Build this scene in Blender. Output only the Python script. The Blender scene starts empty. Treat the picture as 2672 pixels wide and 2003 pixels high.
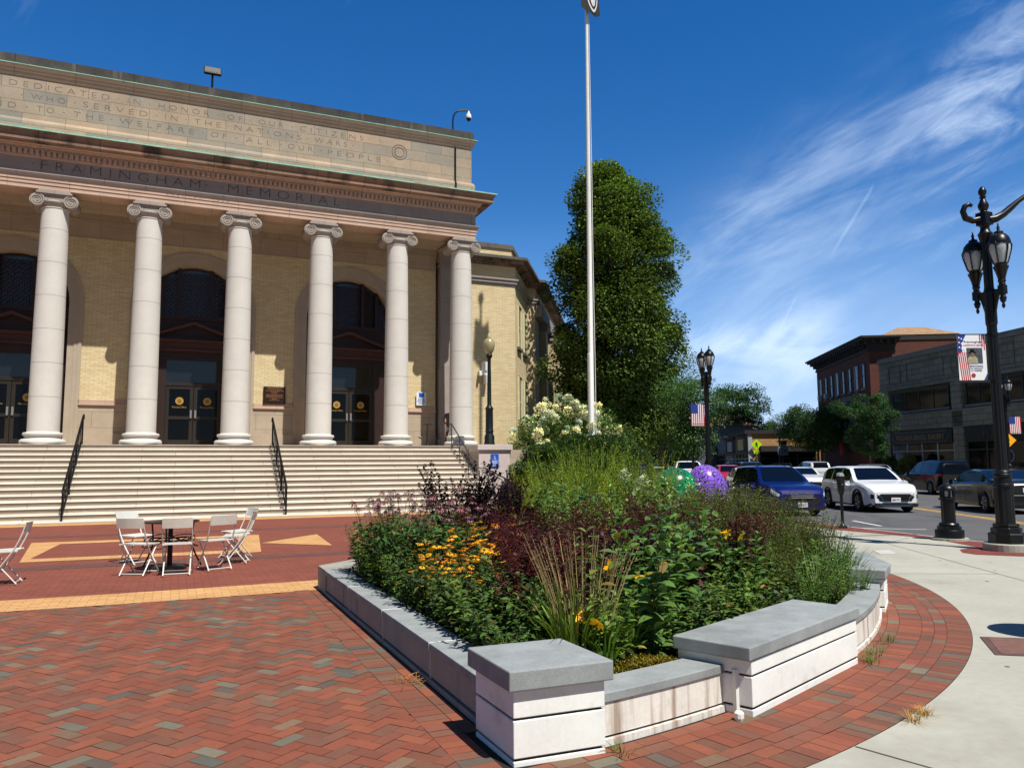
import bpy, math, random
import numpy as np
from mathutils import Vector, Matrix
R = math.radians
rnd = random.Random(7)
C = bpy.context.scene.collection
SC = bpy.context.scene

# ------------------------------------------------------------ camera
cam_d = bpy.data.cameras.new('camera'); cam = bpy.data.objects.new('camera', cam_d); C.objects.link(cam)
cam_d.sensor_width = 36; cam_d.lens = 36 * 2024.8 / 2672; cam_d.clip_start = .1; cam_d.clip_end = 3000
_p, _r, _y = R(5.903), R(-.3764), R(23.385)
_F = Vector((math.sin(_y)*math.cos(_p), math.cos(_y)*math.cos(_p), math.sin(_p)))
_R0 = Vector((math.cos(_y), -math.sin(_y), 0)); _U0 = _R0.cross(_F)
_Rv = _R0*math.cos(_r) + _U0*math.sin(_r); _Uv = -_R0*math.sin(_r) + _U0*math.cos(_r)
cam.matrix_world = Matrix(((_Rv.x, _Uv.x, -_F.x, 0), (_Rv.y, _Uv.y, -_F.y, 0), (_Rv.z, _Uv.z, -_F.z, 1.6), (0, 0, 0, 1)))
SC.camera = cam

# ------------------------------------------------------------ sky and sun
SUNV = Vector((.25, -1, 1.8)).normalized()
W = bpy.data.worlds.new('World'); SC.world = W; W.use_nodes = True
nt = W.node_tree; nt.nodes.clear()
def wn(t, **k):
    n = nt.nodes.new(t)
    for a, b in k.items(): setattr(n, a, b)
    return n
L_ = nt.links.new
out = wn('ShaderNodeOutputWorld'); bg = wn('ShaderNodeBackground'); bg.inputs[1].default_value = .1
sky = wn('ShaderNodeTexSky', sky_type='NISHITA', sun_disc=False, sun_elevation=math.asin(SUNV.z), sun_rotation=math.atan2(SUNV.x, SUNV.y), altitude=50, air_density=1.0, dust_density=.3, ozone_density=3.5)
hs = wn('ShaderNodeHueSaturation'); hs.inputs['Hue'].default_value = .508; hs.inputs['Saturation'].default_value = 1.38; hs.inputs['Value'].default_value = 1.12; hs.inputs['Value'].default_value = 1.0
L_(sky.outputs[0], hs.inputs['Color'])
tc = wn('ShaderNodeTexCoord'); sep = wn('ShaderNodeSeparateXYZ'); L_(tc.outputs['Generated'], sep.inputs[0])
def mth(op, a, b=None, c=None, clamp=False):
    n = wn('ShaderNodeMath', operation=op); n.use_clamp = clamp
    for i, v in enumerate((a, b, c)):
        if v is None: continue
        if isinstance(v, (int, float)): n.inputs[i].default_value = v
        else: L_(v, n.inputs[i])
    return n.outputs[0]
def vec(a, b, c):
    n = wn('ShaderNodeCombineXYZ')
    for i, v in enumerate((a, b, c)):
        if isinstance(v, (int, float)): n.inputs[i].default_value = v
        else: L_(v, n.inputs[i])
    return n.outputs[0]
def noise(v, s, d, ro, dist=0.):
    n = wn('ShaderNodeTexNoise'); n.inputs['Scale'].default_value = s; n.inputs['Detail'].default_value = d
    n.inputs['Roughness'].default_value = ro; n.inputs['Distortion'].default_value = dist; L_(v, n.inputs['Vector']); return n.outputs['Fac']
def ramp(v, a, b, lo=0., hi=1.):
    n = wn('ShaderNodeMapRange', interpolation_type='SMOOTHSTEP')
    for i, q in enumerate((a, b, lo, hi)): n.inputs[i+1].default_value = q
    L_(v, n.inputs[0]); return n.outputs[0]
# sky directions as seen looking north-east along the street: a = sideways, e = upwards
fw = mth('MAXIMUM', mth('ADD', mth('MULTIPLY', sep.outputs[0], .397), mth('MULTIPLY', sep.outputs[1], .918)), .15)
az = mth('DIVIDE', mth('SUBTRACT', mth('MULTIPLY', sep.outputs[0], .918), mth('MULTIPLY', sep.outputs[1], .397)), fw)
el = mth('DIVIDE', sep.outputs[2], fw)
def rot(deg, p, q, seed):
    c_, s_ = math.cos(R(deg)), math.sin(R(deg))
    u_ = mth('ADD', mth('MULTIPLY', az, c_*p), mth('MULTIPLY', el, s_*p)); v_ = mth('SUBTRACT', mth('MULTIPLY', el, c_*q), mth('MULTIPLY', az, s_*q))
    return vec(u_, v_, seed)
def bandm(a0, e0, deg, w, wig=.03):
    """soft band along a line through (a0, e0)"""
    c_, s_ = math.cos(R(deg)), math.sin(R(deg))
    d = mth('SUBTRACT', mth('MULTIPLY', mth('SUBTRACT', el, e0), c_), mth('MULTIPLY', mth('SUBTRACT', az, a0), s_))
    wob = mth('MULTIPLY', mth('SUBTRACT', noise(rot(deg, 3, 5, 4.4), 1, 3, .5), .5), wig*6)
    d = mth('DIVIDE', mth('ADD', d, wob), w); return mth('POWER', 2.718, mth('MULTIPLY', mth('MULTIPLY', d, d), -1))
fib = noise(rot(24, 3.4, 13, 3.7), 1., 9, .62, .9)
fib2 = noise(rot(31, 6, 25, 8.2), 1., 8, .62, .8)
patch = noise(rot(18, 2.6, 5.5, 6.3), 1., 5, .6, .5)
F1 = mth('ADD', mth('MULTIPLY', fib, .6), mth('MULTIPLY', fib2, .4))
m1 = mth('MULTIPLY', bandm(.40, .335, 27, .062), ramp(az, .14, .32)); m2 = mth('MULTIPLY', bandm(.35, .155, 11, .035), mth('MULTIPLY', ramp(az, .18, .26), ramp(az, .37, .46, 1., 0.)))
m3 = mth('MULTIPLY', bandm(.50, .255, 20, .028), ramp(az, .25, .5)); m4 = mth('MULTIPLY', bandm(.64, .47, 35, .10, .02), ramp(az, .5, .62))
c1 = mth('MULTIPLY', m1, ramp(F1, .36, .70)); c2 = mth('MULTIPLY', m2, ramp(F1, .36, .58)); c3 = mth('MULTIPLY', m3, ramp(F1, .42, .66)); c4 = mth('MULTIPLY', m4, ramp(F1, .46, .70))
veil = mth('MULTIPLY', mth('MULTIPLY', ramp(el, .0, .26, 1., 0.), ramp(az, .05, .22)), mth('ADD', mth('MULTIPLY', ramp(F1, .34, .68), .34), .16))
haze = mth('MULTIPLY', mth('MULTIPLY', ramp(el, .12, .46, 1., 0.), ramp(az, .1, .35)), mth('MULTIPLY', patch, .28))
wisp = mth('MULTIPLY', mth('MULTIPLY', ramp(noise(rot(62, 2.5, 14, 1.3), 1., 8, .62, .4), .56, .80), ramp(noise(rot(0, 2.2, 2.2, 2.9), 1., 2, .5), .5, .62)), .16)
def lineto(a0, e0, deg, w, a1, a2, amt):
    c_, s_ = math.cos(R(deg)), math.sin(R(deg))
    d = mth('ABSOLUTE', mth('SUBTRACT', mth('MULTIPLY', mth('SUBTRACT', el, e0), c_), mth('MULTIPLY', mth('SUBTRACT', az, a0), s_)))
    return mth('MULTIPLY', mth('MULTIPLY', ramp(d, 0, w, amt, 0.), ramp(az, a1-.01, a1+.01)), ramp(az, a2-.004, a2+.004, 1., 0.))
trail = mth('ADD', lineto(.46, .33, 57, .0035, .425, .481, .13), lineto(.363, .197, 62, .002, .355, .372, .13))
cf = veil
for q, k_ in ((c1, .38), (c2, .44), (c3, .20), (c4, .32), (haze, 1.), (wisp, 1.), (trail, 1.)): cf = mth('ADD', cf, mth('MULTIPLY', q, k_))
cf = mth('MINIMUM', cf, .88)
mx = wn('ShaderNodeMix', data_type='RGBA'); mx.inputs[7].default_value = (6.6, 7.9, 9.6, 1)
hz = wn('ShaderNodeMix', data_type='RGBA'); hz.inputs[7].default_value = (1.7, 3.5, 7.2, 1); L_(ramp(sep.outputs[2], .0, .34, .8, 0.), hz.inputs[0]); L_(hs.outputs[0], hz.inputs[6])
L_(cf, mx.inputs[0]); L_(hz.outputs[2], mx.inputs[6]); 
# sky behind the viewer dimmed and warmed by hand, to hold down shade light
dk = wn('ShaderNodeMix', data_type='RGBA', blend_type='MULTIPLY'); dk.inputs[7].default_value = (.56, .475, .40, 1); L_(ramp(mth('ADD', mth('MULTIPLY', sep.outputs[0], .397), mth('MULTIPLY', sep.outputs[1], .918)), -.25, .50, 1., 0.), dk.inputs[0]); L_(mx.outputs[2], dk.inputs[6]); L_(dk.outputs[2], bg.inputs[0]); L_(bg.outputs[0], out.inputs[0])

sd = bpy.data.lights.new('sun', 'SUN'); sd.energy = 5.0; sd.angle = R(.53); sd.color = (1, .955, .88)
sun = bpy.data.objects.new('sun', sd); C.objects.link(sun); sun.rotation_euler = SUNV.to_track_quat('Z', 'Y').to_euler(); sun.location = (0, -20, 40)
vs = SC.view_settings; vs.view_transform = 'Standard'; vs.look = 'None'; vs.exposure = .42; vs.gamma = 1
SC.cycles.max_bounces = 6; SC.cycles.transparent_max_bounces = 12; SC.cycles.diffuse_bounces = 3; SC.cycles.glossy_bounces = 3

# ------------------------------------------------------------ material helpers
def lin(c):
    return tuple((v/12.92 if v <= .04045 else ((v+.055)/1.055)**2.4) for v in c) + (1,)
def newmat(name):
    m = bpy.data.materials.new(name); m.use_nodes = True; t = m.node_tree; return m, t, t.nodes['Principled BSDF']
def _set(b, rough, metal, spec, coat=0.):
    b.inputs['Roughness'].default_value = rough; b.inputs['Metallic'].default_value = metal
    b.inputs['Specular IOR Level'].default_value = spec; b.inputs['Coat Weight'].default_value = coat; b.inputs['Coat Roughness'].default_value = .04
def tnoise(t, src, scale, detail=5, rough=.55, stretch=None):
    n = t.nodes.new('ShaderNodeTexNoise'); n.inputs['Scale'].default_value = scale; n.inputs['Detail'].default_value = detail; n.inputs['Roughness'].default_value = rough
    if stretch:
        mp = t.nodes.new('ShaderNodeMapping'); mp.inputs['Scale'].default_value = stretch; t.links.new(src, mp.inputs[0]); src = mp.outputs[0]
    t.links.new(src, n.inputs['Vector']); return n.outputs['Fac']
def tmap(t, v, a, b, lo, hi):
    n = t.nodes.new('ShaderNodeMapRange'); n.inputs[1].default_value = a; n.inputs[2].default_value = b; n.inputs[3].default_value = lo; n.inputs[4].default_value = hi
    t.links.new(v, n.inputs[0]); return n.outputs[0]
def tmix(t, f, a, b, mode='MIX'):
    n = t.nodes.new('ShaderNodeMix'); n.data_type = 'RGBA'; n.blend_type = mode
    for k, v in ((0, f), (6, a), (7, b)):
        if isinstance(v, (int, float, tuple)): n.inputs[k].default_value = v
        else: t.links.new(v, n.inputs[k])
    return n.outputs[2]
def vary(t, src, col, amt, scale, stain=None, staincol=(.03, .03, .028, 1), streak=None):
    """colour x large and small noise; optional dirt stains, optional vertical streaks"""
    f = tmap(t, tnoise(t, src, scale, 6, .6), .3, .7, 1-amt, 1+amt)
    g = tmap(t, tnoise(t, src, scale*14, 3, .6), .3, .7, 1-amt*.6, 1+amt*.6)
    mu = t.nodes.new('ShaderNodeMath'); mu.operation = 'MULTIPLY'; t.links.new(f, mu.inputs[0]); t.links.new(g, mu.inputs[1])
    cb = t.nodes.new('ShaderNodeCombineColor')
    for i in range(3): t.links.new(mu.outputs[0], cb.inputs[i])
    c = tmix(t, 1., col, cb.outputs[0], 'MULTIPLY')
    if stain:
        c = tmix(t, tmap(t, tnoise(t, src, stain[0], 6, .65), stain[1], stain[1]+.16, 0, stain[2]), c, staincol)
    if streak:
        c = tmix(t, tmap(t, tnoise(t, src, streak[0], 5, .6, (1, 1, .06)), streak[1], streak[1]+.14, 0, streak[2]), c, streak[3] if len(streak) > 3 else staincol)
    return c
def bump(t, b, h, strength, dist=.01):
    n = t.nodes.new('ShaderNodeBump'); n.inputs['Strength'].default_value = strength; n.inputs['Distance'].default_value = dist
    t.links.new(h, n.inputs['Height']); t.links.new(n.outputs[0], b.inputs['Normal'])
def mat(name, col, rough=.6, metal=0., spec=.4, amt=.08, scale=2., bumpy=0., bscale=60, stain=None, staincol=(.03, .03, .028, 1), streak=None, coat=0., attr=False, emis=None):
    m, t, b = newmat(name); _set(b, rough, metal, spec, coat)
    if attr:
        a = t.nodes.new('ShaderNodeVertexColor'); a.layer_name = 'Col'; col = a.outputs[0]
    else: col = lin(col)
    if amt or stain or streak:
        o = t.nodes.new('ShaderNodeTexCoord').outputs['Object']
        c = vary(t, o, col, amt, scale, stain, staincol, streak)
        t.links.new(c, b.inputs['Base Color'])
        if bumpy: bump(t, b, tnoise(t, o, bscale, 4, .6), bumpy)
    elif attr: t.links.new(col, b.inputs['Base Color'])
    else: b.inputs['Base Color'].default_value = col
    if emis: b.inputs['Emission Color'].default_value = lin(emis[0]); b.inputs['Emission Strength'].default_value = emis[1]
    return m
def bmat(name, c1, c2, mortar, bw, bh, ms=.008, off=.5, rough=.8, spec=.3, amt=.08, scale=1.5, bumpy=.3, stain=None, staincol=(.03, .03, .028, 1), streak=None, c3=None, bias=0.):
    """brick or stone coursing laid on the metre UV of the mesh; c3 = occasional third unit colour"""
    m, t, b = newmat(name); _set(b, rough, 0, spec)
    uv = t.nodes.new('ShaderNodeUVMap').outputs[0]; o = t.nodes.new('ShaderNodeTexCoord').outputs['Object']
    k = t.nodes.new('ShaderNodeTexBrick'); k.offset = off; k.inputs['Scale'].default_value = 1
    k.inputs['Brick Width'].default_value = bw; k.inputs['Row Height'].default_value = bh; k.inputs['Mortar Size'].default_value = ms; k.inputs['Mortar Smooth'].default_value = .1; k.inputs['Bias'].default_value = bias
    k.inputs['Color1'].default_value = lin(c1); k.inputs['Color2'].default_value = lin(c2); k.inputs['Mortar'].default_value = lin(mortar)
    t.links.new(uv, k.inputs['Vector'])
    t.links.new(vary(t, o, k.outputs['Color'], amt, scale, stain, staincol, streak), b.inputs['Base Color'])
    if bumpy:
        inv = t.nodes.new('ShaderNodeMath'); inv.operation = 'SUBTRACT'; inv.inputs[0].default_value = 1; t.links.new(k.outputs['Fac'], inv.inputs[1]); bump(t, b, inv.outputs[0], bumpy, .004)
    return m
def vegmat(name, trans=.25, rough=.55, spec=.3):
    m, t, b = newmat(name); _set(b, rough, 0, spec)
    a0 = t.nodes.new('ShaderNodeVertexColor'); a0.layer_name = 'Col'; oi = t.nodes.new('ShaderNodeObjectInfo')   # every plant has a tone of its own
    cb = t.nodes.new('ShaderNodeCombineColor'); f1 = tmap(t, oi.outputs['Random'], 0, 1, .62, 1.30); f2 = tmap(t, oi.outputs['Random'], 0, 1, .74, 1.20); f3 = tmap(t, oi.outputs['Random'], 0, 1, .80, .95)
    for i_, f_ in enumerate((f1, f2, f3)): t.links.new(f_, cb.inputs[i_])
    class A_: outputs = [tmix(t, 1., a0.outputs[0], cb.outputs[0], 'MULTIPLY')]
    a = A_; t.links.new(a.outputs[0], b.inputs['Base Color'])
    if trans:
        tr = t.nodes.new('ShaderNodeBsdfTranslucent'); mxs = t.nodes.new('ShaderNodeMixShader'); mxs.inputs[0].default_value = trans
        tc_ = tmix(t, 1., a.outputs[0], (1.25, 1.35, .7, 1), 'MULTIPLY'); t.links.new(tc_, tr.inputs[0])
        o = t.nodes['Material Output']; t.links.new(b.outputs[0], mxs.inputs[1]); t.links.new(tr.outputs[0], mxs.inputs[2]); t.links.new(mxs.outputs[0], o.inputs[0])
    return m

# ------------------------------------------------------------ mesh helpers
class MB:
    def __init__(s, M=None): s.v = []; s.f = []; s.mi = []; s.c = None; s.M = M or Matrix(); s.m = 0
    def add(s, vs, fs, col=None):
        n = len(s.v); s.v += [tuple(s.M @ Vector(v)) for v in vs]; s.f += [tuple(i+n for i in f) for f in fs]; s.mi += [s.m]*len(fs)
        if col is not None or s.c is not None:
            if s.c is None: s.c = [(1, 1, 1, 1)]*n
            s.c += [col or (1, 1, 1, 1)]*len(vs)
        return s
    def box(s, x0, x1, y0, y1, z0, z1, col=None):
        return s.add([(x0,y0,z0),(x1,y0,z0),(x1,y1,z0),(x0,y1,z0),(x0,y0,z1),(x1,y0,z1),(x1,y1,z1),(x0,y1,z1)],
                     [(0,3,2,1),(4,5,6,7),(0,1,5,4),(1,2,6,5),(2,3,7,6),(3,0,4,7)], col)
    def prism(s, poly, z0, z1, col=None):
        n = len(poly); a = sum(poly[i][0]*poly[(i+1) % n][1]-poly[(i+1) % n][0]*poly[i][1] for i in range(n))
        if a < 0: poly = poly[::-1]
        vs = [(p[0], p[1], z0) for p in poly]+[(p[0], p[1], z1) for p in poly]
        return s.add(vs, [tuple(range(n))[::-1], tuple(range(n, 2*n))]+[(i, (i+1) % n, n+(i+1) % n, n+i) for i in range(n)], col)
    def flat(s, poly, z, col=None):
        n = len(poly); a = sum(poly[i][0]*poly[(i+1) % n][1]-poly[(i+1) % n][0]*poly[i][1] for i in range(n))
        if a < 0: poly = poly[::-1]
        return s.add([(p[0], p[1], z) for p in poly], [tuple(range(n))], col)
    def xz(s, poly, y0, y1, col=None):      # polygon in x,z extruded along y
        n = len(poly); a = sum(poly[i][0]*poly[(i+1) % n][1]-poly[(i+1) % n][0]*poly[i][1] for i in range(n))
        if a < 0: poly = poly[::-1]
        vs = [(p[0], y0, p[1]) for p in poly]+[(p[0], y1, p[1]) for p in poly]
        return s.add(vs, [tuple(range(n)), tuple(range(n, 2*n))[::-1]]+[(i, n+i, n+(i+1) % n, (i+1) % n) for i in range(n)], col)
    def lathe(s, prof, cx=0, cy=0, n=24, col=None, flute=0, capt=True):
        vs, fs = [], []
        for r, z in prof:
            for k in range(n):
                a = 2*math.pi*k/n; rr = r*(1-flute*(k % 2)) if flute else r
                vs.append((cx+rr*math.cos(a), cy+rr*math.sin(a), z))
        for i in range(len(prof)-1):
            for k in range(n):
                k2 = (k+1) % n; fs.append((i*n+k, i*n+k2, (i+1)*n+k2, (i+1)*n+k))
        if capt: fs.append(tuple(range(n))[::-1]); fs.append(tuple(range((len(prof)-1)*n, len(prof)*n)))
        return s.add(vs, fs, col)
    def tube(s, pts, r, n=8, col=None, cap=True):
        pts = [Vector(p) for p in pts]; vs, fs = [], []
        rs = r if isinstance(r, (list, tuple)) else [r]*len(pts)
        up = None
        for i, p in enumerate(pts):
            d = (pts[min(i+1, len(pts)-1)]-pts[max(i-1, 0)]).normalized()
            if up is None: up = d.orthogonal().normalized()
            up = (up-d*up.dot(d)); up = up.normalized() if up.length > 1e-5 else d.orthogonal().normalized()
            w = d.cross(up)
            for k in range(n):
                a = 2*math.pi*k/n; vs.append(tuple(p+up*rs[i]*math.cos(a)+w*rs[i]*math.sin(a)))
        for i in range(len(pts)-1):
            for k in range(n):
                k2 = (k+1) % n; fs.append((i*n+k, i*n+k2, (i+1)*n+k2, (i+1)*n+k))
        if cap: fs += [tuple(range(n))[::-1], tuple(range((len(pts)-1)*n, len(pts)*n))]
        return s.add(vs, fs, col)
    def strip(s, rows, closed=False, col=None):    # rows of equal point count -> quads
        n = len(rows[0]); vs = [p for r in rows for p in r]; fs = []
        for i in range(len(rows)-1):
            for k in range(n if closed else n-1):
                k2 = (k+1) % n; fs.append((i*n+k, i*n+k2, (i+1)*n+k2, (i+1)*n+k))
        return s.add(vs, fs, col)
    def build(s, name, m, parent=None, smooth=None, uv=True, bevel=0, loc=None, rot=None):
        me = bpy.data.meshes.new(name); me.from_pydata(s.v, [], s.f); ms = m if isinstance(m, (list, tuple)) else [m]
        for q in ms: me.materials.append(q)
        if len(ms) > 1: me.polygons.foreach_set('material_index', s.mi)
        if s.c is not None:
            ca_ = me.color_attributes.new('Col', 'FLOAT_COLOR', 'POINT'); ca_.data.foreach_set('color', np.array(s.c, dtype=np.float32).ravel())
        me.validate()
        if uv:
            ul = me.uv_layers.new(name='UVMap')
            nv = len(me.vertices); co = np.empty(nv*3); me.vertices.foreach_get('co', co); co = co.reshape(-1, 3)
            no = np.empty(len(me.polygons)*3); me.polygons.foreach_get('normal', no); no = no.reshape(-1, 3)
            lt = np.empty(len(me.polygons), dtype=np.int32); me.polygons.foreach_get('loop_total', lt)
            lv = np.empty(len(me.loops), dtype=np.int32); me.loops.foreach_get('vertex_index', lv)
            N = np.repeat(no, lt, axis=0); P = co[lv]
            h = np.hypot(N[:, 0], N[:, 1]); flat_ = h < .3; hh = np.where(h < 1e-6, 1, h)
            tx, ty = -N[:, 1]/hh, N[:, 0]/hh
            u = np.where(flat_, P[:, 0], P[:, 0]*tx+P[:, 1]*ty); v = np.where(flat_, P[:, 1], P[:, 2])
            ul.data.foreach_set('uv', np.stack([u, v], 1).astype(np.float32).ravel())
        if smooth is not None:
            me.polygons.foreach_set('use_smooth', [True]*len(me.polygons)); me.set_sharp_from_angle(angle=R(smooth))
        o = bpy.data.objects.new(name, me); C.objects.link(o)
        if parent: o.parent = parent
        if loc: o.location = loc
        if rot is not None: o.rotation_euler = (0, 0, rot)
        if bevel:
            b = o.modifiers.new('bevel', 'BEVEL'); b.width = bevel; b.segments = 2; b.limit_method = 'ANGLE'; b.angle_limit = R(40)
        return o
def tag(o, label=None, cat=None, group=None, kind=None):
    for k, v in (('label', label), ('category', cat), ('group', group), ('kind', kind)):
        if v: o[k] = v
    return o
def thing(name, label, cat, loc=(0, 0, 0), rz=0, group=None):
    o = bpy.data.objects.new(name, None); C.objects.link(o); o.empty_display_size = .2
    o.location = loc; o.rotation_euler = (0, 0, rz); return tag(o, label, cat, group)
def dup(o, loc=None, rz=None, sc=None, label=None, parent=None):
    c = o.copy(); C.objects.link(c); c.parent = parent
    if loc is not None: c.location = loc
    if rz is not None: c.rotation_euler = (0, 0, rz)
    if sc is not None: c.scale = sc if hasattr(sc, '__len__') else (sc, sc, sc)
    if label: c['label'] = label
    for ch in o.children: dup(ch, parent=c)
    return c
def struct(o): o['kind'] = 'structure'; return o
def text(name, s, m, parent, x0, x1, z, h, y, depth=.006, rot=0, thin=0., loc=None, fit=True):
    """raised lettering on a wall facing -y, fitted between x0 and x1, cap height h, baseline z"""
    cu = bpy.data.curves.new(name, 'FONT'); cu.body = s; cu.size = 1; cu.extrude = .5; cu.resolution_u = 3; cu.offset = -thin
    o = bpy.data.objects.new(name, cu); C.objects.link(o)
    dg = bpy.context.evaluated_depsgraph_get(); me = bpy.data.meshes.new_from_object(o.evaluated_get(dg)); bpy.data.objects.remove(o)
    n = len(me.vertices); co = np.empty(n*3); me.vertices.foreach_get('co', co); co = co.reshape(-1, 3)
    a = co[:, 0]; w = a.max()-a.min(); hh = .70
    q = np.stack([x0+(a-a.min())/w*(x1-x0), y-depth*(co[:, 2]+.5), z+co[:, 1]/hh*h], 1)
    me.vertices.foreach_set('co', q.ravel()); me.materials.clear(); me.materials.append(m)
    ob = bpy.data.objects.new(name, me); C.objects.link(ob); ob.parent = parent; return ob
def spaced(s, k=1):  # letter-spaced
    return (' '*k).join(s)
# ------------------------------------------------------------ ground
SD = R(29.5); SU = Vector((math.sin(SD), math.cos(SD), 0)); SN = Vector((math.cos(SD), -math.sin(SD), 0))
def st(s, t, z=0.): return (SU.x*s+SN.x*t, SU.y*s+SN.y*t, z)
m_red = bmat('plaza brick', (.50,.275,.215), (.455,.245,.19), (.27,.16,.13), .2, .1, .004, amt=.10, scale=.5, rough=.85)
m_tan = bmat('tan paver', (.76,.60,.40), (.71,.53,.33), (.50,.34,.2), .2, .1, .004, amt=.06, scale=.7, rough=.85)
m_dark = bmat('dark paver', (.40,.27,.24), (.36,.24,.22), (.2,.14,.12), .2, .1, .004, amt=.08, rough=.85)
m_unit = mat('clay paver', (1,1,1), .82, attr=True, amt=.10, scale=2.2, bumpy=.12, bscale=120)
m_joint = mat('paver joint sand', (.13,.10,.09), .95, amt=.2, scale=30)
m_asph = mat('asphalt', (.325,.325,.33), .95, amt=.14, scale=.35, bumpy=.25, bscale=160, stain=(.6,.55,.35), staincol=lin((.22,.22,.22)))
m_conc = mat('pavement concrete', (.625,.62,.57), .9, amt=.09, scale=.9, bumpy=.2, bscale=90, stain=(.5,.53,.45), staincol=lin((.50,.485,.44)), streak=(2.4,.68,.5,lin((.44,.41,.36))))
m_line = mat('road paint white', (.78,.78,.76), .7, amt=.12, scale=5)
m_yel = mat('road paint yellow', (.75,.58,.24), .7, amt=.15, scale=4)
m_gran = mat('granite', (.60,.61,.61), .75, amt=.10, scale=5, bumpy=.1, bscale=200)
m_earth = mat('far earth', (.30,.31,.24), .95, amt=.15, scale=.05)
g = MB(); g.lathe([(1400, -.4), (1400, -.30)], 0, 0, 64); struct(g.build('ground', m_earth))
curb = [(13,-30),(14.2,-6),(15.0,3),(15.3,8.2),(15.1,10.0),(14.95,10.9),(15.05,11.6),(15.2,12.6),(15.35,13.6),(15.6,14.9),(16.0,17.5),(16.2,20.7)]
far_pts = [st(80, 3.9)[:2], st(200, 3.9)[:2], st(200, -60)[:2], (-40, 40), (-40, -30)]
road = MB(); road.prism([st(-60, -8)[:2], st(220, -8)[:2], st(220, 22)[:2], st(-60, 22)[:2]], -.30, -.12); struct(road.build('road', m_asph))
nearside = MB(); nearside.prism(curb+far_pts, -.28, -.004)
struct(nearside.build('plaza_ground', mat('curb granite', (.62,.60,.56), .85, amt=.08, scale=3)))
farside = MB(); farside.prism([st(-40, 19.8)[:2], st(68, 19.8)[:2], st(76, 19.8)[:2], st(220, 19.8)[:2], st(220, 60)[:2], st(-40, 90)[:2]], -.28, .0)
struct(farside.build('far_pavement', m_conc))
# red running-bond field
f = MB(); f.flat([(-30, 11.2), (9.0, 11.2), (9.5, 14), (12, 20), (16, 28), (17, 40), (-30, 40)], .0); f.flat([(-30, -12), (-9, -12), (-9, 11.2), (-30, 11.2)], .0)
struct(f.build('plaza_paving', m_red))
def arc(cx, cy, r, a0, a1, n): return [(cx+r*math.cos(R(a0+(a1-a0)*i/n)), cy+r*math.sin(R(a0+(a1-a0)*i/n))) for i in range(n+1)]
tb = MB()
xs = [-30,-12,-6,-3,-1.8,-.7,.6,1.9,3.2]
lo = lambda x: 10.36+.012*(x+.4)**2 if x > -8 else 11.1
tb.f = []; tb.strip([[(x, lo(x), .005), (x, lo(x)+.86, .005)] for x in xs])
tb.f = [q[::-1] for q in tb.f]
tb.flat([(-30, 24.7), (10.7, 24.7), (10.7, 25.6), (-30, 25.6)], .005)
oq = [(-2.36,15.55),(-2.75,19.45),(1.85,19.25),(1.53,15.4)]; iq = [(-2.28,16.05),(-2.15,18.85),(1.37,18.8),(1.15,15.95)]
for i_ in range(4): tb.flat([oq[i_], oq[(i_+1) % 4], iq[(i_+1) % 4], iq[i_]], .006)
tb.flat([(1.71,17.15),(3.1,18.75),(2.95,16.0)], .006)
struct(tb.build('tan_paving_band', m_tan))
db = MB(); db.flat([(-30,14.3),(9.6,14.3),(9.8,14.82),(-30,14.82)], .003); db.flat([(-30,20.75),(12,20.6),(12,21.1),(-30,21.25)], .003)
struct(db.build('dark_paving_band', m_dark))
# hand-laid pavers: herringbone field, edge strip, curved border
reds = [(.50,.27,.205),(.485,.26,.195),(.51,.285,.21),(.45,.26,.205),(.475,.28,.22),(.42,.27,.215),(.44,.285,.235)]
greys = [(.365,.34,.31),(.32,.31,.295),(.42,.385,.34),(.45,.35,.29),(.40,.32,.275),(.35,.30,.28),(.43,.33,.27)]
def pcol(x, y):
    q = math.sin(x*1.9+y*.7)+math.sin(y*2.3-x*1.1+1)
    p = .19+.06*q
    c = rnd.choice(greys) if rnd.random() < p else rnd.choice(reds); k = rnd.uniform(.95, 1.04); c = (c[0]*.985, c[1], c[2]*.94)
    return lin(tuple(min(1, v*k) for v in c))
j = MB(); j.flat([(-9,-12),(9.5,-12),(9.5,11.3),(-9,11.3)], -.001); struct(j.build('paver_joints', m_joint))
pv = MB(); G = .0017
def paver(cx, cy, a, l=.2, w=.1, z=.004):
    if 1.54 < cx < 1.56: z = .0065
    ca_, sa_ = math.cos(a), math.sin(a); hl, hw = l/2-G, w/2-G
    z += rnd.uniform(-.0012, .0012)
    pv.add([(cx+ca_*x-sa_*y, cy+sa_*x+ca_*y, z) for x, y in ((-hl,-hw),(hl,-hw),(hl,hw),(-hl,hw))], [(0,1,2,3)], pcol(cx, cy))
c45 = math.cos(R(45)); ang = R(38)
ca_, sa_ = math.cos(ang), math.sin(ang)
for i in range(-110, 110):
    for k in range(-110, 110):
        m_ = (i-k) % 4
        if m_ == 0: x, y, rot_ = (i+1)*.1, (k+.5)*.1, 0
        elif m_ == 3: x, y, rot_ = (i+.5)*.1, (k+1)*.1, 1
        else: continue
        X = ca_*x-sa_*y-3; Y = sa_*x+ca_*y+5.5
        if X > 1.53 or X < -8.5 or Y < .6 or X < -3.5-(Y-3)*.0 and Y < 3 or X < -Y*.45-1: continue
        if Y > lo(X)+.03: continue
        paver(X, Y, ang+(math.pi/2 if rot_ else 0))
for r_ in range(0, 96):
    y = 1.2+r_*.1
    if y < 10.45: paver(1.545, y, 0)
    if y > 4.6 and y < 10.45 and r_ % 2 == 0: paver(1.70, y+.05, math.pi/2, .2, .1)
cx0, cy0 = .851, 12.809
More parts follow.
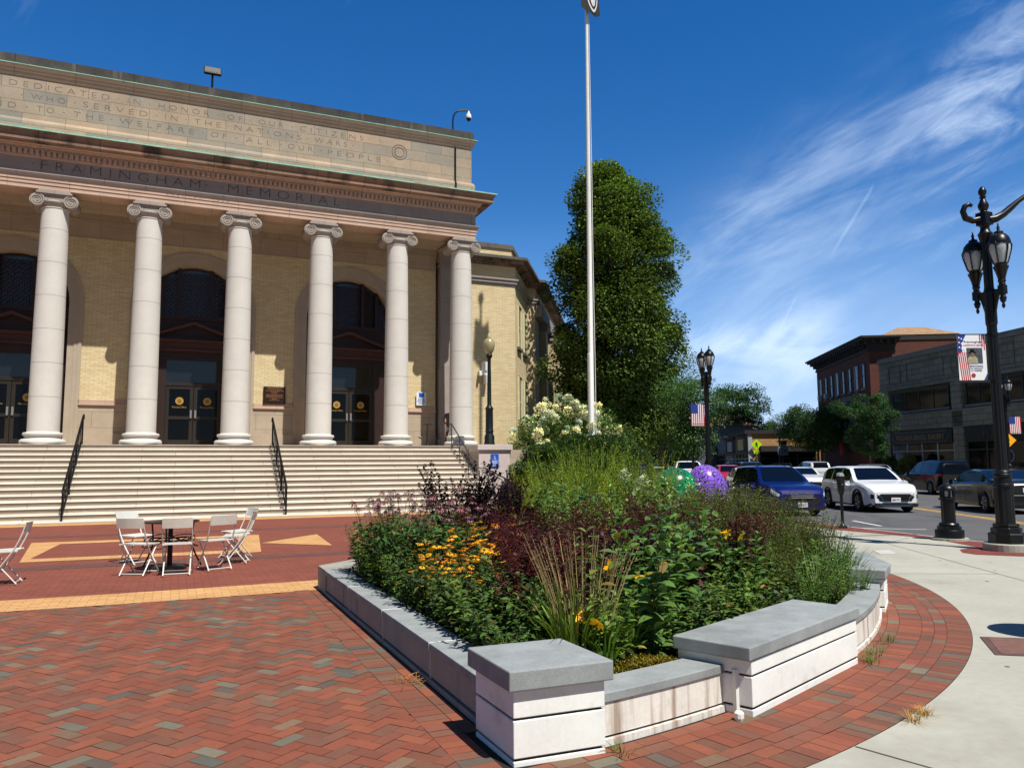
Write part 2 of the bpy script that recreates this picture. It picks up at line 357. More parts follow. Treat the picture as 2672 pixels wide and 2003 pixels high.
for r0, r1, step in ((9.556,9.757,.1),(9.45,9.556,.2),(9.345,9.45,.2),(9.145,9.345,.1),(9.04,9.145,.2),(8.94,9.04,.2)):
    n = int(R(74)*r1/step)
    for k in range(n):
        a0 = R(-101)+k*step/r1; am = a0+step/r1/2; rm = (r0+r1)/2
        x, y = cx0+rm*math.cos(am), cy0+rm*math.sin(am)
        if x < 1.5: continue
        w = R(0)+G/r1; z = .004+rnd.uniform(-.001, .001); a1 = a0+step/r1
        pv.add([(cx0+q*math.cos(a), cy0+q*math.sin(a), z) for q, a in ((r0+G,a0+w),(r1-G,a0+w),(r1-G,a1-w),(r0+G,a1-w))], [(0,1,2,3)], pcol(x*2, y*2))
struct(pv.build('brick_paving', m_unit))
# concrete pavement
cp = MB(); a = arc(cx0, cy0, 9.76, -101, -28, 60)
inner = [(14.45,13.79),(14.52,13.02),(14.5,11.54),(13.82,10.11),(13.17,9.97),(12.75,9.6),(12.69,9.3),(13.12,8.79),(13.9,8.5),(14.6,8.1)]
poly = a+[(9.45,8.3),(9.4,10.0),(9.0,12.5),(9.6,15.5),(12,21),(17,29.5),(22,38)]+[st(52, 2.7)[:2], st(30, 2.9)[:2], (15.3,19.2),(14.7,16)]+inner+[(14.4,3),(13.4,-6),(12,-30),(-1,-30)]
cp.flat(poly, .003); struct(cp.build('concrete_pavement', m_conc))
rb = MB(); rb.flat([(14.45,13.79),(14.52,13.02),(14.5,11.54),(13.82,10.11),(13.17,9.97),(12.75,9.6),(12.69,9.3),(13.12,8.79),(13.9,8.5),(14.6,8.1),(14.4,3),(14.85,3),(15.1,8.2),(14.92,10.0),(14.78,10.9),(14.88,11.6),(15.04,12.6),(15.19,13.6),(15.44,14.9),(15.85,17.5),(16.05,20.7),st(60,3.75)[:2],st(60,2.8)[:2],(15.2,19.2),(14.7,16)], .0045)
struct(rb.build('brick_verge', bmat('verge brick', (.47,.24,.20), (.42,.21,.18), (.25,.15,.12), .2, .1, .004, amt=.12, rough=.85)))
# scored joints in the concrete
jt = MB()
for A_, B_ in (((12.95,11.39),(10.3,6.7)),((10.3,6.7),(9.3,5.0)),((3.58,3.43),(3.9,2.3)),((9.3,5.0),(13.6,3.2)),((9.45,8.3),(10.8,7.6)),((6.62,4.83),(9.3,3.6)),((12.95,11.39),(14.2,11.9)),((11.0,15),(13.9,14.2)),((13.6,18),(15,17.2))):
    d = Vector((B_[0]-A_[0], B_[1]-A_[1])).normalized()*.006; n_ = (-d.y, d.x)
    jt.add([(A_[0]+n_[0],A_[1]+n_[1],.0065),(A_[0]-n_[0],A_[1]-n_[1],.0065),(B_[0]-n_[0],B_[1]-n_[1],.0065),(B_[0]+n_[0],B_[1]+n_[1],.0065)], [(0,1,2,3)])
struct(jt.build('pavement_joint', mat('joint dark', (.33,.31,.28), .95, amt=0)))
cr = MB()   # hairline cracks in the slabs
for x0_, y0_, a_, n_ in ((5.2,2.6,.5,14),(11.2,6.4,2.0,12),(12.6,12.6,.3,9),(8.4,5.2,.1,10),(13.2,7.2,1.4,9)):
    p_ = Vector((x0_, y0_)); pts = [p_.copy()]
    for k in range(n_): a_ += rnd.gauss(0, .35); p_ = p_+Vector((math.cos(a_), math.sin(a_)))*.13; pts.append(p_.copy())
    L_s, R_s = [], []
    for i, q_ in enumerate(pts): w_ = .0028*(1-i/len(pts))+.0008; L_s.append((q_.x-w_*math.sin(a_), q_.y+w_*math.cos(a_), .0062)); R_s.append((q_.x+w_*math.sin(a_), q_.y-w_*math.cos(a_), .0062))
    cr.strip([[r_, l_] for l_, r_ in zip(L_s, R_s)])
struct(cr.build('pavement_crack', mat('crack dark', (.30,.28,.25), .95, amt=0)))
gm_ = MB()
for k in range(90):
    s_ = rnd.uniform(3, 24); t_ = rnd.uniform(2, 7.5); x_, y_ = st(s_, t_)[:2]
    if math.hypot(x_-.851, y_-12.809) < 10.0 or x_ > 14.4: continue
    r_ = rnd.uniform(.010, .028); gm_.flat([(x_+r_*rnd.uniform(.7,1)*math.cos(q), y_+r_*rnd.uniform(.7,1)*math.sin(q)) for q in [j*.785 for j in range(8)]], .0058)
struct(gm_.build('pavement_spots', mat('trodden gum', (.36,.35,.33), .9, amt=.2, scale=9)))
ap = MB()   # patch and tyre-darkened lanes on the asphalt
for s0_, s1_, t0_, t1_ in ((22,31,7.0,8.3),(33,60,12.6,13.2),(33,60,14.6,15.2),(24,80,8.6,9.1),(24,80,10.3,10.8),(16,19.5,9.2,11.0)): ap.flat([st(s0_,t0_)[:2], st(s1_,t0_+.1)[:2], st(s1_,t1_+.05)[:2], st(s0_,t1_)[:2]], -.1185)
struct(ap.build('asphalt_patch', mat('worn asphalt', (.30,.30,.305), .85, amt=.22, scale=.9, bumpy=.2, bscale=150, stain=(1.2,.5,.6), staincol=lin((.34,.34,.335)))))
# road paint
def stripe(name, pts, w, m):
    b = MB(); L, Rr = [], []
    for i, p in enumerate(pts):
        a_ = Vector(pts[max(i-1, 0)]); c_ = Vector(pts[min(i+1, len(pts)-1)]); d = (c_-a_).normalized(); n_ = Vector((d.y, -d.x))*w/2
        L.append((p[0]-n_.x, p[1]-n_.y, -.116)); Rr.append((p[0]+n_.x, p[1]+n_.y, -.116))
    b.strip([[l, r] for l, r in zip(L, Rr)]); b.f = [q[::-1] for q in b.f]
    o = b.build(name, m); return struct(o)
stripe('yellow_line', [st(-30, 11.62)[:2], st(150, 11.62)[:2]], .11, m_yel); stripe('yellow_line', [st(-30, 11.85)[:2], st(150, 11.85)[:2]], .11, m_yel)
stripe('white_line', [(15.3,14.9),(16.4,15.4),(17.6,14.2)], .10, m_line)
stripe('white_line', [(15.6,3),(15.75,8.5),(15.5,11.0),(15.75,13.2)], .10, m_line)
stripe('white_line', [(17.5,15.5),(18.4,17.3)], .10, m_line)
stripe('white_line', [st(-20, 17.5)[:2], st(60, 17.5)[:2]], .10, m_line)
for s_ in (84, 85.2, 86.4, 87.6): stripe('crosswalk_bar', [st(s_, 5)[:2], st(s_, 19)[:2]], .5, m_line)
# access covers set flush in the pavement
o = thing('access_cover', 'rusty rectangular iron access cover set flush in the concrete pavement by the right edge', 'access cover', (0,0,0))
b = MB(); b.prism([(6.80,5.00),(6.29,4.50),(6.95,4.02),(7.46,4.52)], .004, .010); b.build('rim', mat('rusty iron', (.34,.25,.23), .8, amt=.2, scale=6), o)
b = MB(); b.prism([(6.81,4.93),(6.36,4.50),(6.95,4.08),(7.39,4.52)], .010, .013); b.build('plate', mat('cover plate', (.43,.31,.27), .85, amt=.2, scale=12, bumpy=.8, bscale=50), o)
b = MB(); b.prism([(11.64,10.53),(11.96,10.44),(11.63,10.0),(11.33,10.09)], .004, .010)
tag(b.build('access_cover', mat('pale cover', (.70,.69,.66), .8, amt=.1, scale=8)), 'small pale square access cover in the pavement left of the black bollard', 'access cover')
# ------------------------------------------------------------ memorial building
ST = dict(amt=.10, scale=1.3, rough=.85, bumpy=.25)
m_lime = bmat('limestone', (.68,.625,.55), (.65,.59,.515), (.42,.37,.33), 1.5, .62, .006, stain=(.5,.60,.35), staincol=lin((.40,.36,.33)), **ST)
m_attic = bmat('attic limestone', (.535,.515,.475), (.665,.58,.49), (.36,.33,.30), 1.35, .44, .007, stain=(.5,.56,.35), staincol=lin((.47,.46,.44)), amt=.13, scale=1.1, rough=.9, bumpy=.25)
m_arch = bmat('architrave stone', (.745,.64,.565), (.71,.61,.545), (.40,.34,.30), 1.9, 3., .006, stain=(1.2,.62,.4), staincol=lin((.42,.38,.35)), **ST)
m_frz = bmat('frieze stone', (.60,.56,.53), (.57,.53,.505), (.36,.32,.30), 1.35, 3., .006, amt=.08, rough=.85)
m_corn = bmat('stained cornice stone', (.56,.44,.36), (.50,.42,.36), (.22,.2,.18), 1.9, 3., .01, amt=.22, scale=1.2, streak=(1.1,.50,.85,lin((.17,.165,.155))), rough=.9)
m_para = bmat('weathered parapet stone', (.30,.29,.27), (.25,.24,.23), (.15,.14,.13), 1.9, 3., .01, amt=.3, scale=1.5, streak=(2.2,.58,.5,lin((.55,.53,.50))), rough=.95)
m_cop = mat('verdigris copper', (.53,.72,.64), .7, amt=.2, scale=2.5, stain=(1.2,.54,.9), staincol=lin((.33,.38,.34)))
m_col = mat('column limestone', (.775,.76,.73), .85, amt=.05, scale=1.5, bumpy=.08, bscale=180, stain=(.9,.66,.4), staincol=lin((.80,.79,.77)))
m_bye = bmat('buff brick', (.84,.785,.635), (.79,.715,.55), (.67,.60,.46), .30, .08, .007, amt=.06, scale=.8, rough=.85, bumpy=.4)
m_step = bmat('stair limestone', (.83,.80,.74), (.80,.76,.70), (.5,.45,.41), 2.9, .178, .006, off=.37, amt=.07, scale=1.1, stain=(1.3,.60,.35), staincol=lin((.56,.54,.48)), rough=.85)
m_riser = bmat('dark nosing limestone', (.44,.375,.33), (.41,.36,.305), (.3,.26,.23), 2.9, .178, .008, off=.37, amt=.12, scale=1.4, stain=(1.1,.58,.5), staincol=lin((.42,.42,.34)), rough=.9)
m_pink = mat('pedestal stone', (.74,.69,.67), .8, amt=.07, scale=2, stain=(1.,.6,.3), staincol=lin((.55,.50,.48)))
m_wood = mat('dark brown woodwork', (.17,.095,.08), .5, amt=.15, scale=3)
m_woodl = mat('brown moulding', (.30,.17,.13), .5, amt=.15, scale=3)
m_bron = mat('bronze door frame', (.21,.195,.18), .45, metal=.5, amt=.08, scale=3)
m_glass = mat('window glass', (.02,.022,.024), .05, spec=.35, amt=0)
m_gl2 = mat('sky-facing transom glass', (.10,.12,.13), .05, spec=1., metal=.12, amt=0)
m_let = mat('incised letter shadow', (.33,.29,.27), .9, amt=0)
m_let2 = mat('incised attic letter shadow', (.41,.37,.335), .9, amt=0)
m_iron = mat('black ironwork', (.055,.057,.06), .4, metal=.3, amt=.1, scale=10)
m_gold = mat('gold leaf', (.74,.60,.30), .4, metal=.4, amt=.1, scale=20)
m_silv = mat('satin steel', (.72,.72,.70), .3, metal=.8, amt=0)
m_white = mat('white paint', (.85,.85,.83), .5, amt=.03)
m_yellow = mat('safety yellow paint', (.93,.68,.08), .6, amt=.06)
PZ = 2.37; XL, XR, YA = -10.66, 11.66, 30.85
MBG = thing('memorial_hall', 'pale stone memorial hall with tall ionic columns, carved inscription and buff brick side wing', 'public building', (0.5, 33, 0))
def P3(mb, name, m, parent=None, **k):
    o = mb.build(name, m, parent or MBG, **k)
    if (parent or MBG) is MBG: o.location = (-.5, -33, 0)
    return o
def band(prof, name, m, close=True, yb=34.5, **k):
    """profile of (outset, z) run along the front and mitred round both corners"""
    b = MB(); rows = []
    for fn in (lambda p: (XL-p, yb), lambda p: (XL-p, YA-p), lambda p: (XR+p, YA-p), lambda p: (XR+p, yb)):
        rows.append([(*fn(p), z) for p, z in prof])
    b.strip(rows); return P3(b, name, m, **k)
band([(-.95,11.35),(0,11.35),(0,11.50),(.025,11.50),(.025,11.63),(.05,11.63),(.05,11.74)], 'architrave', m_arch)
band([(.05,11.74),(.07,11.76),(.11,11.80),(.14,11.86),(.14,11.89),(-.0,11.90),(0,12.44)], 'frieze', m_frz)
band([(0,12.44),(.05,12.47),(.05,12.52),(.04,12.521),(.04,12.70),(.06,12.70),(.10,12.76),(.19,12.80),(.19,12.84),(.24,12.87)], 'bed_moulding', m_arch)
band([(.24,12.87),(.58,12.88),(.58,12.86),(.60,12.86),(.60,13.03),(.62,13.04),(.66,13.12),(.72,13.19),(-.3,13.19)], 'cornice', m_corn)
band([(.60,13.19),(.735,13.185),(.735,13.235),(.1,13.30),(-.3,13.34)], 'copper_flashing', m_cop)
band([(-.02,13.30),(-.02,13.74),(-.05,13.80),(-.10,13.86),(-.14,13.88)], 'attic_base', m_attic)
band([(-.14,13.88),(-.14,15.40)], 'attic_wall', m_attic)
band([(-.14,15.40),(-.12,15.44),(-.08,15.46),(-.08,15.55),(-.02,15.58),(-.02,15.64),(.05,15.70),(.07,15.75),(-.1,15.76)], 'attic_cornice', m_arch)
band([(-.1,15.755),(.085,15.752),(.085,15.778),(-.1,15.79)], 'attic_flashing', m_cop)
band([(-.05,15.77),(-.05,16.16),(-.7,16.17)], 'parapet', m_para)
b = MB(); b.box(XL+.6, XR-.6, YA+.6, 52, 13.3, 16.1); b.box(XL+.2, XR-.2, 34.3, 52, 10.0, 13.3); P3(b, 'roof_block', m_lime)
# dentils
b = MB(); x = XL+.0
while x < XR: b.box(x, x+.105, YA-.155, YA-.035, 12.53, 12.695); x += .175
y = YA+.1
while y < 34: b.box(XR+.035, XR+.155, y, y+.105, 12.53, 12.695); y += .175
P3(b, 'dentil_course', m_arch)
# inscriptions, proud shapes whose darker colour stands for shade in carved letters
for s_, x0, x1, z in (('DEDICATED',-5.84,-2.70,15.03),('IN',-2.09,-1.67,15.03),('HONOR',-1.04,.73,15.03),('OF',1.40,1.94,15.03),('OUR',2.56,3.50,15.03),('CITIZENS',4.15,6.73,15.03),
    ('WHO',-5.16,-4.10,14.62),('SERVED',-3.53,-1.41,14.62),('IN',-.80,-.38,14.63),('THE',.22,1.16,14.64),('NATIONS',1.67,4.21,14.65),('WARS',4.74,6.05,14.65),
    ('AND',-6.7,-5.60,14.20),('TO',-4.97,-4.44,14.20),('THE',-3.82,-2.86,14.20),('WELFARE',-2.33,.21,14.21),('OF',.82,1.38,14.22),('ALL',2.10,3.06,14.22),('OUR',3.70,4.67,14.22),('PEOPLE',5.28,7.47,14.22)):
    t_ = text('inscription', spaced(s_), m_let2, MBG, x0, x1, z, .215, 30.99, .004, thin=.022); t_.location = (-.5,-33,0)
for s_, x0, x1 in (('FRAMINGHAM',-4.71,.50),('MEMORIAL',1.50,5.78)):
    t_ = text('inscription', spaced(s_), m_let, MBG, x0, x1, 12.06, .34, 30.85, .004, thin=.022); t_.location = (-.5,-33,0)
t_ = text('inscription', spaced('ERECTED  1926'), mat('faint letter shadow', (.60,.50,.44), .9, amt=0), MBG, -.65, 1.54, 11.645, .08, 30.80, .003, thin=.01); t_.location = (-.5,-33,0)
b = MB()
for x, z in [(-4.97,12.23),(.73,12.23),(1.29,12.23),(5.92,12.23)]: b.xz([(x-.03,z+.02),(x+.03,z+.02),(x,z-.03)], 30.846, 30.852)
P3(b, 'letter_stop', m_let)
b = MB()
for x, z in [(-2.4,15.13),(-1.35,15.13),(1.07,15.13),(2.25,15.14),(3.85,15.14),(6.98,15.14),(-5.45,14.72),(-3.8,14.72),(-1.1,14.73),(-.08,14.74),(1.42,14.75),(4.47,14.75),(6.3,14.75),(-5.28,14.3),(-4.13,14.3),(-2.6,14.31),(.52,14.32),(1.75,14.32),(3.4,14.32),(5.0,14.32),(7.75,14.33)]: b.xz([(x-.025,z+.015),(x+.025,z+.015),(x,z-.02)], 30.986, 30.992)
for ro, ri in ((.33,.305),(.22,.195)):
    ring = [[(8.27+r_*math.cos(a_), yy, 14.78+r_*math.sin(a_)) for r_, yy in ((ro,30.992),(ro,30.98),(ri,30.98),(ri,30.992))] for a_ in [2*math.pi*k/40 for k in range(41)]]
    b.strip(ring, closed=True)
P3(b, 'attic_ornament', m_let2)
b = MB(); b.tube([(10.76,30.95,15.40),(10.76,30.93,15.3),(10.76,30.93,13.9),(10.74,30.80,13.75),(10.74,30.78,13.36)], .03); P3(b, 'downpipe', m_iron)

# columns
def spiral(cx, cz, r0, turns, sgn, y0):
    pts, rs = [], []
    n = int(turns*22)
    for i in range(n+1):
        f_ = i/n; a_ = R(90)-sgn*2*math.pi*turns*f_; r_ = r0*(1-f_)**.9*.92+.03
        pts.append((cx+r_*math.cos(a_), y0, cz+r_*math.sin(a_))); rs.append(.034*(1-f_*.6))
    return pts, rs
def column(x):
    root = bpy.data.objects.new('column', None)
    sh = MB(); n = 14; prof = []
    for i in range(n+1):
        f_ = i/n; r_ = .5-.065*f_**1.8; prof.append((r_, PZ+.46+f_*(10.72-PZ-.46)))
    sh.lathe([(.53,PZ+.42),(.515,PZ+.44)]+prof+[(.455,10.73),(.455,10.76),(.42,10.77)], 0, 0, 40)
    for k in range(1, 7):
        z = PZ+.46+k*1.17; r_ = .5-.065*((z-PZ-.46)/(10.72-PZ-.46))**1.8
    s_ = sh.build('column', m_col, MBG, smooth=35); s_.location = (x-.5, 31.3-33, 0)
    j_ = MB()
    for k in range(1, 7):
        z = PZ+.46+k*1.19; r_ = .5-.065*((z-PZ-.46)/(10.72-PZ-.46))**1.8
        j_.lathe([(r_+.001,z),(r_+.0025,z+.004),(r_+.001,z+.012)], 0, 0, 40, capt=False)
    j_.build('drum_joint', mat('drum joint', (.50,.46,.42), .9, amt=0), s_)
    ba = MB(); pr = [(.66,PZ),(.70,PZ+.03),(.715,PZ+.09),(.70,PZ+.16),(.65,PZ+.20),(.58,PZ+.205),(.56,PZ+.24),(.555,PZ+.29),(.575,PZ+.31),(.60,PZ+.315),(.625,PZ+.35),(.62,PZ+.40),(.59,PZ+.425),(.53,PZ+.43)]
    ba.lathe(pr, 0, 0, 40); ba.build('base', m_col, s_, smooth=40)
    ca = MB(); ca.lathe([(.43,10.76),(.455,10.80),(.50,10.86),(.53,10.93),(.50,10.99),(.4,11.0)], 0, 0, 32)
    for yy in (-.42, .42):
        sg = -1 if yy < 0 else 1
        ca.box(-.52, .52, min(yy, yy-sg*.10), max(yy, yy-sg*.10), 10.93, 11.16)
        for k in range(7): x_ = -.26+.52*k/6; ca.lathe([(.0,10.90),(.05,10.93),(.06,10.98),(.05,11.04),(0,11.06)], x_, yy+sg*.02, 8, capt=False)
    for sx in (-1, 1):
        c_ = Vector((sx*.525, 0, 10.965))
        rows = []
        for yy, r_ in ((-.44,.235),(-.40,.245),(-.2,.20),(0,.175),(.2,.20),(.40,.245),(.44,.235)):
            rows.append([(c_.x+r_*math.cos(2*math.pi*k/24), yy, c_.z+r_*math.sin(2*math.pi*k/24)) for k in range(24)])
        ca.strip(rows, closed=True); ca.add(rows[0], [tuple(range(24))]); ca.add(rows[-1], [tuple(range(24))[::-1]])
        for yy in (-.445, .445):
            p_, r_ = spiral(c_.x, c_.z, .215, 2.6, -sx, yy); ca.tube(p_, r_, 6)
    cm = ca.build('capital', mat('capital stone', (.60,.565,.53), .85, amt=.12, scale=4, stain=(3.,.56,.5), staincol=lin((.33,.31,.29))), s_, smooth=40)
    ab = MB(); ab.box(-.50, .50, -.45, .45, 11.16, 11.35); ab.box(-.56, .56, -.50, .50, 11.21, 11.28); ab.build('abacus', m_frz, s_)
    bpy.data.objects.remove(root); return s_
col0 = column(-4.2627)
for x in (-1.189, 2.0156, 5.1527, 8.300, 11.1475, -7.35, -10.15): dup(col0, (x-.5, 31.3-33, 0), parent=MBG)

# porch floor and ceiling
b = MB(); b.box(XL-.5, 10.78, 30.62, 34.4, 0, PZ); b.box(10.78, 13.6, 28.28, 34.79, 0, PZ-.2); b.box(10.78, 12.3, 30.3, 34.79, PZ-.2, PZ); P3(b, 'porch_floor', m_lime)
b = MB(); b.box(XL+.9, XR-.9, 31.8, 33.7, 11.42, 11.6); b.box(XL+.5, XR-.3, 31.72, 31.80, 11.33, 11.6)
for x in (-5.83-3.2, -2.7, .41-3.15, .41+3.2, 3.6, 6.73+3.0): pass
for x in (-7.35,-4.2627,-1.189,2.0156,5.1527,8.3): b.box(x-.32, x+.32, 31.8, 33.7, 11.30, 11.42)
b.box(XL+.9, XR-.9, 33.45, 33.7, 11.15, 11.42); b.box(XL+.9, XR-.9, 33.55, 33.7, 11.05, 11.15); P3(b, 'porch_ceiling', m_lime)
# porch wall with three arched openings
YW = 33.7; arches = [-5.83, .52, 6.85]; RI, RO, ZS = 1.87, 2.36, 7.93
wall_top = 11.2
b = MB()
def wallpiece(z0, z1, y, mbx):
    xs_ = [XL+.9]+[v for c_ in arches for v in (c_-RO+.02, c_+RO-.02)]+[XR-.9]
    for i in range(0, len(xs_), 2): mbx.box(xs_[i], xs_[i+1], y, y+.5, z0, z1)
wallpiece(4.16, ZS, YW, b)
for c_ in arches:   # brick spandrel round the arch
    n = 24; pts = [(c_+(RO-.02)*math.cos(math.pi*k/n), ZS+(RO-.02)*math.sin(math.pi*k/n)) for k in range(n+1)]
    for k in range(n):
        (xa, za), (xb, zb) = pts[k], pts[k+1]
        b.xz([(xa,za),(xb,zb),(xb,10.5),(xa,10.5)], YW, YW+.5)
xs_ = [XL+.9]+[v for c_ in arches for v in (c_-RO+.02, c_+RO-.02)]+[XR-.9]
for i in range(0, len(xs_), 2): b.box(xs_[i], xs_[i+1], YW, YW+.5, ZS, 10.5)
P3(b, 'brick_wall', m_bye)
for i in range(0, len(xs_), 2):
    b = MB(); b.box(xs_[i], xs_[i+1], YW-.09, YW+.5, PZ, 2.9); b.box(xs_[i], xs_[i+1], YW-.03, YW+.5, 2.9, 3.96); P3(b, 'dado', m_lime)
    b = MB(); b.box(xs_[i], xs_[i+1], YW-.10, YW+.5, 3.96, 4.02); b.box(xs_[i], xs_[i+1], YW-.06, YW+.5, 4.02, 4.16); P3(b, 'dado_moulding', m_arch)
b = MB(); b.box(XL+.9, XR-.9, YW-.03, YW+.5, 10.5, 11.2); b.box(XL+.9, XR-.9, YW-.09, YW-.03, 10.9, 11.15); P3(b, 'wall_frieze', m_lime)
for x0_, x1_ in ((XR-.76, XR-.05), (XL+.05, XL+.76)):
    b = MB(); b.box(x0_, x1_, YW-.32, YW+.6, PZ, 10.7); b.box(x0_-.06, x1_+.06, YW-.38, YW+.6, 10.7, 10.78); b.box(x0_-.1, x1_+.1, YW-.42, YW+.6, 10.95, 11.34); b.box(x0_-.03, x1_+.03, YW-.35, YW+.6, 10.78, 10.95); b.box(x0_-.08, x1_+.08, YW-.4, YW+.6, PZ, 2.75); P3(b, 'pilaster', m_frz)
lattice_b = MB()
def seal(mb, x, y, z, r):
    mb.xz([(x+r*math.cos(2*math.pi*k/20), z+r*math.sin(2*math.pi*k/20)) for k in range(20)], y-.006, y)
for ci, c_ in enumerate(arches):
    ar = bpy.data.objects.new('entrance', None); C.objects.link(ar); ar.parent = MBG; ar.location = (-.5, -33, 0)
    # archivolt, three stepped fasciae with jambs
    b = MB()
    for ro, ri, yy in ((RO, RO-.12, YW-.06), (RO-.12, RO-.27, YW-.03), (RO-.27, RI, YW+.0)):
        rows = []
        for px_, pz_ in [(1, PZ), (1, 4.16)]+[(math.cos(math.pi*k/32), None) for k in range(33)]+[(-1, 4.16), (-1, PZ)]:
            if pz_ is None:
                a_ = math.acos(max(-1, min(1, px_))); q = lambda r_: (c_+r_*math.cos(a_), ZS+r_*math.sin(a_))
            else: q = lambda r_: (c_+r_*px_, pz_)
            o1, o2 = q(ro), q(ri)
            rows.append([(o1[0], YW+.3, o1[1]), (o1[0], yy, o1[1]), (o2[0], yy, o2[1]), (o2[0], YW+.9, o2[1])])
        b.strip(rows); b.f = [q_[::-1] for q_ in b.f]
    P3(b, 'archivolt', mat('archivolt stone', (.66,.61,.54), .85, amt=.08, scale=2), ar)
    b = MB(); b.box(c_-2.2, c_+2.2, 34.95, 35.05, PZ, 9.95); b.box(c_-RI-.02, c_-RI+.02, YW+.3, 35, PZ, ZS); P3(b, 'recess_back', m_wood, ar)
    # woodwork screen
    Y = 34.1; b = MB(); xo = c_+.07
    b.box(c_-RI, xo-1.16, Y, Y+.3, PZ, 6.0); b.box(xo+1.16, c_+RI, Y, Y+.3, PZ, 6.0)
    b.box(c_-RI, c_+RI, Y-.04, Y+.3, 5.98, 6.25)
    b.xz([(c_-RI,7.55),(c_+RI,7.55)]+[(c_+RI*math.cos(math.pi*k/24), ZS+RI*math.sin(math.pi*k/24)) for k in range(25)], Y+.28, Y+.32)
    b.box(c_-RI, c_+RI, Y-.08, Y+.3, 7.55, 7.73)
    for dx in (-1.25,-.62,.62,1.25): zt = ZS+math.sqrt(RI*RI-dx*dx); b.box(c_+dx-.07, c_+dx+.07, Y-.03, Y+.3, 7.73, zt)
    b.box(c_-RI, c_+RI, Y-.02, Y+.3, 6.25, 7.55)
    P3(b, 'door_surround', m_wood, ar)
    b = MB(); b.box(c_-1.65, c_+1.65, Y-.20, Y, 6.25, 6.33); b.box(c_-1.7, c_+1.7, Y-.30, Y, 6.62, 6.72); b.box(c_-1.6, c_+1.6, Y-.10, Y, 6.33, 6.62)
    for sx in (-1, 1): b.xz([(c_+sx*1.75,6.72),(c_+sx*1.75,6.82),(c_,7.46),(c_,7.34)], Y-.32, Y-.02)
    P3(b, 'pediment', m_woodl, ar)
    # lattice window
    b = MB(); b.xz([(c_-RI+.03,7.73),(c_+RI-.03,7.73)]+[(c_+(RI-.03)*math.cos(math.pi*k/24), ZS+(RI-.03)*math.sin(math.pi*k/24)) for k in range(25)], Y+.20, Y+.22); gl_ = P3(b, 'fanlight', mat('leaded glass', (.10,.14,.22), .12, spec=1., amt=.2, scale=6), ar)
    b = MB(); cw = .183; r_ = .009
    for x0_, nx in ((c_-.55, 6), (c_-1.18, 3), (c_+.69, 3), (c_-1.18-.14-.366, 2), (c_+1.32, 2)):
        for i in range(nx):
            for k in range(11):
                xa, za = x0_+i*cw, 7.75+k*cw
                if (xa+cw/2-c_)**2+max(0, za+cw-ZS)**2 > (RI-.04)**2: continue
                for p_, q_ in (((0,0),(1,0)),((0,0),(0,1)),((0,0),(1,1)),((1,0),(0,1)),((.5,0),(.5,1)),((0,.5),(1,.5))):
                    A_ = Vector((xa+p_[0]*cw, 0, za+p_[1]*cw)); B_ = Vector((xa+q_[0]*cw, 0, za+q_[1]*cw)); d = (B_-A_).normalized(); n_ = Vector((-d.z, 0, d.x))*r_
                    yy = Y+.16+.004*((p_[0]*2+q_[1]*3) % 4)
                    b.add([tuple(A_+n_+Vector((0,yy,0))), tuple(A_-n_+Vector((0,yy,0))), tuple(B_-n_+Vector((0,yy,0))), tuple(B_+n_+Vector((0,yy,0)))], [(0,1,2,3)])
    P3(b, 'lattice', m_wood, gl_)
    # bronze doors
    b = MB(); b.box(xo-1.16, xo-1.05, Y, Y+.14, PZ, 5.98); b.box(xo+1.05, xo+1.16, Y, Y+.14, PZ, 5.98); b.box(xo-1.05, xo+1.05, Y, Y+.14, 4.86, 5.0); b.box(xo-1.05, xo+1.05, Y, Y+.14, 5.9, 5.98)
    df = P3(b, 'door_frame', m_bron, ar)
    b = MB(); b.box(xo-1.05, xo+1.05, Y+.06, Y+.08, 5.0, 5.9); P3(b, 'transom', m_gl2, ar)
    for sx in (-1, 1):
        x0_, x1_ = (xo-1.04, xo-.01) if sx < 0 else (xo+.01, xo+1.04)
        b = MB(); b.box(x0_, x0_+.13, Y+.02, Y+.09, PZ+.05, 4.85); b.box(x1_-.13, x1_, Y+.02, Y+.09, PZ+.05, 4.85)
        for z0_, z1_ in ((PZ+.05,PZ+.30),(3.50,3.62),(4.72,4.85)): b.box(x0_+.13, x1_-.13, Y+.02, Y+.09, z0_, z1_)
        d_ = P3(b, 'door', m_bron, ar)
        b = MB(); b.box(x0_+.13, x1_-.13, Y+.05, Y+.06, PZ+.3, 4.72); P3(b, 'pane', m_glass, d_)
        xm = (x0_+x1_)/2
        b = MB(); seal(b, xm, Y+.045, 4.24, .155); P3(b, 'seal', m_gold, d_)
        b = MB(); seal(b, xm, Y+.037, 4.24, .075); P3(b, 'seal_centre', mat('seal relief', (.55,.42,.2), .5, metal=.4, amt=.3, scale=40), d_)
        text('lettering', 'Municipal Offices', m_gold, d_, xm-.27, xm+.27, 3.96, .07, Y+.048, .004)
        b = MB(); hx = xo+sx*.085; b.box(hx-.035, hx+.035, Y-.045, Y+.0, 3.55, 3.87); P3(b, 'handle', m_silv, d_)
    b = MB(); b.box(c_-1.75, c_+1.75, 32.3, 33.4, PZ+.003, PZ+.045); P3(b, 'threshold', m_yellow, ar)
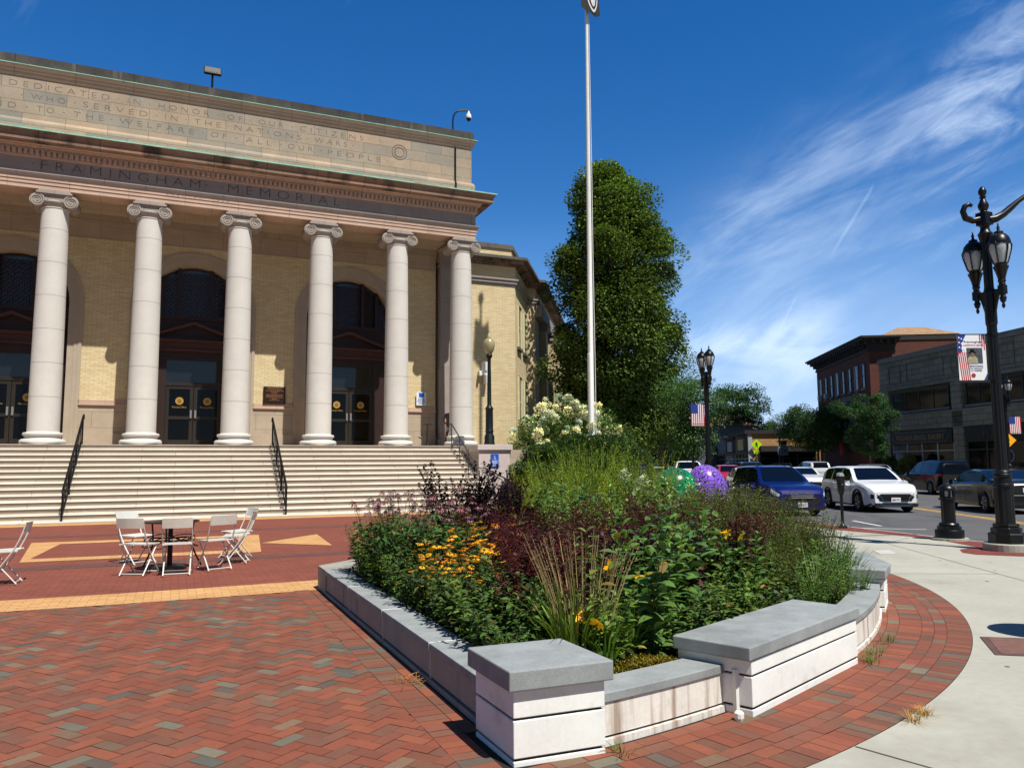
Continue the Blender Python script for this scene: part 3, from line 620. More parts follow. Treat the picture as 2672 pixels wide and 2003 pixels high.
# plaques and signs
o = thing('bronze_plaque', 'dark bronze memorial plaque with raised lettering on the brick wall between two arches', 'plaque', (3.71, 33.6, 4.55))
b = MB(); b.box(-.44, .44, -.0, .1, -.36, .34); b.box(-.46, .46, -.01, .1, -.385, -.35); b.build('panel', mat('dark bronze', (.16,.11,.09), .5, metal=.4, amt=.2, scale=20), o)
b = MB()
for k, w_ in enumerate((.62,.5,.7,.34,.2,.66,.7,.66,.2,.4)):
    z = .27-k*.056; x = -w_/2
    while x < w_/2: l_ = rnd.uniform(.03, .1); b.box(x, min(x+l_, w_/2), -.008, 0, z, z+.024); x += l_+.02
b.build('lettering', mat('bronze letters', (.62,.42,.28), .5, metal=.4, amt=.1), o)
m_blue = mat('sign blue', (.05,.32,.72), .5, amt=.03); m_sw = mat('sign white', (.86,.87,.88), .5, amt=.02)
def accsign(o, w, h, back, mark):
    b = MB(); b.box(-w/2, w/2, 0, .02, -h/2, h/2); b.build('panel', back, o, bevel=.0)
    b = MB(); u_ = w*.18; z0_ = h*.24
    b.lathe([(0,0)], 0, 0, 3) if 0 else None
    b.xz([(u_*.25*math.cos(2*math.pi*k/10)-u_*.2, z0_+u_*1.0+u_*.25*math.sin(2*math.pi*k/10)) for k in range(10)], -.012, -.008)
    b.strip([[(-.0+u_*.8*r_*math.cos(a_), -.010, z0_-u_*.35+u_*.8*r_*math.sin(a_)) for r_ in (1., .74)] for a_ in [R(140+k*16) for k in range(15)]])
    b.box(-u_*.3, -u_*.05, -.012, -.008, z0_-u_*.1, z0_+u_*.75); b.box(-u_*.3, u_*.5, -.012, -.008, z0_-u_*.1, z0_+u_*.1); b.box(u_*.4, u_*.6, -.012, -.008, z0_-u_*.6, z0_+u_*.1)
    for k, q in enumerate((.7,.6,.8,.66,.5)):
        z = -h*.02-k*h*.095
        x = -w*q/2
        while x < w*q/2: l_ = rnd.uniform(.05, .14)*w*1.4; b.box(x, min(x+l_, w*q/2), -.006, -.001, z, z+h*.045); x += l_+w*.04
    b.build('lettering', mark, o)
o = thing('accessibility_sign', 'white accessibility notice with blue wheelchair symbol on the porch wall right of the fifth column', 'sign', (10.07, 33.57, 4.56)); accsign(o, .46, .60, m_sw, m_blue)
b = MB(); b.box(-.12, .12, -.006, -.002, .07, .26); b.build('symbol_panel', m_blue, o)
o = thing('accessibility_sign', 'blue accessibility sign with white wheelchair symbol on the stone stair pedestal', 'sign', (11.43, 28.17, 1.74)); accsign(o, .33, .52, m_blue, m_sw)
# stairs
SC_ = thing('staircase', 'wide flight of thirteen pale stone steps up to the columned porch', 'stairs', (.5, 26.3, 0))
NS, RR, TT = 13, (PZ-.03)/13, .33; xl, xr = XL-.5, 10.78
prof = [(26.3-.02, 0), (26.3-.02, .03)]
for k in range(NS):
    y = 26.3+TT*k; z = .03+RR*k
    prof += [(y+.012, z), (y+.012, z+RR-.086), (y-.012, z+RR-.084), (y-.012, z+RR-.010), (y-.004, z+RR)]
prof += [(30.9, PZ), (30.9, 0)]
b = MB(); b.strip([[(xl, y, z) for y, z in prof], [(xr, y, z) for y, z in prof]]); b.f = [q[::-1] for q in b.f]
n = len(prof); b.add([(xl, y, z) for y, z in prof], [tuple(range(n))]); b.mi = [0]*len(b.f)
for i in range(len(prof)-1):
    if abs(prof[i][0]-prof[i+1][0]) < .001 and .06 < prof[i+1][1]-prof[i][1] < .08: b.mi[i] = 1   # nosing front, coloured darker brown than the riser below
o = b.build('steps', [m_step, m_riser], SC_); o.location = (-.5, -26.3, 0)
b = MB(); b.box(xl, xr, 25.75, 26.28, -.002, .035); o = b.build('kerb', m_step, SC_); o.location = (-.5, -26.3, 0)
# pedestal
PD = thing('stair_pedestal', 'pinkish stone pedestal block with capped top ending the porch steps', 'pedestal', (11.43, 28.2, 0))
b = MB(); b.box(10.78-11.43, 12.08-11.43, 0, .5, 0, 2.10); b.box(10.70-11.43, 12.16-11.43, -.02, .5, 0, .25); b.build('block', m_pink, PD)
b = MB(); b.box(10.79-11.43, 12.06-11.43, .5, 2.4, 0, 2.09); b.build('cheek_wall', m_lime, PD)
b = MB(); b.box(10.74-11.43, 12.12-11.43, -.04, 2.4, 2.10, 2.16); b.box(10.70-11.43, 12.17-11.43, -.09, 2.4, 2.16, 2.37); b.build('cap', m_pink, PD, bevel=.012)
# ironwork railings down the steps
def ramp_z(y): return max(0, .03+(y-26.3)/TT*RR+RR*.6) if y > 26.2 else 0.
def iron_rail(x, label):
    o = thing('handrail', label, 'handrail', (x, 26.2, 0), group='railings down the porch steps')
    b = MB(); y0, y1 = 26.15, 30.5
    top = [(0, y0-26.2, .95), (0, y1-26.2, PZ+.98)]
    b.tube([(0, -.05-.1, .86), (0,-.05-.02,.95)]+top[1:]+[(0, y1-26.2+.14, PZ+1.04), (0, y1-26.2+.22, PZ+.98), (0, y1-26.2+.20, PZ+.9), (0, y1-26.2+.1, PZ+.9)], .03, 8); b.build('rail', m_iron, o, smooth=50)
    b = MB(); b.tube([(0,-.05,.18),(0,y1-26.2,PZ+.18)], .018, 6); b.tube([(0,-.05,.82),(0,y1-26.2,PZ+.84)], .014, 6); b.build('lower_rail', m_iron, o)
    for yy in (26.15, 27.6, 29.05, 30.5):
        b = MB(); z_ = max(0., (yy-26.3)/TT*RR); b.box(-.025, .025, yy-26.225, yy-26.175, z_-.02, z_+.98); b.build('post', m_iron, o)
    b = MB(); n_ = 34
    for k in range(n_):
        f_ = (k+.5)/n_; y_ = -.05+(y1-26.15)*f_; z_ = .2+(PZ)*f_
        if k % 3 == 2: b.tube([(0,y_,z_),(0,y_,z_+.62)], .008, 5)
        else:
            s_ = 1 if k % 3 else -1
            b.tube([(0, y_+.07*math.sin(a_)*s_, z_+.31+.29*math.cos(a_)*(1 if a_ < math.pi else 1)) for a_ in [math.pi*j/8 for j in range(9)]], .009, 5)
    b.build('scrollwork', m_iron, o); return o
iron_rail(-2.98, 'black wrought iron stair railing with scrollwork, the one between the first and second columns')
iron_rail(3.33, 'black wrought iron stair railing seen almost edge on, in the middle of the steps')
o = thing('handrail', 'plain grey pipe handrail at the right end of the porch steps by the pedestal', 'handrail', (10.45, 26.2, 0), group='railings down the porch steps')
gr = mat('grey pipe', (.30,.31,.31), .45, metal=.5, amt=.1, scale=6)
b = MB(); b.tube([(0,4.6,PZ+.9),(0,4.3,PZ+.92),(0,1.35,1.50),(.06,1.26,1.47),(.30,1.25,1.47),(1.15,1.25,1.05),(1.5,1.25,1.03)], .028, 8); b.build('rail', gr, o, smooth=50)
b = MB(); b.tube([(0,4.4,PZ+.48),(0,1.35,1.06)], .018, 6); b.tube([(.06,1.25,0),(.06,1.25,1.38),(.28,1.25,1.38),(.98,1.25,1.02),(.98,1.25,0)], .02, 6); b.build('lower_rail', gr, o, smooth=50)
for yy in (4.3,3.3,2.3,1.35):
    b = MB(); z_ = max(0, (yy-.1)/TT*RR); b.tube([(0,yy,z_),(0,yy,.97+max(-.0,yy)/TT*RR*.99)], .018, 6); b.build('post', gr, o)
# rooftop floodlight and camera, wall cameras
o = thing('floodlight', 'black rectangular floodlight on a short post on top of the parapet', 'floodlight', (.81, 31.2, 16.17))
b = MB(); b.tube([(0,0,0),(0,0,.62)], .04, 8); b.box(-.08,.08,-.08,.08,0,.03); b.build('post', m_iron, o)
b = MB(Matrix.Translation((0,0,.80)) @ Matrix.Rotation(R(-25),4,'X')); b.box(-.32,.32,-.06,.06,-.19,.19); b.build('housing', m_iron, o, bevel=.03)
b = MB(Matrix.Translation((0,0,.80)) @ Matrix.Rotation(R(-25),4,'X'))
for k in range(8): b.box(-.24+k*.06,-.215+k*.06,-.078,-.062,-.12,.10)
b.build('louvre', mat('lamp louvre', (.2,.18,.16), .5, amt=0), o)
o = thing('security_camera', 'white dome camera hanging from a black gooseneck pole on the roof corner', 'security camera', (10.73, 31.2, 16.17))
b = MB(); b.tube([(0,0,0),(0,0,.55),(.03,0,.75),(.12,0,.92),(.27,0,1.03),(.5,0,1.08),(.78,0,1.12)], .035, 8); b.build('pole', m_iron, o, smooth=50)
b = MB(); b.lathe([(.03,1.12),(.05,1.0),(.11,.93),(.125,.80),(.12,.76)], .74, 0, 16); b.build('housing', m_white, o, smooth=40)
b = MB(); b.lathe([(.03,.63),(.08,.66),(.11,.72),(.118,.76)], .74, 0, 16); b.build('dome', m_glass, o, smooth=60)
o = thing('security_camera', 'pair of white box cameras stacked on the buff brick side wing wall', 'security camera', (13.55, 34.62, 5.9))
b = MB(); b.box(-.12,.10,-.10,.18,.18,.62); b.box(-.05,.13,-.16,.1,-.45,-.02); b.build('housing', m_white, o, bevel=.01)
b = MB(); b.box(-.30,.22,-.04,.18,-.02,.18); b.box(-.32,-.22,-.14,0,-.06,.10); b.build('bracket', m_white, o)
# side wing, in the walls' own frames
m_wt = mat('wing coping', (.36,.34,.31), .9, amt=.25, scale=2, streak=(2.,.55,.6,lin((.2,.2,.19))))
m_bye2 = bmat('wing buff brick', (.82,.76,.61), (.77,.69,.53), (.66,.59,.46), .30, .08, .007, amt=.05, scale=.5, rough=.85, bumpy=.4)
wg = bpy.data.objects.new('wing', None); C.objects.link(wg); wg.parent = MBG; wg.location = (-.5, -33, 0)
A32 = R(32); U2 = Vector((math.sin(A32), math.cos(A32), 0)); N2 = Vector((math.cos(A32), -math.sin(A32), 0))
P0 = Vector((15.24, 34.8, 0)); P1 = P0+U2*4.5; P2 = P1+Vector((.5, 0, 0)); P2b = P2+U2*29; 
def outline(off):   # wing footprint, pushed out by off
    k = lambda P, a, b_: (P.x+a*off, P.y+b_*off)
    # corner offsets (approximate mitres)
    return [(11.0, 34.8-off), (P0.x+off*.75, 34.8-off), (P1.x+N2.x*off+off*.1, P1.y-off*.9), (P2.x+off*.75, P2.y-off*.9), (P2b.x+N2.x*off, P2b.y+N2.y*off), (P2b.x-8, P2b.y+5), (11.0, 64)]
def wlayer(name, m, z0, z1, off, **k): b = MB(); b.prism(outline(off), z0, z1); return P3(b, name, m, wg, **k)
wlayer('wall', m_bye2, 0, 10.41, 0)
wlayer('base_course', m_lime, 0, 1.2, .08)
wlayer('string_course', m_frz, 10.41, 10.50, .05); wlayer('string_course', m_frz, 10.50, 10.66, .10); wlayer('string_course', m_frz, 10.66, 10.74, .16)
wlayer('wall', m_bye2, 10.74, 11.36, .02)
wlayer('cornice', m_corn, 11.36, 11.48, .15); wlayer('cornice', m_corn, 11.48, 11.62, .42); wlayer('cornice', m_wt, 11.62, 11.76, .58)
wlayer('wall', m_bye2, 11.76, 12.28, -.15); wlayer('coping', m_wt, 12.28, 12.52, -.08)
b = MB(); b.box(11.3, 12.4, 33.2, 35, 11.9, 12.25); b.box(11.3,12.5,33.1,35,12.25,12.33); P3(b, 'link_cornice', m_corn, wg)
def wallbox(mb, P, s0, s1, d0, d1, z0, z1):    # box on a side wall: s along, d outward
    a_ = P+U2*s0; b_ = P+U2*s1
    mb.prism([(a_.x+N2.x*d0, a_.y+N2.y*d0), (b_.x+N2.x*d0, b_.y+N2.y*d0), (b_.x+N2.x*d1, b_.y+N2.y*d1), (a_.x+N2.x*d1, a_.y+N2.y*d1)], z0, z1)
m_crm = mat('cream window frame', (.80,.77,.62), .6, amt=.05)
for s0, s1 in ((.65,1.85),(2.75,3.95)):
    for z0, z1 in ((3.5,6.05),(7.47,9.68)):
        b = MB(); wallbox(b, P0, s0, s1, .004, .03, z0, z1); w_ = P3(b, 'window', m_crm, wg)
        b = MB(); wallbox(b, P0, s0+.12, s1-.12, .031, .038, z0+.1, (z0+z1)/2-.04); wallbox(b, P0, s0+.12, s1-.12, .031, .038, (z0+z1)/2+.04, z1-.1); P3(b, 'pane', m_glass, w_)
        b = MB(); wallbox(b, P0, s0-.08, s1+.08, .0, .14, z0-.14, z0); P3(b, 'sill', m_wt, w_)
        b = MB(); wallbox(b, P0, s0-.0, s0+.07, .0, .10, z0, z1); wallbox(b, P0, s1-.07, s1, .0, .10, z0, z1); wallbox(b, P0, s0, s1, .0, .10, z1-.07, z1); P3(b, 'frame', m_crm, w_)
for k in range(8):
    s0 = 2.2+k*3.55
    b = MB(); wallbox(b, P2, s0, s0+.85, .0, .38, 1.2, 9.3); wallbox(b, P2, s0-.06, s0+.91, 0, .46, 1.2, 1.7); w_ = P3(b, 'pier', m_bye2, wg)
    b = MB(); wallbox(b, P2, s0-.08, s0+.93, 0, .46, 9.3, 9.62); wallbox(b, P2, s0-.15, s0+1.0, 0, .55, 9.62, 9.75); P3(b, 'pier_capital', m_frz, wg)
    if k < 7:
        for z0, z1 in ((2.2,5.3),(6.2,9.2)):
            b = MB(); wallbox(b, P2, s0+1.15, s0+3.2, .004, .03, z0, z1); w_ = P3(b, 'window', m_glass, wg)
            b = MB(); wallbox(b, P2, s0+1.1, s0+3.25, .0, .12, z0-.15, z0); wallbox(b, P2, s0+2.13, s0+2.22, .03, .07, z0, z1); wallbox(b, P2, s0+1.15, s0+3.2, .03, .06, (z0+z1)/2-.04, (z0+z1)/2+.04); P3(b, 'frame', m_wood, w_)
b = MB(); wallbox(b, P2, 0, 29, 0, .40, 9.75, 10.41); P3(b, 'entablature', m_frz, wg)
# globe lamp on the pedestal
o = thing('globe_lamp', 'dark green post lamp with frosted acorn globe on the stair pedestal', 'lamp post', (11.37, 28.58, 2.37))
mg = mat('dark green patina iron', (.075,.115,.11), .45, metal=.3, amt=.35, scale=5)
b = MB(); b.lathe([(.22,0),(.22,.06),(.20,.10),(.20,.34),(.15,.42),(.15,.5),(.17,.55),(.15,.60),(.145,1.38),(.17,1.44),(.12,1.5),(.085,1.58),(.08,2.4),(.065,3.3),(.07,3.42),(.12,3.50),(.14,3.56),(.10,3.62)], 0, 0, 16); b.build('post', mg, o, smooth=35)
b = MB(); b.lathe([(.09,3.60),(.17,3.72),(.22,3.88),(.235,4.0),(.21,4.13),(.14,4.22),(.08,4.26)], 0, 0, 20); b.build('globe', mat('frosted acorn glass', (.58,.55,.40), .25, spec=.6, amt=.1, scale=3), o, smooth=60)
b = MB(); b.lathe([(.08,4.24),(.10,4.28),(.06,4.34),(.055,4.40),(.02,4.46)], 0, 0, 12); b.build('finial', mat('globe cap', (.62,.58,.42), .4, amt=.1), o, smooth=60)
# ------------------------------------------------------------ stone planter
m_bl = mat('bluestone granite cap', (.53,.55,.55), .8, amt=.16, scale=5, bumpy=.25, bscale=220, stain=(1.6,.52,.55), staincol=lin((.40,.415,.41)))
m_bw = mat('white granite block', (.87,.88,.86), .8, amt=.06, scale=3, bumpy=.12, bscale=200, stain=(2.6,.58,.55), staincol=lin((.66,.64,.59)), streak=(7.,.66,.4,lin((.55,.49,.42))))
m_groove = mat('dark rebate', (.12,.115,.11), .9, amt=0)
PL = thing('stone_planter', 'raised bed of pale granite blocks with grey stone copings in the foreground', 'planter', (1.7, 3.94, 0))
def PP(b, name, m, parent=None, **k):
    o = b.build(name, m, parent or PL, **k)
    if (parent or PL) is PL: o.location = (-1.7, -3.94, 0)
    return o
def chamf(poly, d):   # shrink helper for rebates
    cx = sum(p[0] for p in poly)/len(poly); cy = sum(p[1] for p in poly)/len(poly)
    out_ = []
    for x, y in poly:
        v = Vector((cx-x, cy-y)); v = v.normalized()*d; out_.append((x+v.x, y+v.y))
    return out_
def blockwork(name, poly, courses, capz, caph, over):
    """stacked granite blocks split by dark rebates, with an overhanging cap"""
    b = MB()
    for z0, z1 in courses: b.prism(poly, z0, z1)
    body = PP(b, name, m_bw, bevel=.005)
    b = MB(); b.prism(chamf(poly, .022), .01, capz); PP(b, 'rebate', m_groove, body)
    if caph:
        b = MB(); b.prism(chamf(poly, -over), capz, capz+caph); PP(b, 'cap', m_bl, body, bevel=.008)
    return body
pier = [(1.70,3.94),(2.25,3.925),(2.235,4.47),(1.69,4.485)]
blockwork('corner_pier', chamf(pier, .0), [(0,.03),(.045,.238),(.252,.392)], .40, .108, .055)
bench = [(3.405,4.07),(5.06,4.775),(4.86,5.27),(3.19,4.56)]
blockwork('bench_block', bench, [(0,.045),(.06,.245),(.258,.345)], .352, .085, .045)
def rings(r0, r1, a0, a1, n): return [(cx0+r0*math.cos(R(a0+(a1-a0)*i/n)), cy0+r0*math.sin(R(a0+(a1-a0)*i/n))) for i in range(n+1)]+[(cx0+r1*math.cos(R(a1-(a1-a0)*i/n)), cy0+r1*math.sin(R(a1-(a1-a0)*i/n))) for i in range(n+1)]
m_bwl = mat('stained low wall granite', (.83,.815,.78), .85, amt=.09, scale=3, bumpy=.15, bscale=160, stain=(3.2,.60,.5), staincol=lin((.56,.52,.45)), streak=(9.,.50,.75,lin((.52,.42,.32))))
def curvewall(name, a0, a1, n, ztop, rr=8.93):
    b = MB(); b.prism(rings(rr, rr-.24, a0, a1, n), .055, ztop-.055); b.prism(rings(rr+.015, rr-.2, a0, a1, n), 0, .04); w_ = PP(b, name, m_bwl)
    b = MB(); b.prism(rings(rr-.02, rr-.2, a0, a1, n), .02, ztop-.05); PP(b, 'rebate', m_groove, w_)
    b = MB(); b.prism(rings(rr+.012, rr-.27, a0, a1, n), ztop-.055, ztop); PP(b, 'coping', m_bl, w_, bevel=.006)
curvewall('low_wall', -80.9, -73.7, 8, .295, 8.9)
curvewall('curved_wall', -62.3, -45.3, 14, .30, 8.97)
blockwork('end_pier', [(7.02,6.22),(7.52,6.62),(8.20,7.55),(7.75,7.85),(6.72,6.62)], [(0,.045),(.06,.22),(.235,.345)], .352, .095, .05)
m_bws = mat('side granite block', (.57,.56,.52), .8, amt=.12, scale=3, bumpy=.12, bscale=200, streak=(6.,.58,.7,lin((.45,.36,.30))), stain=(1.8,.63,.6), staincol=lin((.42,.38,.37)))  # darker than the front blocks: dirt, plus this side's shade put into the colour
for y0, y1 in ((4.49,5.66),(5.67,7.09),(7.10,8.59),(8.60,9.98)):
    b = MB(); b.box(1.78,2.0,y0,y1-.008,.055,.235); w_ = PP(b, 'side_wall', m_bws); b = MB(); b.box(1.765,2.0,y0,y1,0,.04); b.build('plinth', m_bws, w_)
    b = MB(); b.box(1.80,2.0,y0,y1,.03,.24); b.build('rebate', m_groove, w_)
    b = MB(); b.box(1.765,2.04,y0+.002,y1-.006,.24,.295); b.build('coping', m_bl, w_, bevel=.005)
b = MB(); b.prism([(1.77,9.99),(2.05,9.99),(2.3,10.4),(5,12.9),(7.4,13.2),(9.0,11.3),(9.2,11.4),(7.5,13.45),(4.9,13.15),(1.77,10.55)], 0, .295); PP(b, 'back_wall', m_bws)
b = MB()
for y_ in (5.66,7.09,8.59): b.box(1.762,2.042,y_-.007,y_+.006,.2395,.2975); b.box(1.775,1.79,y_-.006,y_+.004,.04,.24)
PP(b, 'mortar_joint', mat('white mortar', (.82,.82,.80), .9, amt=.08, scale=8))
soil = MB(); soil.prism([(1.95,4.4),(2.3,4.12),(3.4,4.3),(4.9,5.0),(5.6,5.3),(6.4,5.95),(7.0,6.5),(8.0,7.7),(9.0,11.2),(7.4,13.1),(5,12.85),(1.95,10)], .0, .235)
PP(soil, 'soil', mat('planter soil', (.17,.135,.11), .95, amt=.35, scale=8, bumpy=.8, bscale=30))
b = MB(); b.box(3.345,3.375,4.155,4.19,.02,.28); b.lathe([(.022,0),(.03,.02),(.03,.05),(.02,.06)], 3.285, 4.06, 10); PP(b, 'sealant_pad', m_white)
# ------------------------------------------------------------ vegetation kit
class Veg:
    def __init__(s): s.V = []; s.F = []; s.K = []; s.n = 0
    def raw(s, V, F, K): s.V.append(V); s.F.append(F+s.n); s.K.append(K); s.n += len(V)
    def leaves(s, P, D, L, Wd, K, droop=.25, seg=2, fold=.15, ups=None):
        """P base, D direction, L length, Wd width, K colour; each leaf a folded tapering strip"""
        P = np.asarray(P, float); D = np.asarray(D, float); n = len(P)
        if n == 0: return
        D = D/np.maximum(np.linalg.norm(D, axis=1, keepdims=True), 1e-6)
        L = np.broadcast_to(np.asarray(L, float), (n,))[:, None]; Wd = np.broadcast_to(np.asarray(Wd, float), (n,))[:, None]; droop = np.broadcast_to(np.asarray(droop, float), (n,))[:, None]
        up = np.array([[0, 0, 1.]])+RNG.normal(0, .25, (n, 3)) if ups is None else ups
        S = np.cross(D, up); S /= np.maximum(np.linalg.norm(S, axis=1, keepdims=True), 1e-6); N = np.cross(S, D)
        g_ = np.array([[0, 0, -1.]])
        ts = {1: [(0, 0), (.5, 1), (1, 0)], 2: [(0, .12), (.38, 1), (.72, .75), (1, 0)], 3: [(0, .15), (.22, .8), (.5, 1), (.78, .65), (1, 0)]}[seg]
        rows = []
        for t, w in ts:
            c = P+D*L*t+g_*L*droop*t*t
            if w == 0: rows.append([c])
            else: rows.append([c-S*Wd*w/2+N*Wd*w*fold, c+S*Wd*w/2+N*Wd*w*fold])
        flat_ = [q for r_ in rows for q in r_]; k = len(flat_); V = np.stack(flat_, 1).reshape(-1, 3)
        f_ = []; i = 0
        for a_, b_ in zip(rows[:-1], rows[1:]):
            la, lb = len(a_), len(b_)
            if la == 1 and lb == 2: f_ += [(i, i+1, i+2)]
            elif la == 2 and lb == 2: f_ += [(i, i+1, i+3), (i, i+3, i+2)]
            elif la == 2 and lb == 1: f_ += [(i, i+1, i+2)]
            i += la
        F = (np.array(f_)[None]+(np.arange(n)*k)[:, None, None]).reshape(-1, 3)
        K = np.asarray(K, float); K = np.broadcast_to(K, (n, 3)); s.raw(V, F, np.repeat(K, k, axis=0))
    def stems(s, pts, r, K):
        """pts (n, m, 3) polylines as three-sided tubes tapering to the tip"""
        pts = np.asarray(pts, float); n, m, _ = pts.shape
        d = pts[:, -1]-pts[:, 0]; d /= np.maximum(np.linalg.norm(d, axis=1, keepdims=True), 1e-6)
        a_ = np.cross(d, [[.31, .95, .1]]); a_ /= np.maximum(np.linalg.norm(a_, axis=1, keepdims=True), 1e-6); b_ = np.cross(d, a_)
        r = np.broadcast_to(np.asarray(r, float), (n,))
        V = []
        for i in range(m):
            rr = (r*(1-.65*i/(m-1)))[:, None]
            for q in range(3): V.append(pts[:, i]+rr*(a_*math.cos(2.094*q)+b_*math.sin(2.094*q)))
        V = np.stack(V, 1).reshape(-1, 3); f_ = []
        for i in range(m-1):
            for q in range(3):
                q2 = (q+1) % 3; A_, B_, C_, D_ = i*3+q, i*3+q2, i*3+3+q2, i*3+3+q; f_ += [(A_, B_, C_), (A_, C_, D_)]
        F = (np.array(f_)[None]+(np.arange(n)*m*3)[:, None, None]).reshape(-1, 3)
        s.raw(V, F, np.repeat(np.broadcast_to(np.asarray(K, float), (n, 3)), m*3, axis=0))
    def mesh(s, name, m):
        V = np.concatenate(s.V).astype(np.float32); F = np.concatenate(s.F).astype(np.int32); K = np.concatenate(s.K).astype(np.float32)
        me = bpy.data.meshes.new(name); me.vertices.add(len(V)); me.vertices.foreach_set('co', V.ravel())
        me.loops.add(len(F)*3); me.loops.foreach_set('vertex_index', F.ravel()); me.polygons.add(len(F))
        me.polygons.foreach_set('loop_start', np.arange(len(F), dtype=np.int32)*3); me.update(calc_edges=True)
        ca_ = me.color_attributes.new('Col', 'FLOAT_COLOR', 'POINT'); ca_.data.foreach_set('color', np.concatenate([K, np.ones((len(K), 1), np.float32)], 1).ravel())
        me.materials.append(m); me.validate(); return me
    def build(s, name, m, parent=None):
        o = bpy.data.objects.new(name, s.mesh(name, m)); C.objects.link(o); o.parent = parent; return o
RNG = np.random.default_rng(11); DRY = .04
m_leaf = vegmat('leaf'); m_pet = vegmat('petal', .15, .5); m_bark = mat('bark', (.30,.26,.22), .9, amt=.25, scale=6, bumpy=.6, bscale=25)
def gcol(base, n, v=.18, h=.12):
    b_ = np.array([(q/12.92 if q <= .04045 else ((q+.055)/1.055)**2.4) for q in base])
    k = np.exp(RNG.normal(0, v, (n, 1))); t = RNG.normal(0, h, (n, 1)); dry = RNG.uniform(0, 1, (n, 1)) < (DRY if base[1] > base[0] and base[2] < .3 else 0); b_ = np.where(dry, np.array([[.22, .17, .045]]), b_); return np.clip(b_*k*(1+t*np.array([[1., .25, -.5]])), .002, 1)
def dirs(n, zlo, zhi, a=None):
    a = RNG.uniform(0, 2*math.pi, n) if a is None else a; z = RNG.uniform(zlo, zhi, n); r = np.sqrt(np.maximum(1-z*z, 0)); return np.stack([r*np.cos(a), r*np.sin(a), z], 1)
def arch_stems(n, spread, h, hv=.15, m=5, lean=.35, base=.06):
    """n stems rising from near the origin, leaning outward; returns (n, m, 3)"""
    a = RNG.uniform(0, 2*math.pi, n); r = spread*np.sqrt(RNG.uniform(0, 1, n)); H = h*RNG.uniform(1-hv, 1+hv*.3, n)
    t = np.linspace(0, 1, m)[None]; b_ = base+r*.35
    x = np.cos(a)[:, None]*(b_[:, None]+(r*.65+lean*h*.2)[:, None]*t**1.6); y = np.sin(a)[:, None]*(b_[:, None]+(r*.65+lean*h*.2)[:, None]*t**1.6)
    return np.stack([x, y, H[:, None]*t], 2)
def along(st_, f_):
    """points on polylines at fractions f_ (n, k)"""
    n, m, _ = st_.shape; u_ = np.clip(f_, 0, .999)*(m-1); i = u_.astype(int); w = (u_-i)[..., None]; r_ = np.arange(n)[:, None]; return st_[r_, i]*(1-w)+st_[r_, i+1]*w
def leafy(h, spread, n, pairs, L, Wd, col, z0=.1, rise=(.1,.6), droop=.35, seg=2, stemcol=(.30,.36,.18), taper=.6, opp=True, hv=.2, var=.2):
    """upright leafy perennial"""
    v = Veg(); S = arch_stems(n, spread, h, hv); v.stems(S, .005, gcol(stemcol, n))
    f_ = np.linspace(z0, .99, pairs)[None].repeat(n, 0)+RNG.normal(0, .01, (n, pairs)); P = along(S, f_)
    a0 = RNG.uniform(0, 6.28, (n, 1))+np.arange(pairs)[None]*(1.57 if opp else 2.4)
    for side in ((0, math.pi) if opp else (0,)):
        a = (a0+side+RNG.normal(0, .25, a0.shape)).ravel(); D = dirs(len(a), rise[0], rise[1], a); ff = f_.ravel()
        sz = (1-taper*np.abs(ff-.45)*1.4)*RNG.uniform(.75, 1.15, len(a))
        D[:, 2] += np.maximum(ff-.75, 0)*2
        v.leaves(P.reshape(-1, 3), D, L*sz, Wd*sz, gcol(col, len(a), var), droop, seg)
    return v
def grass(h, n, Wd, col, spread=.12, lean=.7, seg=5, stemcol=None):
    v = Veg(); a = RNG.uniform(0, 6.28, n); L = h*RNG.uniform(.6, 1.1, n); ln = RNG.uniform(.1, lean, n); b_ = np.stack([np.cos(a)*spread*RNG.uniform(0, 1, n), np.sin(a)*spread*RNG.uniform(0, 1, n), np.zeros(n)], 1)
    rows = []
    S = np.stack([-np.sin(a), np.cos(a), np.zeros(n)], 1); 
    for i in range(seg+1):
        t = i/seg; c = b_+np.stack([np.cos(a)*ln*L*t**1.7, np.sin(a)*ln*L*t**1.7, L*(t-.45*ln*t**2.6)], 1); w = Wd*(1-t**2)+.0005; rows += [c-S*w/2, c+S*w/2]
    k = len(rows); V = np.stack(rows, 1).reshape(-1, 3); f_ = []
    for i in range(seg): f_ += [(2*i, 2*i+1, 2*i+3), (2*i, 2*i+3, 2*i+2)]
    v.raw(V, (np.array(f_)[None]+(np.arange(n)*k)[:, None, None]).reshape(-1, 3), np.repeat(gcol(col, n), k, axis=0)); return v
def shrub(w, h, n, L, Wd, col, stems=24, inner=.55, var=.22, lump=.16, z0=.1, squash=1., droop=.2):
    """dense bush: leaf tufts over a lumpy ellipsoid"""
    v = Veg(); D = dirs(n, -.35, 1.); ph = RNG.uniform(0, 6, 6)
    lum = 1+lump*(np.sin(D[:, 0]*7+ph[0])*np.sin(D[:, 1]*6+ph[1])+.7*np.sin(D[:, 2]*9+D[:, 0]*5+ph[2]))
    r = (inner+(1-inner)*RNG.uniform(0, 1, n)**.5)*lum
    P = D*r[:, None]*np.array([[w/2, w/2*squash, h*.52]])+np.array([[0, 0, h*.48]]); P[:, 2] = np.maximum(P[:, 2], z0*RNG.uniform(.5, 2, n))
    DD = D+RNG.normal(0, .5, (n, 3)); DD[:, 2] += .3
    v.leaves(P, DD, L*RNG.uniform(.7, 1.25, n), Wd*RNG.uniform(.8, 1.2, n), gcol(col, n, var), droop, 2)
    S = arch_stems(stems, w*.5, h*.8, .3); v.stems(S, .012, gcol((.22,.18,.14), stems)); return v
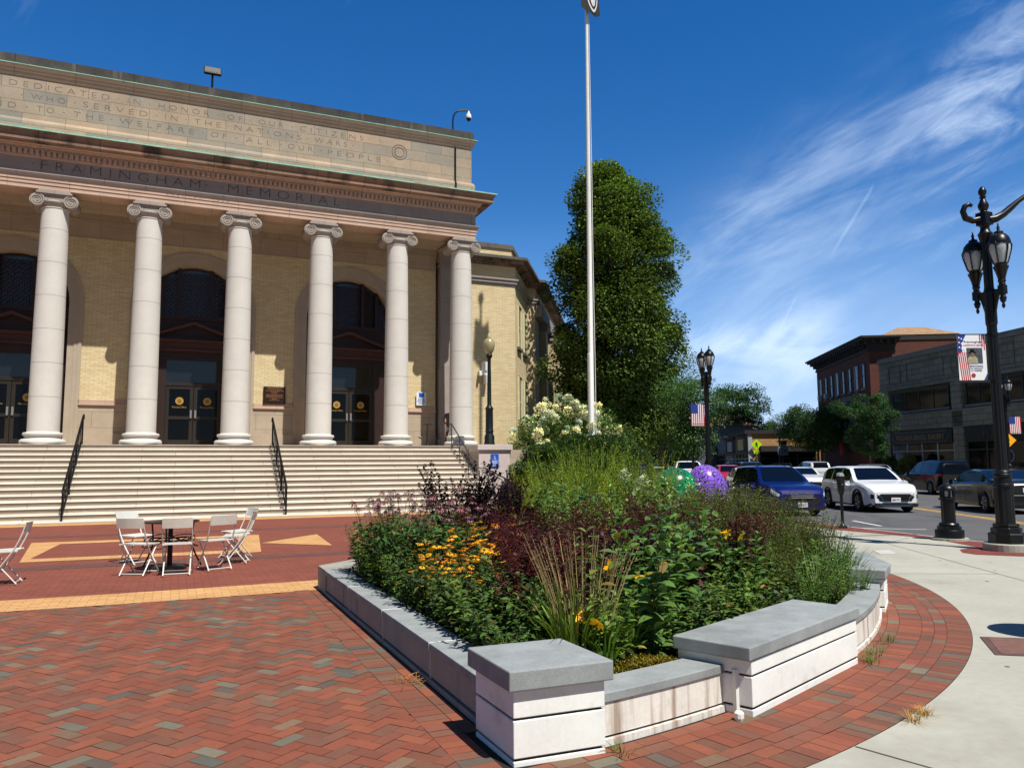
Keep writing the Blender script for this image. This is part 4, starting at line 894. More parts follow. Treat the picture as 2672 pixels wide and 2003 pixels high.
def twigs(w, h, n, m_, L, Wd, col, stemcol, rise=1., hv=.3, lean=.6, leafy_from=.25):
    """airy shrub of long wands with small leaves all along them"""
    v = Veg(); S = arch_stems(n, w*.5, h, hv, 6, lean); S[:, 1:] += RNG.normal(0, .02, S[:, 1:].shape); v.stems(S, .006, gcol(stemcol, n))
    f_ = RNG.uniform(leafy_from, 1, (n, m_)); P = along(S, f_).reshape(-1, 3); D = dirs(n*m_, .0, .9); v.leaves(P, D, L*RNG.uniform(.6, 1.2, n*m_), Wd*RNG.uniform(.7, 1.2, n*m_), gcol(col, n*m_, .25), .1, 1, .1); return v
def flower_head(petals, L, Wd, col, droop, cone, conecol, ch, name='flower_head', rows=1):
    v = Veg(); a = np.arange(petals)*2*math.pi/petals+RNG.normal(0, .1, petals); D = dirs(petals, .05, .25, a)
    v.leaves(np.stack([np.cos(a)*cone*.6, np.sin(a)*cone*.6, np.zeros(petals)], 1), D, L, Wd, gcol(col, petals, .12, .06), droop, 2, .05)
    n = 40; D = dirs(n, -.1, 1.); v.leaves(D*np.array([[cone, cone, ch]])*.75, D, cone*.5, cone*.45, gcol(conecol, n, .25), 0, 1); return v.mesh(name, m_pet)
def scatter_heads(root, mesh, S, k=None, tilt=.3, sc=(.8, 1.15), name='flower_head'):
    for i in range(len(S) if k is None else min(k, len(S))):
        o = bpy.data.objects.new(name, mesh); C.objects.link(o); o.parent = root; p = S[i, -1]; o.location = p; s_ = rnd.uniform(*sc); o.scale = (s_, s_, s_)
        o.rotation_euler = (rnd.gauss(0, tilt), rnd.gauss(0, tilt), rnd.uniform(0, 6.28))
PLZ = .235
def plant(name, v, label, cat, x, y, group=None, z=PLZ, rz=None, m=None):
    o = thing(name, label, cat, (x, y, z), rnd.uniform(0, 6.28) if rz is None else rz, group); v.build('foliage', m or m_leaf, o); return o
# every plant placed: (x, y, scale, label); copies share their foliage mesh
def row(name, makers, spots, cat, group):
    protos = []
    for i, (x, y, s_, lb) in enumerate(spots):
        if i < len(makers):
            o = makers[i](name, x, y, lb); o['group'] = group; o['category'] = cat; protos.append(o)
        else: o = dup(protos[i % len(makers)], (x, y, PLZ), rnd.uniform(0, 6.28), None, lb)
        k = s_*rnd.uniform(.95, 1.05); o.scale = (k, k, k*rnd.uniform(.95, 1.05))
CX = lambda q: q
# 1 coneflowers
m_cone = flower_head(12, .040, .012, (.60,.38,.44), .75, .020, (.34,.17,.11), .026)
m_cone2 = flower_head(9, .030, .010, (.48,.33,.34), 1.0, .021, (.20,.11,.085), .030)
def mk_cone(name, x, y, lb):
    v = Veg(); n = 17; S = arch_stems(n, .26, .95, .2, 6, .3); v.stems(S, .0045, gcol((.28,.33,.17), n))
    f_ = RNG.uniform(.03, .8, (n, 16)); P = along(S, f_).reshape(-1, 3); v.leaves(P, dirs(n*16, .0, .6), .13*RNG.uniform(.6, 1.2, n*16), .042, gcol((.28,.40,.18), n*16), .4, 2)
    o = plant(name, v, lb, 'flower', x, y); scatter_heads(o, m_cone2, S[::2]); scatter_heads(o, m_cone, S[1::2]); return o
cf_spots = [(2.35,8.25,1.,'tangle of pink coneflowers with drooping petals at the front left of the bed'),(2.62,8.55,1.02,'pink coneflower clump with dark cones beside the yellow daisies'),(2.25,8.8,1.,'faded coneflower clump nearest the left coping of the bed'),(2.55,9.2,1.05,'tall coneflower clump with dark seed cones against the stone steps'),
  (2.85,9.0,1.1,'tallest coneflowers, in front of the dark purple shrub'),(2.95,8.4,1.,'pink coneflowers just behind the yellow daisies'),(2.3,9.5,.92,'brown seed-headed coneflowers at the back left of the bed'),(2.75,9.6,1.02,'coneflowers with brown cones left of the purple shrub'),(3.2,8.7,1.0,'coneflowers at the foot of the purple shrub'),(2.60,7.9,.95,'pale pink coneflowers above the yellow daisies')]
row('coneflower', [mk_cone, mk_cone, mk_cone], cf_spots, 'flower', 'coneflowers in the left part of the bed')
# 2 black-eyed susans
m_rud = flower_head(12, .034, .012, (.93,.66,.10), .28, .011, (.12,.07,.04), .013)
m_rud2 = flower_head(11, .030, .011, (.80,.47,.08), .45, .011, (.10,.06,.04), .013)
def mk_rud(name, x, y, lb):
    v = Veg(); n = 19; S = arch_stems(n, .24, .62, .3, 5, .35); v.stems(S, .003, gcol((.28,.33,.17), n))
    f_ = RNG.uniform(.0, .75, (n, 16)); P = along(S, f_).reshape(-1, 3); v.leaves(P, dirs(n*16, .0, .6), .10*RNG.uniform(.6, 1.2, n*16), .036, gcol((.29,.36,.16), n*16), .4, 2)
    o = plant(name, v, lb, 'flower', x, y); scatter_heads(o, m_rud, S[1::2]); scatter_heads(o, m_rud2, S[::2]); return o
rspots = [(2.28,6.2,.9,'lowest yellow daisies, by the left coping'),(2.42,6.6,1.,'bright yellow daisies with dark centres low in the bed'),(2.58,7.0,1.08,'dense yellow daisies in the middle of the drift'),(2.78,7.35,1.15,'brightest yellow daisies beside the dark red foliage'),(2.5,7.35,1.05,'yellow daisies below the pink coneflowers'),
  (2.2,6.75,.85,'sparse yellow daisies nearest the left coping'),(2.72,6.75,1.,'orange-yellow daisies next to the purple leaves'),(2.95,7.6,1.25,'highest yellow daisies, near the purple shrub'),(2.3,7.1,.9,'yellow daisies among green leaves on the left')]
row('black_eyed_susan', [mk_rud, mk_rud, mk_rud], rspots, 'flower', 'yellow daisies in the left part of the bed')
# 3 fine green foliage at the left edge
mkg = lambda h, L, Wd, col, n=16, pairs=9, spread=.22, **k: (lambda name, x, y, lb: plant(name, leafy(h, spread, n, pairs, L, Wd, col, **k), lb, 'plant', x, y))
row('leafy_perennial', [mkg(.62,.11,.032,(.33,.46,.17),22,10,.25), mkg(.6,.10,.03,(.38,.50,.18),22,10,.25)], [(2.2,8.3,.85,'bright green leafy clump at the left coping below the coneflowers'),(2.15,8.9,.9,'light green clump spilling over the left coping'),(2.2,9.5,.95,'feathery green clump at the far left corner of the bed'),
   (2.12,7.75,.75,'low green clump leaning on the left coping'),(2.45,9.9,.9,'green clump at the far back left corner'),(2.1,8.6,.7,'small yellow-green clump hanging over the coping')], 'plant', 'green clumps along the left coping')
# 4 dark purple shrub
mk_purp = lambda name, x, y, lb: plant(name, twigs(1.0, 1.36, 58, 85, .060, .036, (.20,.105,.12), (.15,.09,.10), lean=.5), lb, 'shrub', x, y)
row('purple_shrub', [mk_purp, mk_purp], [(3.45,9.75,.92,'tall dark purple-leaved shrub with upright wands against the steps'),(3.9,9.9,.78,'dark purple shrub in front of the stair pedestal'),(3.95,9.3,.80,'lower dark purple shrub at the right of the purple group'),(3.75,9.1,.78,'dark purple shrub nearest the coneflowers')], 'shrub', 'dark purple shrubs')
# 5 dark red sedum with bronze leaves
m_sed = None
def mk_sedum(name, x, y, lb):
    v = leafy(.62, .28, 20, 15, .125, .046, (.30,.175,.16), rise=(.0,.7), stemcol=(.28,.16,.15), var=.3, hv=.3)
    n = 22; S = arch_stems(n, .28, .80, .25, 4, .3); v.stems(S, .003, gcol((.30,.15,.14), n)); f_ = RNG.uniform(.78, 1, (n, 60)); P = along(S, f_).reshape(-1, 3)+RNG.normal(0, .032, (n*60, 3))*[[1,1,.7]]; v.leaves(P, dirs(n*60, -.2, 1), .020, .015, gcol((.37,.15,.16), n*60, .3), 0, 1); return plant(name, v, lb, 'plant', x, y)
sspots = [(2.62,5.6,.95,'bronze-leaved plant with dark red flower sprays low in the bed'),(2.8,5.9,1.1,'dark red sprays over purple leaves in the centre left'),(3.1,6.6,1.08,'purple-leaved clump with red sprays right of the yellow daisies'),(3.3,7.3,1.15,'tall dark red flower sprays beside the yellow daisies'),(3.3,5.9,1.15,'bronze foliage clump behind the dry grass'),
  (3.75,6.4,1.25,'dark red sprays in the middle of the bed'),(4.3,6.9,1.35,'dark red flower clusters among green stems'),(4.9,7.0,1.35,'dark red flower clusters right of centre'),(4.05,5.9,1.2,'dark red clusters behind the milkweed'),(3.7,8.3,1.1,'dark red foliage below the purple shrub'),(5.2,6.4,1.2,'dark red cluster near the bench block'),(3.1,8.0,1.1,'reddish foliage between daisies and purple shrub'),(2.75,5.15,.7,'small red-brown clump near the corner pier')]
row('red_sedum', [mk_sedum, mk_sedum, mk_sedum], sspots, 'plant', 'dark red sedums through the bed')
# 6 broad-leaved milkweeds
mk_milk = mkg(.82,.20,.078,(.345,.46,.22),8,10,.16,seg=3,rise=(.15,.75),droop=.3,hv=.25)
mk_milk2 = mkg(.85,.18,.070,(.37,.49,.22),10,12,.18,seg=3,rise=(.15,.75),droop=.3,hv=.25)
row('milkweed', [mk_milk, mk_milk2, mkg(.8,.19,.082,(.31,.43,.20),9,11,.16,seg=3)], [(3.05,4.78,1.0,'broad-leaved milkweed just behind the low wall'),(3.45,5.2,1.12,'milkweed with large drooping leaves left of the bench block'),(3.75,5.5,1.15,'tall milkweed behind the bench block'),(4.15,5.75,1.08,'milkweed with yellow lower leaves behind the bench'),
   (2.7,4.62,.62,'small milkweed hanging over the low wall'),(2.55,5.35,.66,'low broad green clump left of the corner pier'),(2.3,5.15,.55,'low green milkweed beside the corner pier'),(2.45,5.9,.68,'green leafy clump below the bronze foliage'),(4.6,6.3,1.12,'milkweed among red clusters in the centre'),(5.4,8.4,1.2,'tall milkweed in front of the painted sculpture'),
   (5.95,8.9,1.2,'yellow-green milkweed touching the painted sculpture'),(4.2,8.1,1.25,'milkweed rising in the centre back'),(3.2,5.6,.85,'milkweed between the dry grass and the red sprays'),(4.75,5.75,.8,'short milkweed behind the bench block right half')], 'plant', 'milkweeds in the bed')
# 7 tall mixed green mass at the back
mk_gold = mkg(.98,.12,.034,(.37,.48,.19),28,20,.30,opp=False,rise=(.1,.8),hv=.25)
mk_gold2 = mkg(1.0,.12,.028,(.42,.52,.20),28,20,.3,opp=False,rise=(.2,.9),hv=.25)
gs = []
names = ['leafy green perennial mass %s' % q for q in ('behind the purple shrub','left of the flagpole base','in front of the feathery shrub','at the centre back of the bed','below the flagpole','left of the painted sculpture','right behind the red clusters','behind the tall milkweed','against the back wall of the bed','near the white hydrangea heads','in the middle of the bed','at the back right of the bed')]
for i, (x, y, s_) in enumerate([(4.5,8.9,1.1),(4.9,9.6,1.1),(5.2,10.4,1.12),(5.7,9.9,1.1),(5.0,8.3,1.12),(6.3,9.7,1.08),(5.5,7.8,1.05),(4.5,7.8,1.1),(5.8,11,1.15),(6.6,10.6,1.1),(4.0,7.5,1.),(7.2,10.2,1.05)]): gs.append((x, y, s_, names[i]))
row('goldenrod', [mk_gold, mk_gold2, mk_gold], gs, 'plant', 'leafy green perennials at the back of the bed')
# 8 thin-stemmed asters and seed-heads on the right
def mk_aster(name, x, y, lb):
    v = Veg(); n = 64; S = arch_stems(n, .34, .90, .35, 6, .35); v.stems(S, .003, gcol((.38,.40,.22), n)); k = 40
    f_ = RNG.uniform(.1, 1, (n, k)); P = along(S, f_).reshape(-1, 3); v.leaves(P, dirs(n*k, .2, 1), .060*RNG.uniform(.5, 1.2, n*k), .014, gcol((.38,.44,.20), n*k, .3), .2, 1)
    f_ = RNG.uniform(.72, 1.02, (n, 16)); P = along(S, f_).reshape(-1, 3)+RNG.normal(0, .03, (n*16, 3)); v.leaves(P, dirs(n*16, -.2, 1), .014, .010, gcol((.36,.28,.20), n*16, .35), 0, 1); return plant(name, v, lb, 'plant', x, y)
an = ['wiry aster clump with tiny brown seed heads %s' % q for q in ('behind the bench block','right of the red clusters','below the blue car','at the right shoulder of the bed','towards the end pier','in front of the parking meter','beside the pale variegated plant','at the centre right','at the far right rim','by the curved wall','behind the end pier','over the right back corner','in the right middle','next to the daylily','near the back wall')]
asp = [(4.9,6.4,.78),(5.5,7.2,.95),(6.9,9.0,1.1),(6.4,8.1,1.05),(6.8,7.5,.92),(7.3,8.2,1.0),(7.6,9.8,1.05),(6.0,7.6,1.),(7.4,7.6,.78),(6.3,6.9,.8),(8.0,8.6,.85),(8.3,9.6,.9),(5.8,6.6,.82),(5.2,5.95,.62),(8.2,10.6,.95)]
row('aster_clump', [mk_aster, mk_aster, mk_aster], [(x, y, s_, an[i]) for i, (x, y, s_) in enumerate(asp)], 'plant', 'wiry asters on the right of the bed')
# extra fillers so that hardly any soil shows
row('leafy_perennial', [mkg(.5,.14,.05,(.33,.44,.19),14,9,.24,seg=3), mkg(.5,.13,.042,(.28,.38,.17),14,9,.24)], [(x, y, s_, 'low leafy green plant '+lb) for x, y, s_, lb in ((2.1,4.85,.62,'right behind the corner pier left edge'),(2.15,5.3,.9,'along the near left coping'),(2.18,5.8,.95,'along the left coping below the daisies'),(2.15,6.3,.85,'under the lowest yellow daisies'),(2.5,5.6,1.0,'in front of the bronze sedum'),(2.15,7.2,.8,'at the middle of the left coping'),(3.3,4.85,.7,'behind the right end of the low wall'),(3.75,5.0,.85,'against the back of the bench block'),(4.3,5.35,.95,'behind the middle of the bench block'),(4.9,5.6,.9,'behind the right half of the bench block'),(5.3,6.2,1.05,'between asters and bench block'),(3.6,5.9,1.1,'among the milkweeds'),(4.1,6.6,1.2,'in the centre of the bed'),(3.0,5.3,.85,'beside the dry stalks'),(5.9,6.4,1.1,'behind the curved wall'),(4.8,6.9,1.3,'between the red clusters'),(5.6,8.1,1.6,'in the right centre of the bed'),(6.6,7.2,1.2,'near the end pier'),(7.2,7.6,1.1,'behind the end pier left side'),(3.9,7.6,1.5,'in the back centre'),(5.1,9.2,1.8,'towards the back wall'),(6.9,9.8,1.8,'behind the tall asters'),(4.1,9.0,1.7,'at the foot of the purple shrub'))], 'plant', 'low leafy fillers in the bed')
row('aster_clump', [mk_aster, mk_aster], [(x, y, s_, 'olive wiry perennial clump '+lb) for x, y, s_, lb in ((5.1,6.9,.9,'behind the bench block middle'),(5.7,7.9,1.0,'in the right middle of the bed'),(6.2,8.9,1.1,'in front of the sculpture'),(6.7,8.3,1.05,'left of the parking meter'),(7.1,8.9,1.05,'below the white car'),(6.6,7.0,.8,'above the end of the curved wall'),(7.6,8.9,.95,'at the outer right rim'),(6.9,10.9,1.1,'between sculpture and blue car'),(5.6,6.2,.75,'behind the grass tuft'),(7.0,6.95,.7,'just behind the end pier'))], 'plant', 'olive perennials on the right')
v = Veg(); n = 26000; bed = [(1.98,4.5),(2.4,4.35),(3.5,4.9),(4.9,5.4),(6.2,6.1),(7.3,7.2),(8.0,8.2),(8.7,11),(7.3,12.6),(5,12.4),(2.0,9.9)]
qx, qy = RNG.uniform(1.9, 8.8, n*2), RNG.uniform(4.3, 12.8, n*2); inside = np.zeros(n*2, bool)
for (xa, ya), (xb, yb) in zip(bed, bed[1:]+bed[:1]): inside ^= ((ya > qy) != (yb > qy)) & (qx < (xb-xa)*(qy-ya)/(yb-ya+1e-9)+xa)
qx, qy = qx[inside], qy[inside]; n = len(qx); P = np.stack([qx, qy, PLZ+RNG.uniform(0, 1, n)**1.3*np.clip(.12+.10*(qy-4.3), .15, .62)], 1)
v.leaves(P, dirs(n, .0, .9), .10*RNG.uniform(.6, 1.3, n), .034, gcol((.21,.27,.13), n, .3, .25), .3, 2); o = v.build('undergrowth', m_leaf); tag(o, 'tangled leafy undergrowth filling the planter between the taller plants', 'undergrowth', kind='stuff')
# 9 variegated plant
mk_var = mkg(1.0,.13,.042,(.72,.74,.50),16,11,.26,rise=(.2,.8),hv=.2)
row('variegated_shrub', [mk_var], [(7.55,10.7,1.12,'cream and green variegated shrub right of the painted sculpture'),(7.95,10.3,1.05,'pale variegated shrub in front of the blue car')], 'shrub', 'variegated shrubs')
# 10 leafy bright green and grasses at the right rim
row('leafy_perennial', [mkg(.50,.085,.030,(.33,.46,.17),26,10,.28), mkg(.5,.09,.03,(.36,.48,.18),26,10,.28)], [(6.3,6.25,.95,'vivid green leafy clump spilling over the curved wall'),(5.85,5.9,.8,'vivid green clump right behind the bench end'),(6.65,6.65,.95,'vivid green clump by the end pier'),(5.4,5.6,.6,'small green tuft at the bench corner'),(6.5,6.1,.6,'yellow-green tuft hanging over the curved coping')], 'plant', 'bright green clumps at the right rim')
mk_gr = lambda h, n, w, col, sp=.12, ln=.8: (lambda name, x, y, lb: plant(name, grass(h, n, w, col, sp, ln), lb, 'grass clump', x, y))
row('grass_clump', [mk_gr(.55,80,.009,(.40,.48,.24)), mk_gr(.5,140,.012,(.36,.45,.19))], [(5.6,5.75,1.1,'arching light green grass between bench block and curved wall'),(2.5,4.78,1.3,'dark strappy grass clump behind the corner pier'),(6.15,5.95,.9,'loose grass tuft on the curved wall'),(2.75,4.75,.95,'strappy green leaves right of the dry grass stalks'),(6.9,6.6,1.1,'thin grass tuft with seed heads over the end pier'),(4.45,5.35,.6,'short grass behind the bench block'),(2.12,5.0,.5,'grass tuft at the left of the corner pier')], 'grass clump', 'grass clumps in the bed')
# dry flower stalks and daylilies
v = Veg(); n = 70; S = arch_stems(n, .30, .86, .2, 5, .45); v.stems(S, .0045, gcol((.66,.58,.44), n)); f_ = RNG.uniform(.75, 1, (n, 10)); P = along(S, f_).reshape(-1, 3)+RNG.normal(0, .006, (n*10, 3)); v.leaves(P, dirs(n*10, .3, 1), .022, .009, gcol((.46,.37,.29), n*10, .3), 0, 1)
plant('dry_stalk_clump', v, 'fan of dry pinkish-brown flower stalks behind the corner pier', 'plant', 2.62, 4.85)
m_lily = flower_head(6, .055, .030, (.97,.72,.08), .35, .010, (.85,.45,.05), .02)
for x, y, h_, lb in ((2.95,4.78,.62,'yellow daylily with two open flowers behind the low wall'),(2.62,4.55,.36,'low yellow daylily beside the corner pier'),(4.6,5.65,.74,'yellow daylily behind the bench block')):
    v = grass(.45, 40, .014, (.33,.46,.17), .06, .8); n = 3; S = arch_stems(n, .10, h_, .1, 5, .3); v.stems(S, .004, gcol((.35,.42,.2), n)); o = plant('daylily', v, lb, 'flower', x, y, 'yellow daylilies'); scatter_heads(o, m_lily, S, tilt=.7, sc=(.9, 1.2))
# tall yellowing milkweed stalk at the front
v = leafy(.98, .03, 2, 9, .17, .07, (.42,.48,.22), seg=3, rise=(.1,.5)); plant('milkweed', v, 'tall yellowing milkweed stalk standing alone in front of the dry grass', 'plant', 2.68, 4.68, 'milkweeds in the bed')
# stonecrop ground cover
v = Veg(); n = 5200; q = RNG.uniform(0, 1, n); a_ = R(-80)+q*R(6.6); rr = 8.62-RNG.uniform(0, .26, n)**1.2; P = np.stack([cx0+rr*np.cos(a_), cy0+rr*np.sin(a_), PLZ+RNG.uniform(0, .085, n)*np.sin(np.clip(q, 0, 1)*3.1)], 1)
v.leaves(P, dirs(n, .2, 1), .022, .012, gcol((.60,.50,.14), n, .3, .3), 0, 1); o = v.build('stonecrop', m_leaf); tag(o, 'orange-green stonecrop carpet behind the low wall', 'ground cover', kind='stuff')
# broom-like feathery shrubs and two hydrangea heads at the back
mk_broom = lambda name, x, y, lb: plant(name, twigs(1.3, 1.55, 190, 36, .095, .014, (.62,.69,.20), (.56,.62,.22), hv=.5, lean=.55), lb, 'shrub', x, y)
row('feathery_shrub', [mk_broom, mk_broom], [(6.35,12.4,.92,'yellow-green feathery shrub below the white hydrangeas'),(7.05,12.6,1.0,'tall feathery shrub around the flagpole base'),(5.7,11.8,.72,'low feathery shrub behind the purple shrub'),(7.9,12.2,.85,'feathery shrub right of the flagpole'),(6.4,11.6,.8,'feathery yellow-green shrub in front of the yew')], 'shrub', 'feathery yellow-green shrubs')
def hyd_head(r_, col=(.90,.90,.76)):
    v = Veg(); n = 150; D = dirs(n, -.6, 1); P = D*np.array([[r_, r_, r_*1.35]])*RNG.uniform(.6, 1, (n, 1)); v.leaves(P, D+RNG.normal(0, .4, (n, 3)), r_*.42, r_*.4, gcol(col, n, .08, .06), 0, 1); return v.mesh('flower_head', m_pet)
hh_ = hyd_head(.10)
v = leafy(.95, .2, 9, 8, .12, .06, (.42,.52,.22), rise=(.0,.6)); o = plant('hydrangea', v, 'low hydrangea with a few white heads in front of the yew hedge', 'shrub', 7.35, 11.6)
for x, y, z in ((-.12,.0,1.02),(.18,.1,1.13),(.02,-.15,.8)): q = bpy.data.objects.new('flower_head', hh_); C.objects.link(q); q.parent = o; q.location = (x, y, z)
# ------------------------------------------------------------ yew, hydrangea and shrubs by the building
def bigshrub(name, w, h, n, L, Wd, col, lb, x, y, cat='shrub', z=0, sq=1., **k):
    o = thing(name, lb, cat, (x, y, z)); shrub(w, h, n, L, Wd, col, squash=sq, **k).build('foliage', m_leaf, o); return o
bigshrub('yew_hedge', 5.2, 2.65, 30000, .13, .055, (.23,.33,.17), 'large dark green yew spreading beside the stair pedestal', 14.5, 26.5, lump=.10, inner=.75)
bigshrub('yew_hedge', 2.0, 2.0, 7000, .13, .055, (.21,.31,.16), 'smaller dark yew right of the flagpole', 15.9, 26.9, lump=.12, inner=.75)
o = bigshrub('hydrangea', 4.6, 4.0, 7000, .16, .09, (.33,.44,.20), 'big hydrangea crowned with white flower heads behind the yew', 15.3, 29.5, lump=.16, inner=.7)
h2 = hyd_head(.21, (.97,.97,.86))
for i in range(150):
    a_ = rnd.uniform(0, 6.28); z = rnd.uniform(.2, 1.); r_ = math.sqrt(1-z*z); q = bpy.data.objects.new('flower_head', h2); C.objects.link(q); q.parent = o
    jj = rnd.uniform(.96, 1.16)*(1+.10*math.sin(a_*3+1)+.08*math.sin(a_*7)); q.location = (r_*math.cos(a_)*2.25*jj, r_*math.sin(a_)*2.2*jj, 1.75+z*2.05*jj); q.rotation_euler = (rnd.gauss(0,.3), rnd.gauss(0,.3), a_); k = rnd.uniform(.55, 1.05); q.scale = (k, k, k*rnd.uniform(.9, 1.2))
bigshrub('evergreen_shrub', 3.4, 4.6, 14000, .14, .05, (.30,.36,.17), 'tall olive-green evergreen shrub by the wing wall', 18.1, 34.2, lump=.1, inner=.6)
bigshrub('evergreen_shrub', 3.2, 3.7, 12000, .14, .05, (.26,.36,.18), 'rounded green shrub right of the white hydrangea', 17.5, 30.6, lump=.1, inner=.6)
bigshrub('evergreen_shrub', 2.2, 2.4, 7000, .12, .05, (.28,.36,.17), 'low green shrub under the big columnar tree', 17.0, 28.3, lump=.1, inner=.6)
# weeds and litter on the paving
for x, y, s_, lb in ((2.33,3.90,.35,'tiny weed at the foot of the corner pier'),(5.15,4.72,.75,'green weed tuft at the foot of the bench block right end'),(5.45,4.95,.5,'small weed on the brick border below the curved wall'),(5.9,5.22,.5,'sparse weed along the curved wall foot')):
    o = thing('weed', lb, 'weed', (x, y, .004), rnd.uniform(0, 6), 'weeds in the paving joints'); grass(.10*s_*2, 30, .005, (.38,.46,.20), .09, 1.6).build('foliage', m_leaf, o)
for x, y, lb in ((4.42,3.66,'straw-coloured dry grass tuft on the joint between brick and concrete'),(4.25,3.60,'smaller dry grass tuft beside the straw-coloured one')):
    o = thing('weed', lb, 'weed', (x, y, .004), rnd.uniform(0, 6), 'weeds in the paving joints'); grass(.08, 60, .004, (.66,.52,.30), .05, 2.).build('foliage', m_leaf, o)
o = thing('twig_litter', 'dry straw-coloured twigs lying against the left wall of the planter', 'twigs', (1.64, 5.75, .005)); v = Veg(); n = 26; a_ = RNG.uniform(0, 6.28, n); P = np.stack([RNG.normal(0, .05, n), RNG.normal(0, .09, n), RNG.uniform(.003, .02, n)], 1); E_ = P+np.stack([np.cos(a_)*.11, np.sin(a_)*.13, RNG.uniform(0, .04, n)], 1); v.stems(np.stack([P, (P+E_)/2+[[0,0,.01]], E_], 1), .003, gcol((.66,.52,.36), n)); v.build('twigs', m_leaf, o)
v = Veg(); v.leaves([[0,0,0],[.01,.01,.002]], [[1,.6,.12],[.6,-.7,.3]], .075, .045, gcol((.86,.82,.62), 2, .05), .05, 3, .3); o = v.build('fallen_leaf', m_pet); o.location = (-.66, 4.55, .008); tag(o, 'single pale fallen leaf on the brick paving', 'leaf')
# ------------------------------------------------------------ cafe table and folding chairs
m_chw = mat('off-white enamel', (.80,.80,.76), .4, amt=.05, scale=12, coat=.2); m_blk = mat('black enamel', (.045,.045,.05), .35, metal=.2, amt=.1, scale=8)
def folding_chair(x, y, rz, lb):
    o = thing('folding_chair', lb, 'chair', (x, y, .006), rz, 'folding chairs on the plaza')
    # seat faces +y; backrest at -y
    b = MB(Matrix.Translation((0,.0,.455)) @ Matrix.Rotation(R(-2),4,'X'))
    for k in range(5): b.box(-.19, .19, -.18+k*.078, -.112+k*.078, -.008, .008)
    b.box(-.20,-.185,-.19,.21,-.014,.010); b.box(.185,.20,-.19,.21,-.014,.010); b.build('seat', m_chw, o, bevel=.003)
    b = MB(); rows = []
    for k in range(9):
        x_ = -.205+.41*k/8; yy = -.275-.025*math.cos(math.pi*(k/8-.5)); rows.append([(x_, yy+.03, .70), (x_, yy, .845), (x_, yy-.012, .845), (x_, yy+.018, .70)])
    b.strip(rows, closed=True); b.f = [q[::-1] for q in b.f]; b.build('backrest', m_chw, o)
    for s_ in (-1, 1):
        b = MB(); b.tube([(s_*.20,-.27,.82),(s_*.20,-.235,.70),(s_*.20,-.20,.60),(s_*.20,-.14,.47),(s_*.20,.0,.26),(s_*.20,.22,.015),(s_*.20,.25,.0)], .0105, 6); b.build('leg', m_chw, o, smooth=60)
        b = MB(); b.tube([(s_*.18,.17,.445),(s_*.18,.03,.27),(s_*.18,-.19,.012)], .0105, 6); b.build('leg', m_chw, o, smooth=60)
    b = MB(); b.tube([(-.20,.20,.035),(.20,.20,.035)], .008, 6); b.tube([(-.18,-.17,.035),(.18,-.17,.035)], .008, 6); b.build('stretcher', m_chw, o); return o
tx, ty = -.03, 13.5
ch = folding_chair(-.45, 12.98, R(-28), 'off-white folding chair with its back to the camera, leftmost of the front three')
def chair(x, y, rz, lb): return dup(ch, (x, y, .006), rz, None, lb)
chair(.08, 12.75, R(-4), 'off-white folding chair back to the camera in the middle, directly in front of the table'); chair(.62, 13.1, R(22), 'off-white folding chair back to the camera, third from the left and tight to the table')
chair(.98, 13.85, R(78), 'off-white folding chair seen from the side at the right of the table, nearest the camera'); chair(1.05, 14.7, R(110), 'off-white folding chair at the right rear of the table'); chair(-.55, 14.6, R(-140), 'off-white folding chair behind the table on the left')
chair(-2.12, 12.8, R(88), 'off-white folding chair standing alone at the left edge of the plaza')
o = thing('cafe_table', 'round black cafe table among the white folding chairs', 'table', (tx, ty, .006))
b = MB(); b.lathe([(.0,.722),(.40,.722),(.42,.728),(.42,.742),(.40,.745),(.0,.745)], 0, 0, 32, capt=False); b.build('tabletop', m_blk, o, smooth=40)
b = MB(); b.lathe([(.05,.05),(.04,.08),(.035,.72)], 0, 0, 12); b.box(-.035,.035,-.035,.035,.05,.45); b.build('leg', m_blk, o)
b = MB(); b.lathe([(.25,.0),(.255,.02),(.22,.05),(.06,.07)], 0, 0, 28); b.build('base', m_blk, o, smooth=40)
b = MB()
for a_ in (R(20), R(140), R(260)):
    c_, s_ = math.cos(a_), math.sin(a_); b.tube([(c_*.36,s_*.36,.71),(c_*.33,s_*.33,.5),(c_*.34,s_*.34,.33),(c_*.42,s_*.42,.16),(c_*.50,s_*.50,.02)], .014, 6)
b.tube([(.30*math.cos(q),.30*math.sin(q),.46+.01*math.sin(3*q)) for q in [k*math.pi/10 for k in range(21)]], .014, 6); b.build('brace', m_blk, o)
b = MB(); b.tube([(math.cos(q)*(.33+.08*math.sin(2.3*q)), math.sin(q)*(.33+.06*math.cos(3.1*q)), .43+.09*math.sin(1.7*q)) for q in [k*.25 for k in range(52)]], .008, 5); o = b.build('lock_cable', mat('cable sheath', (.16,.12,.12), .5, amt=.1), None, smooth=60); o.location = (tx, ty, 0); tag(o, 'dark lock cable looped through the chairs around the cafe table', 'cable')
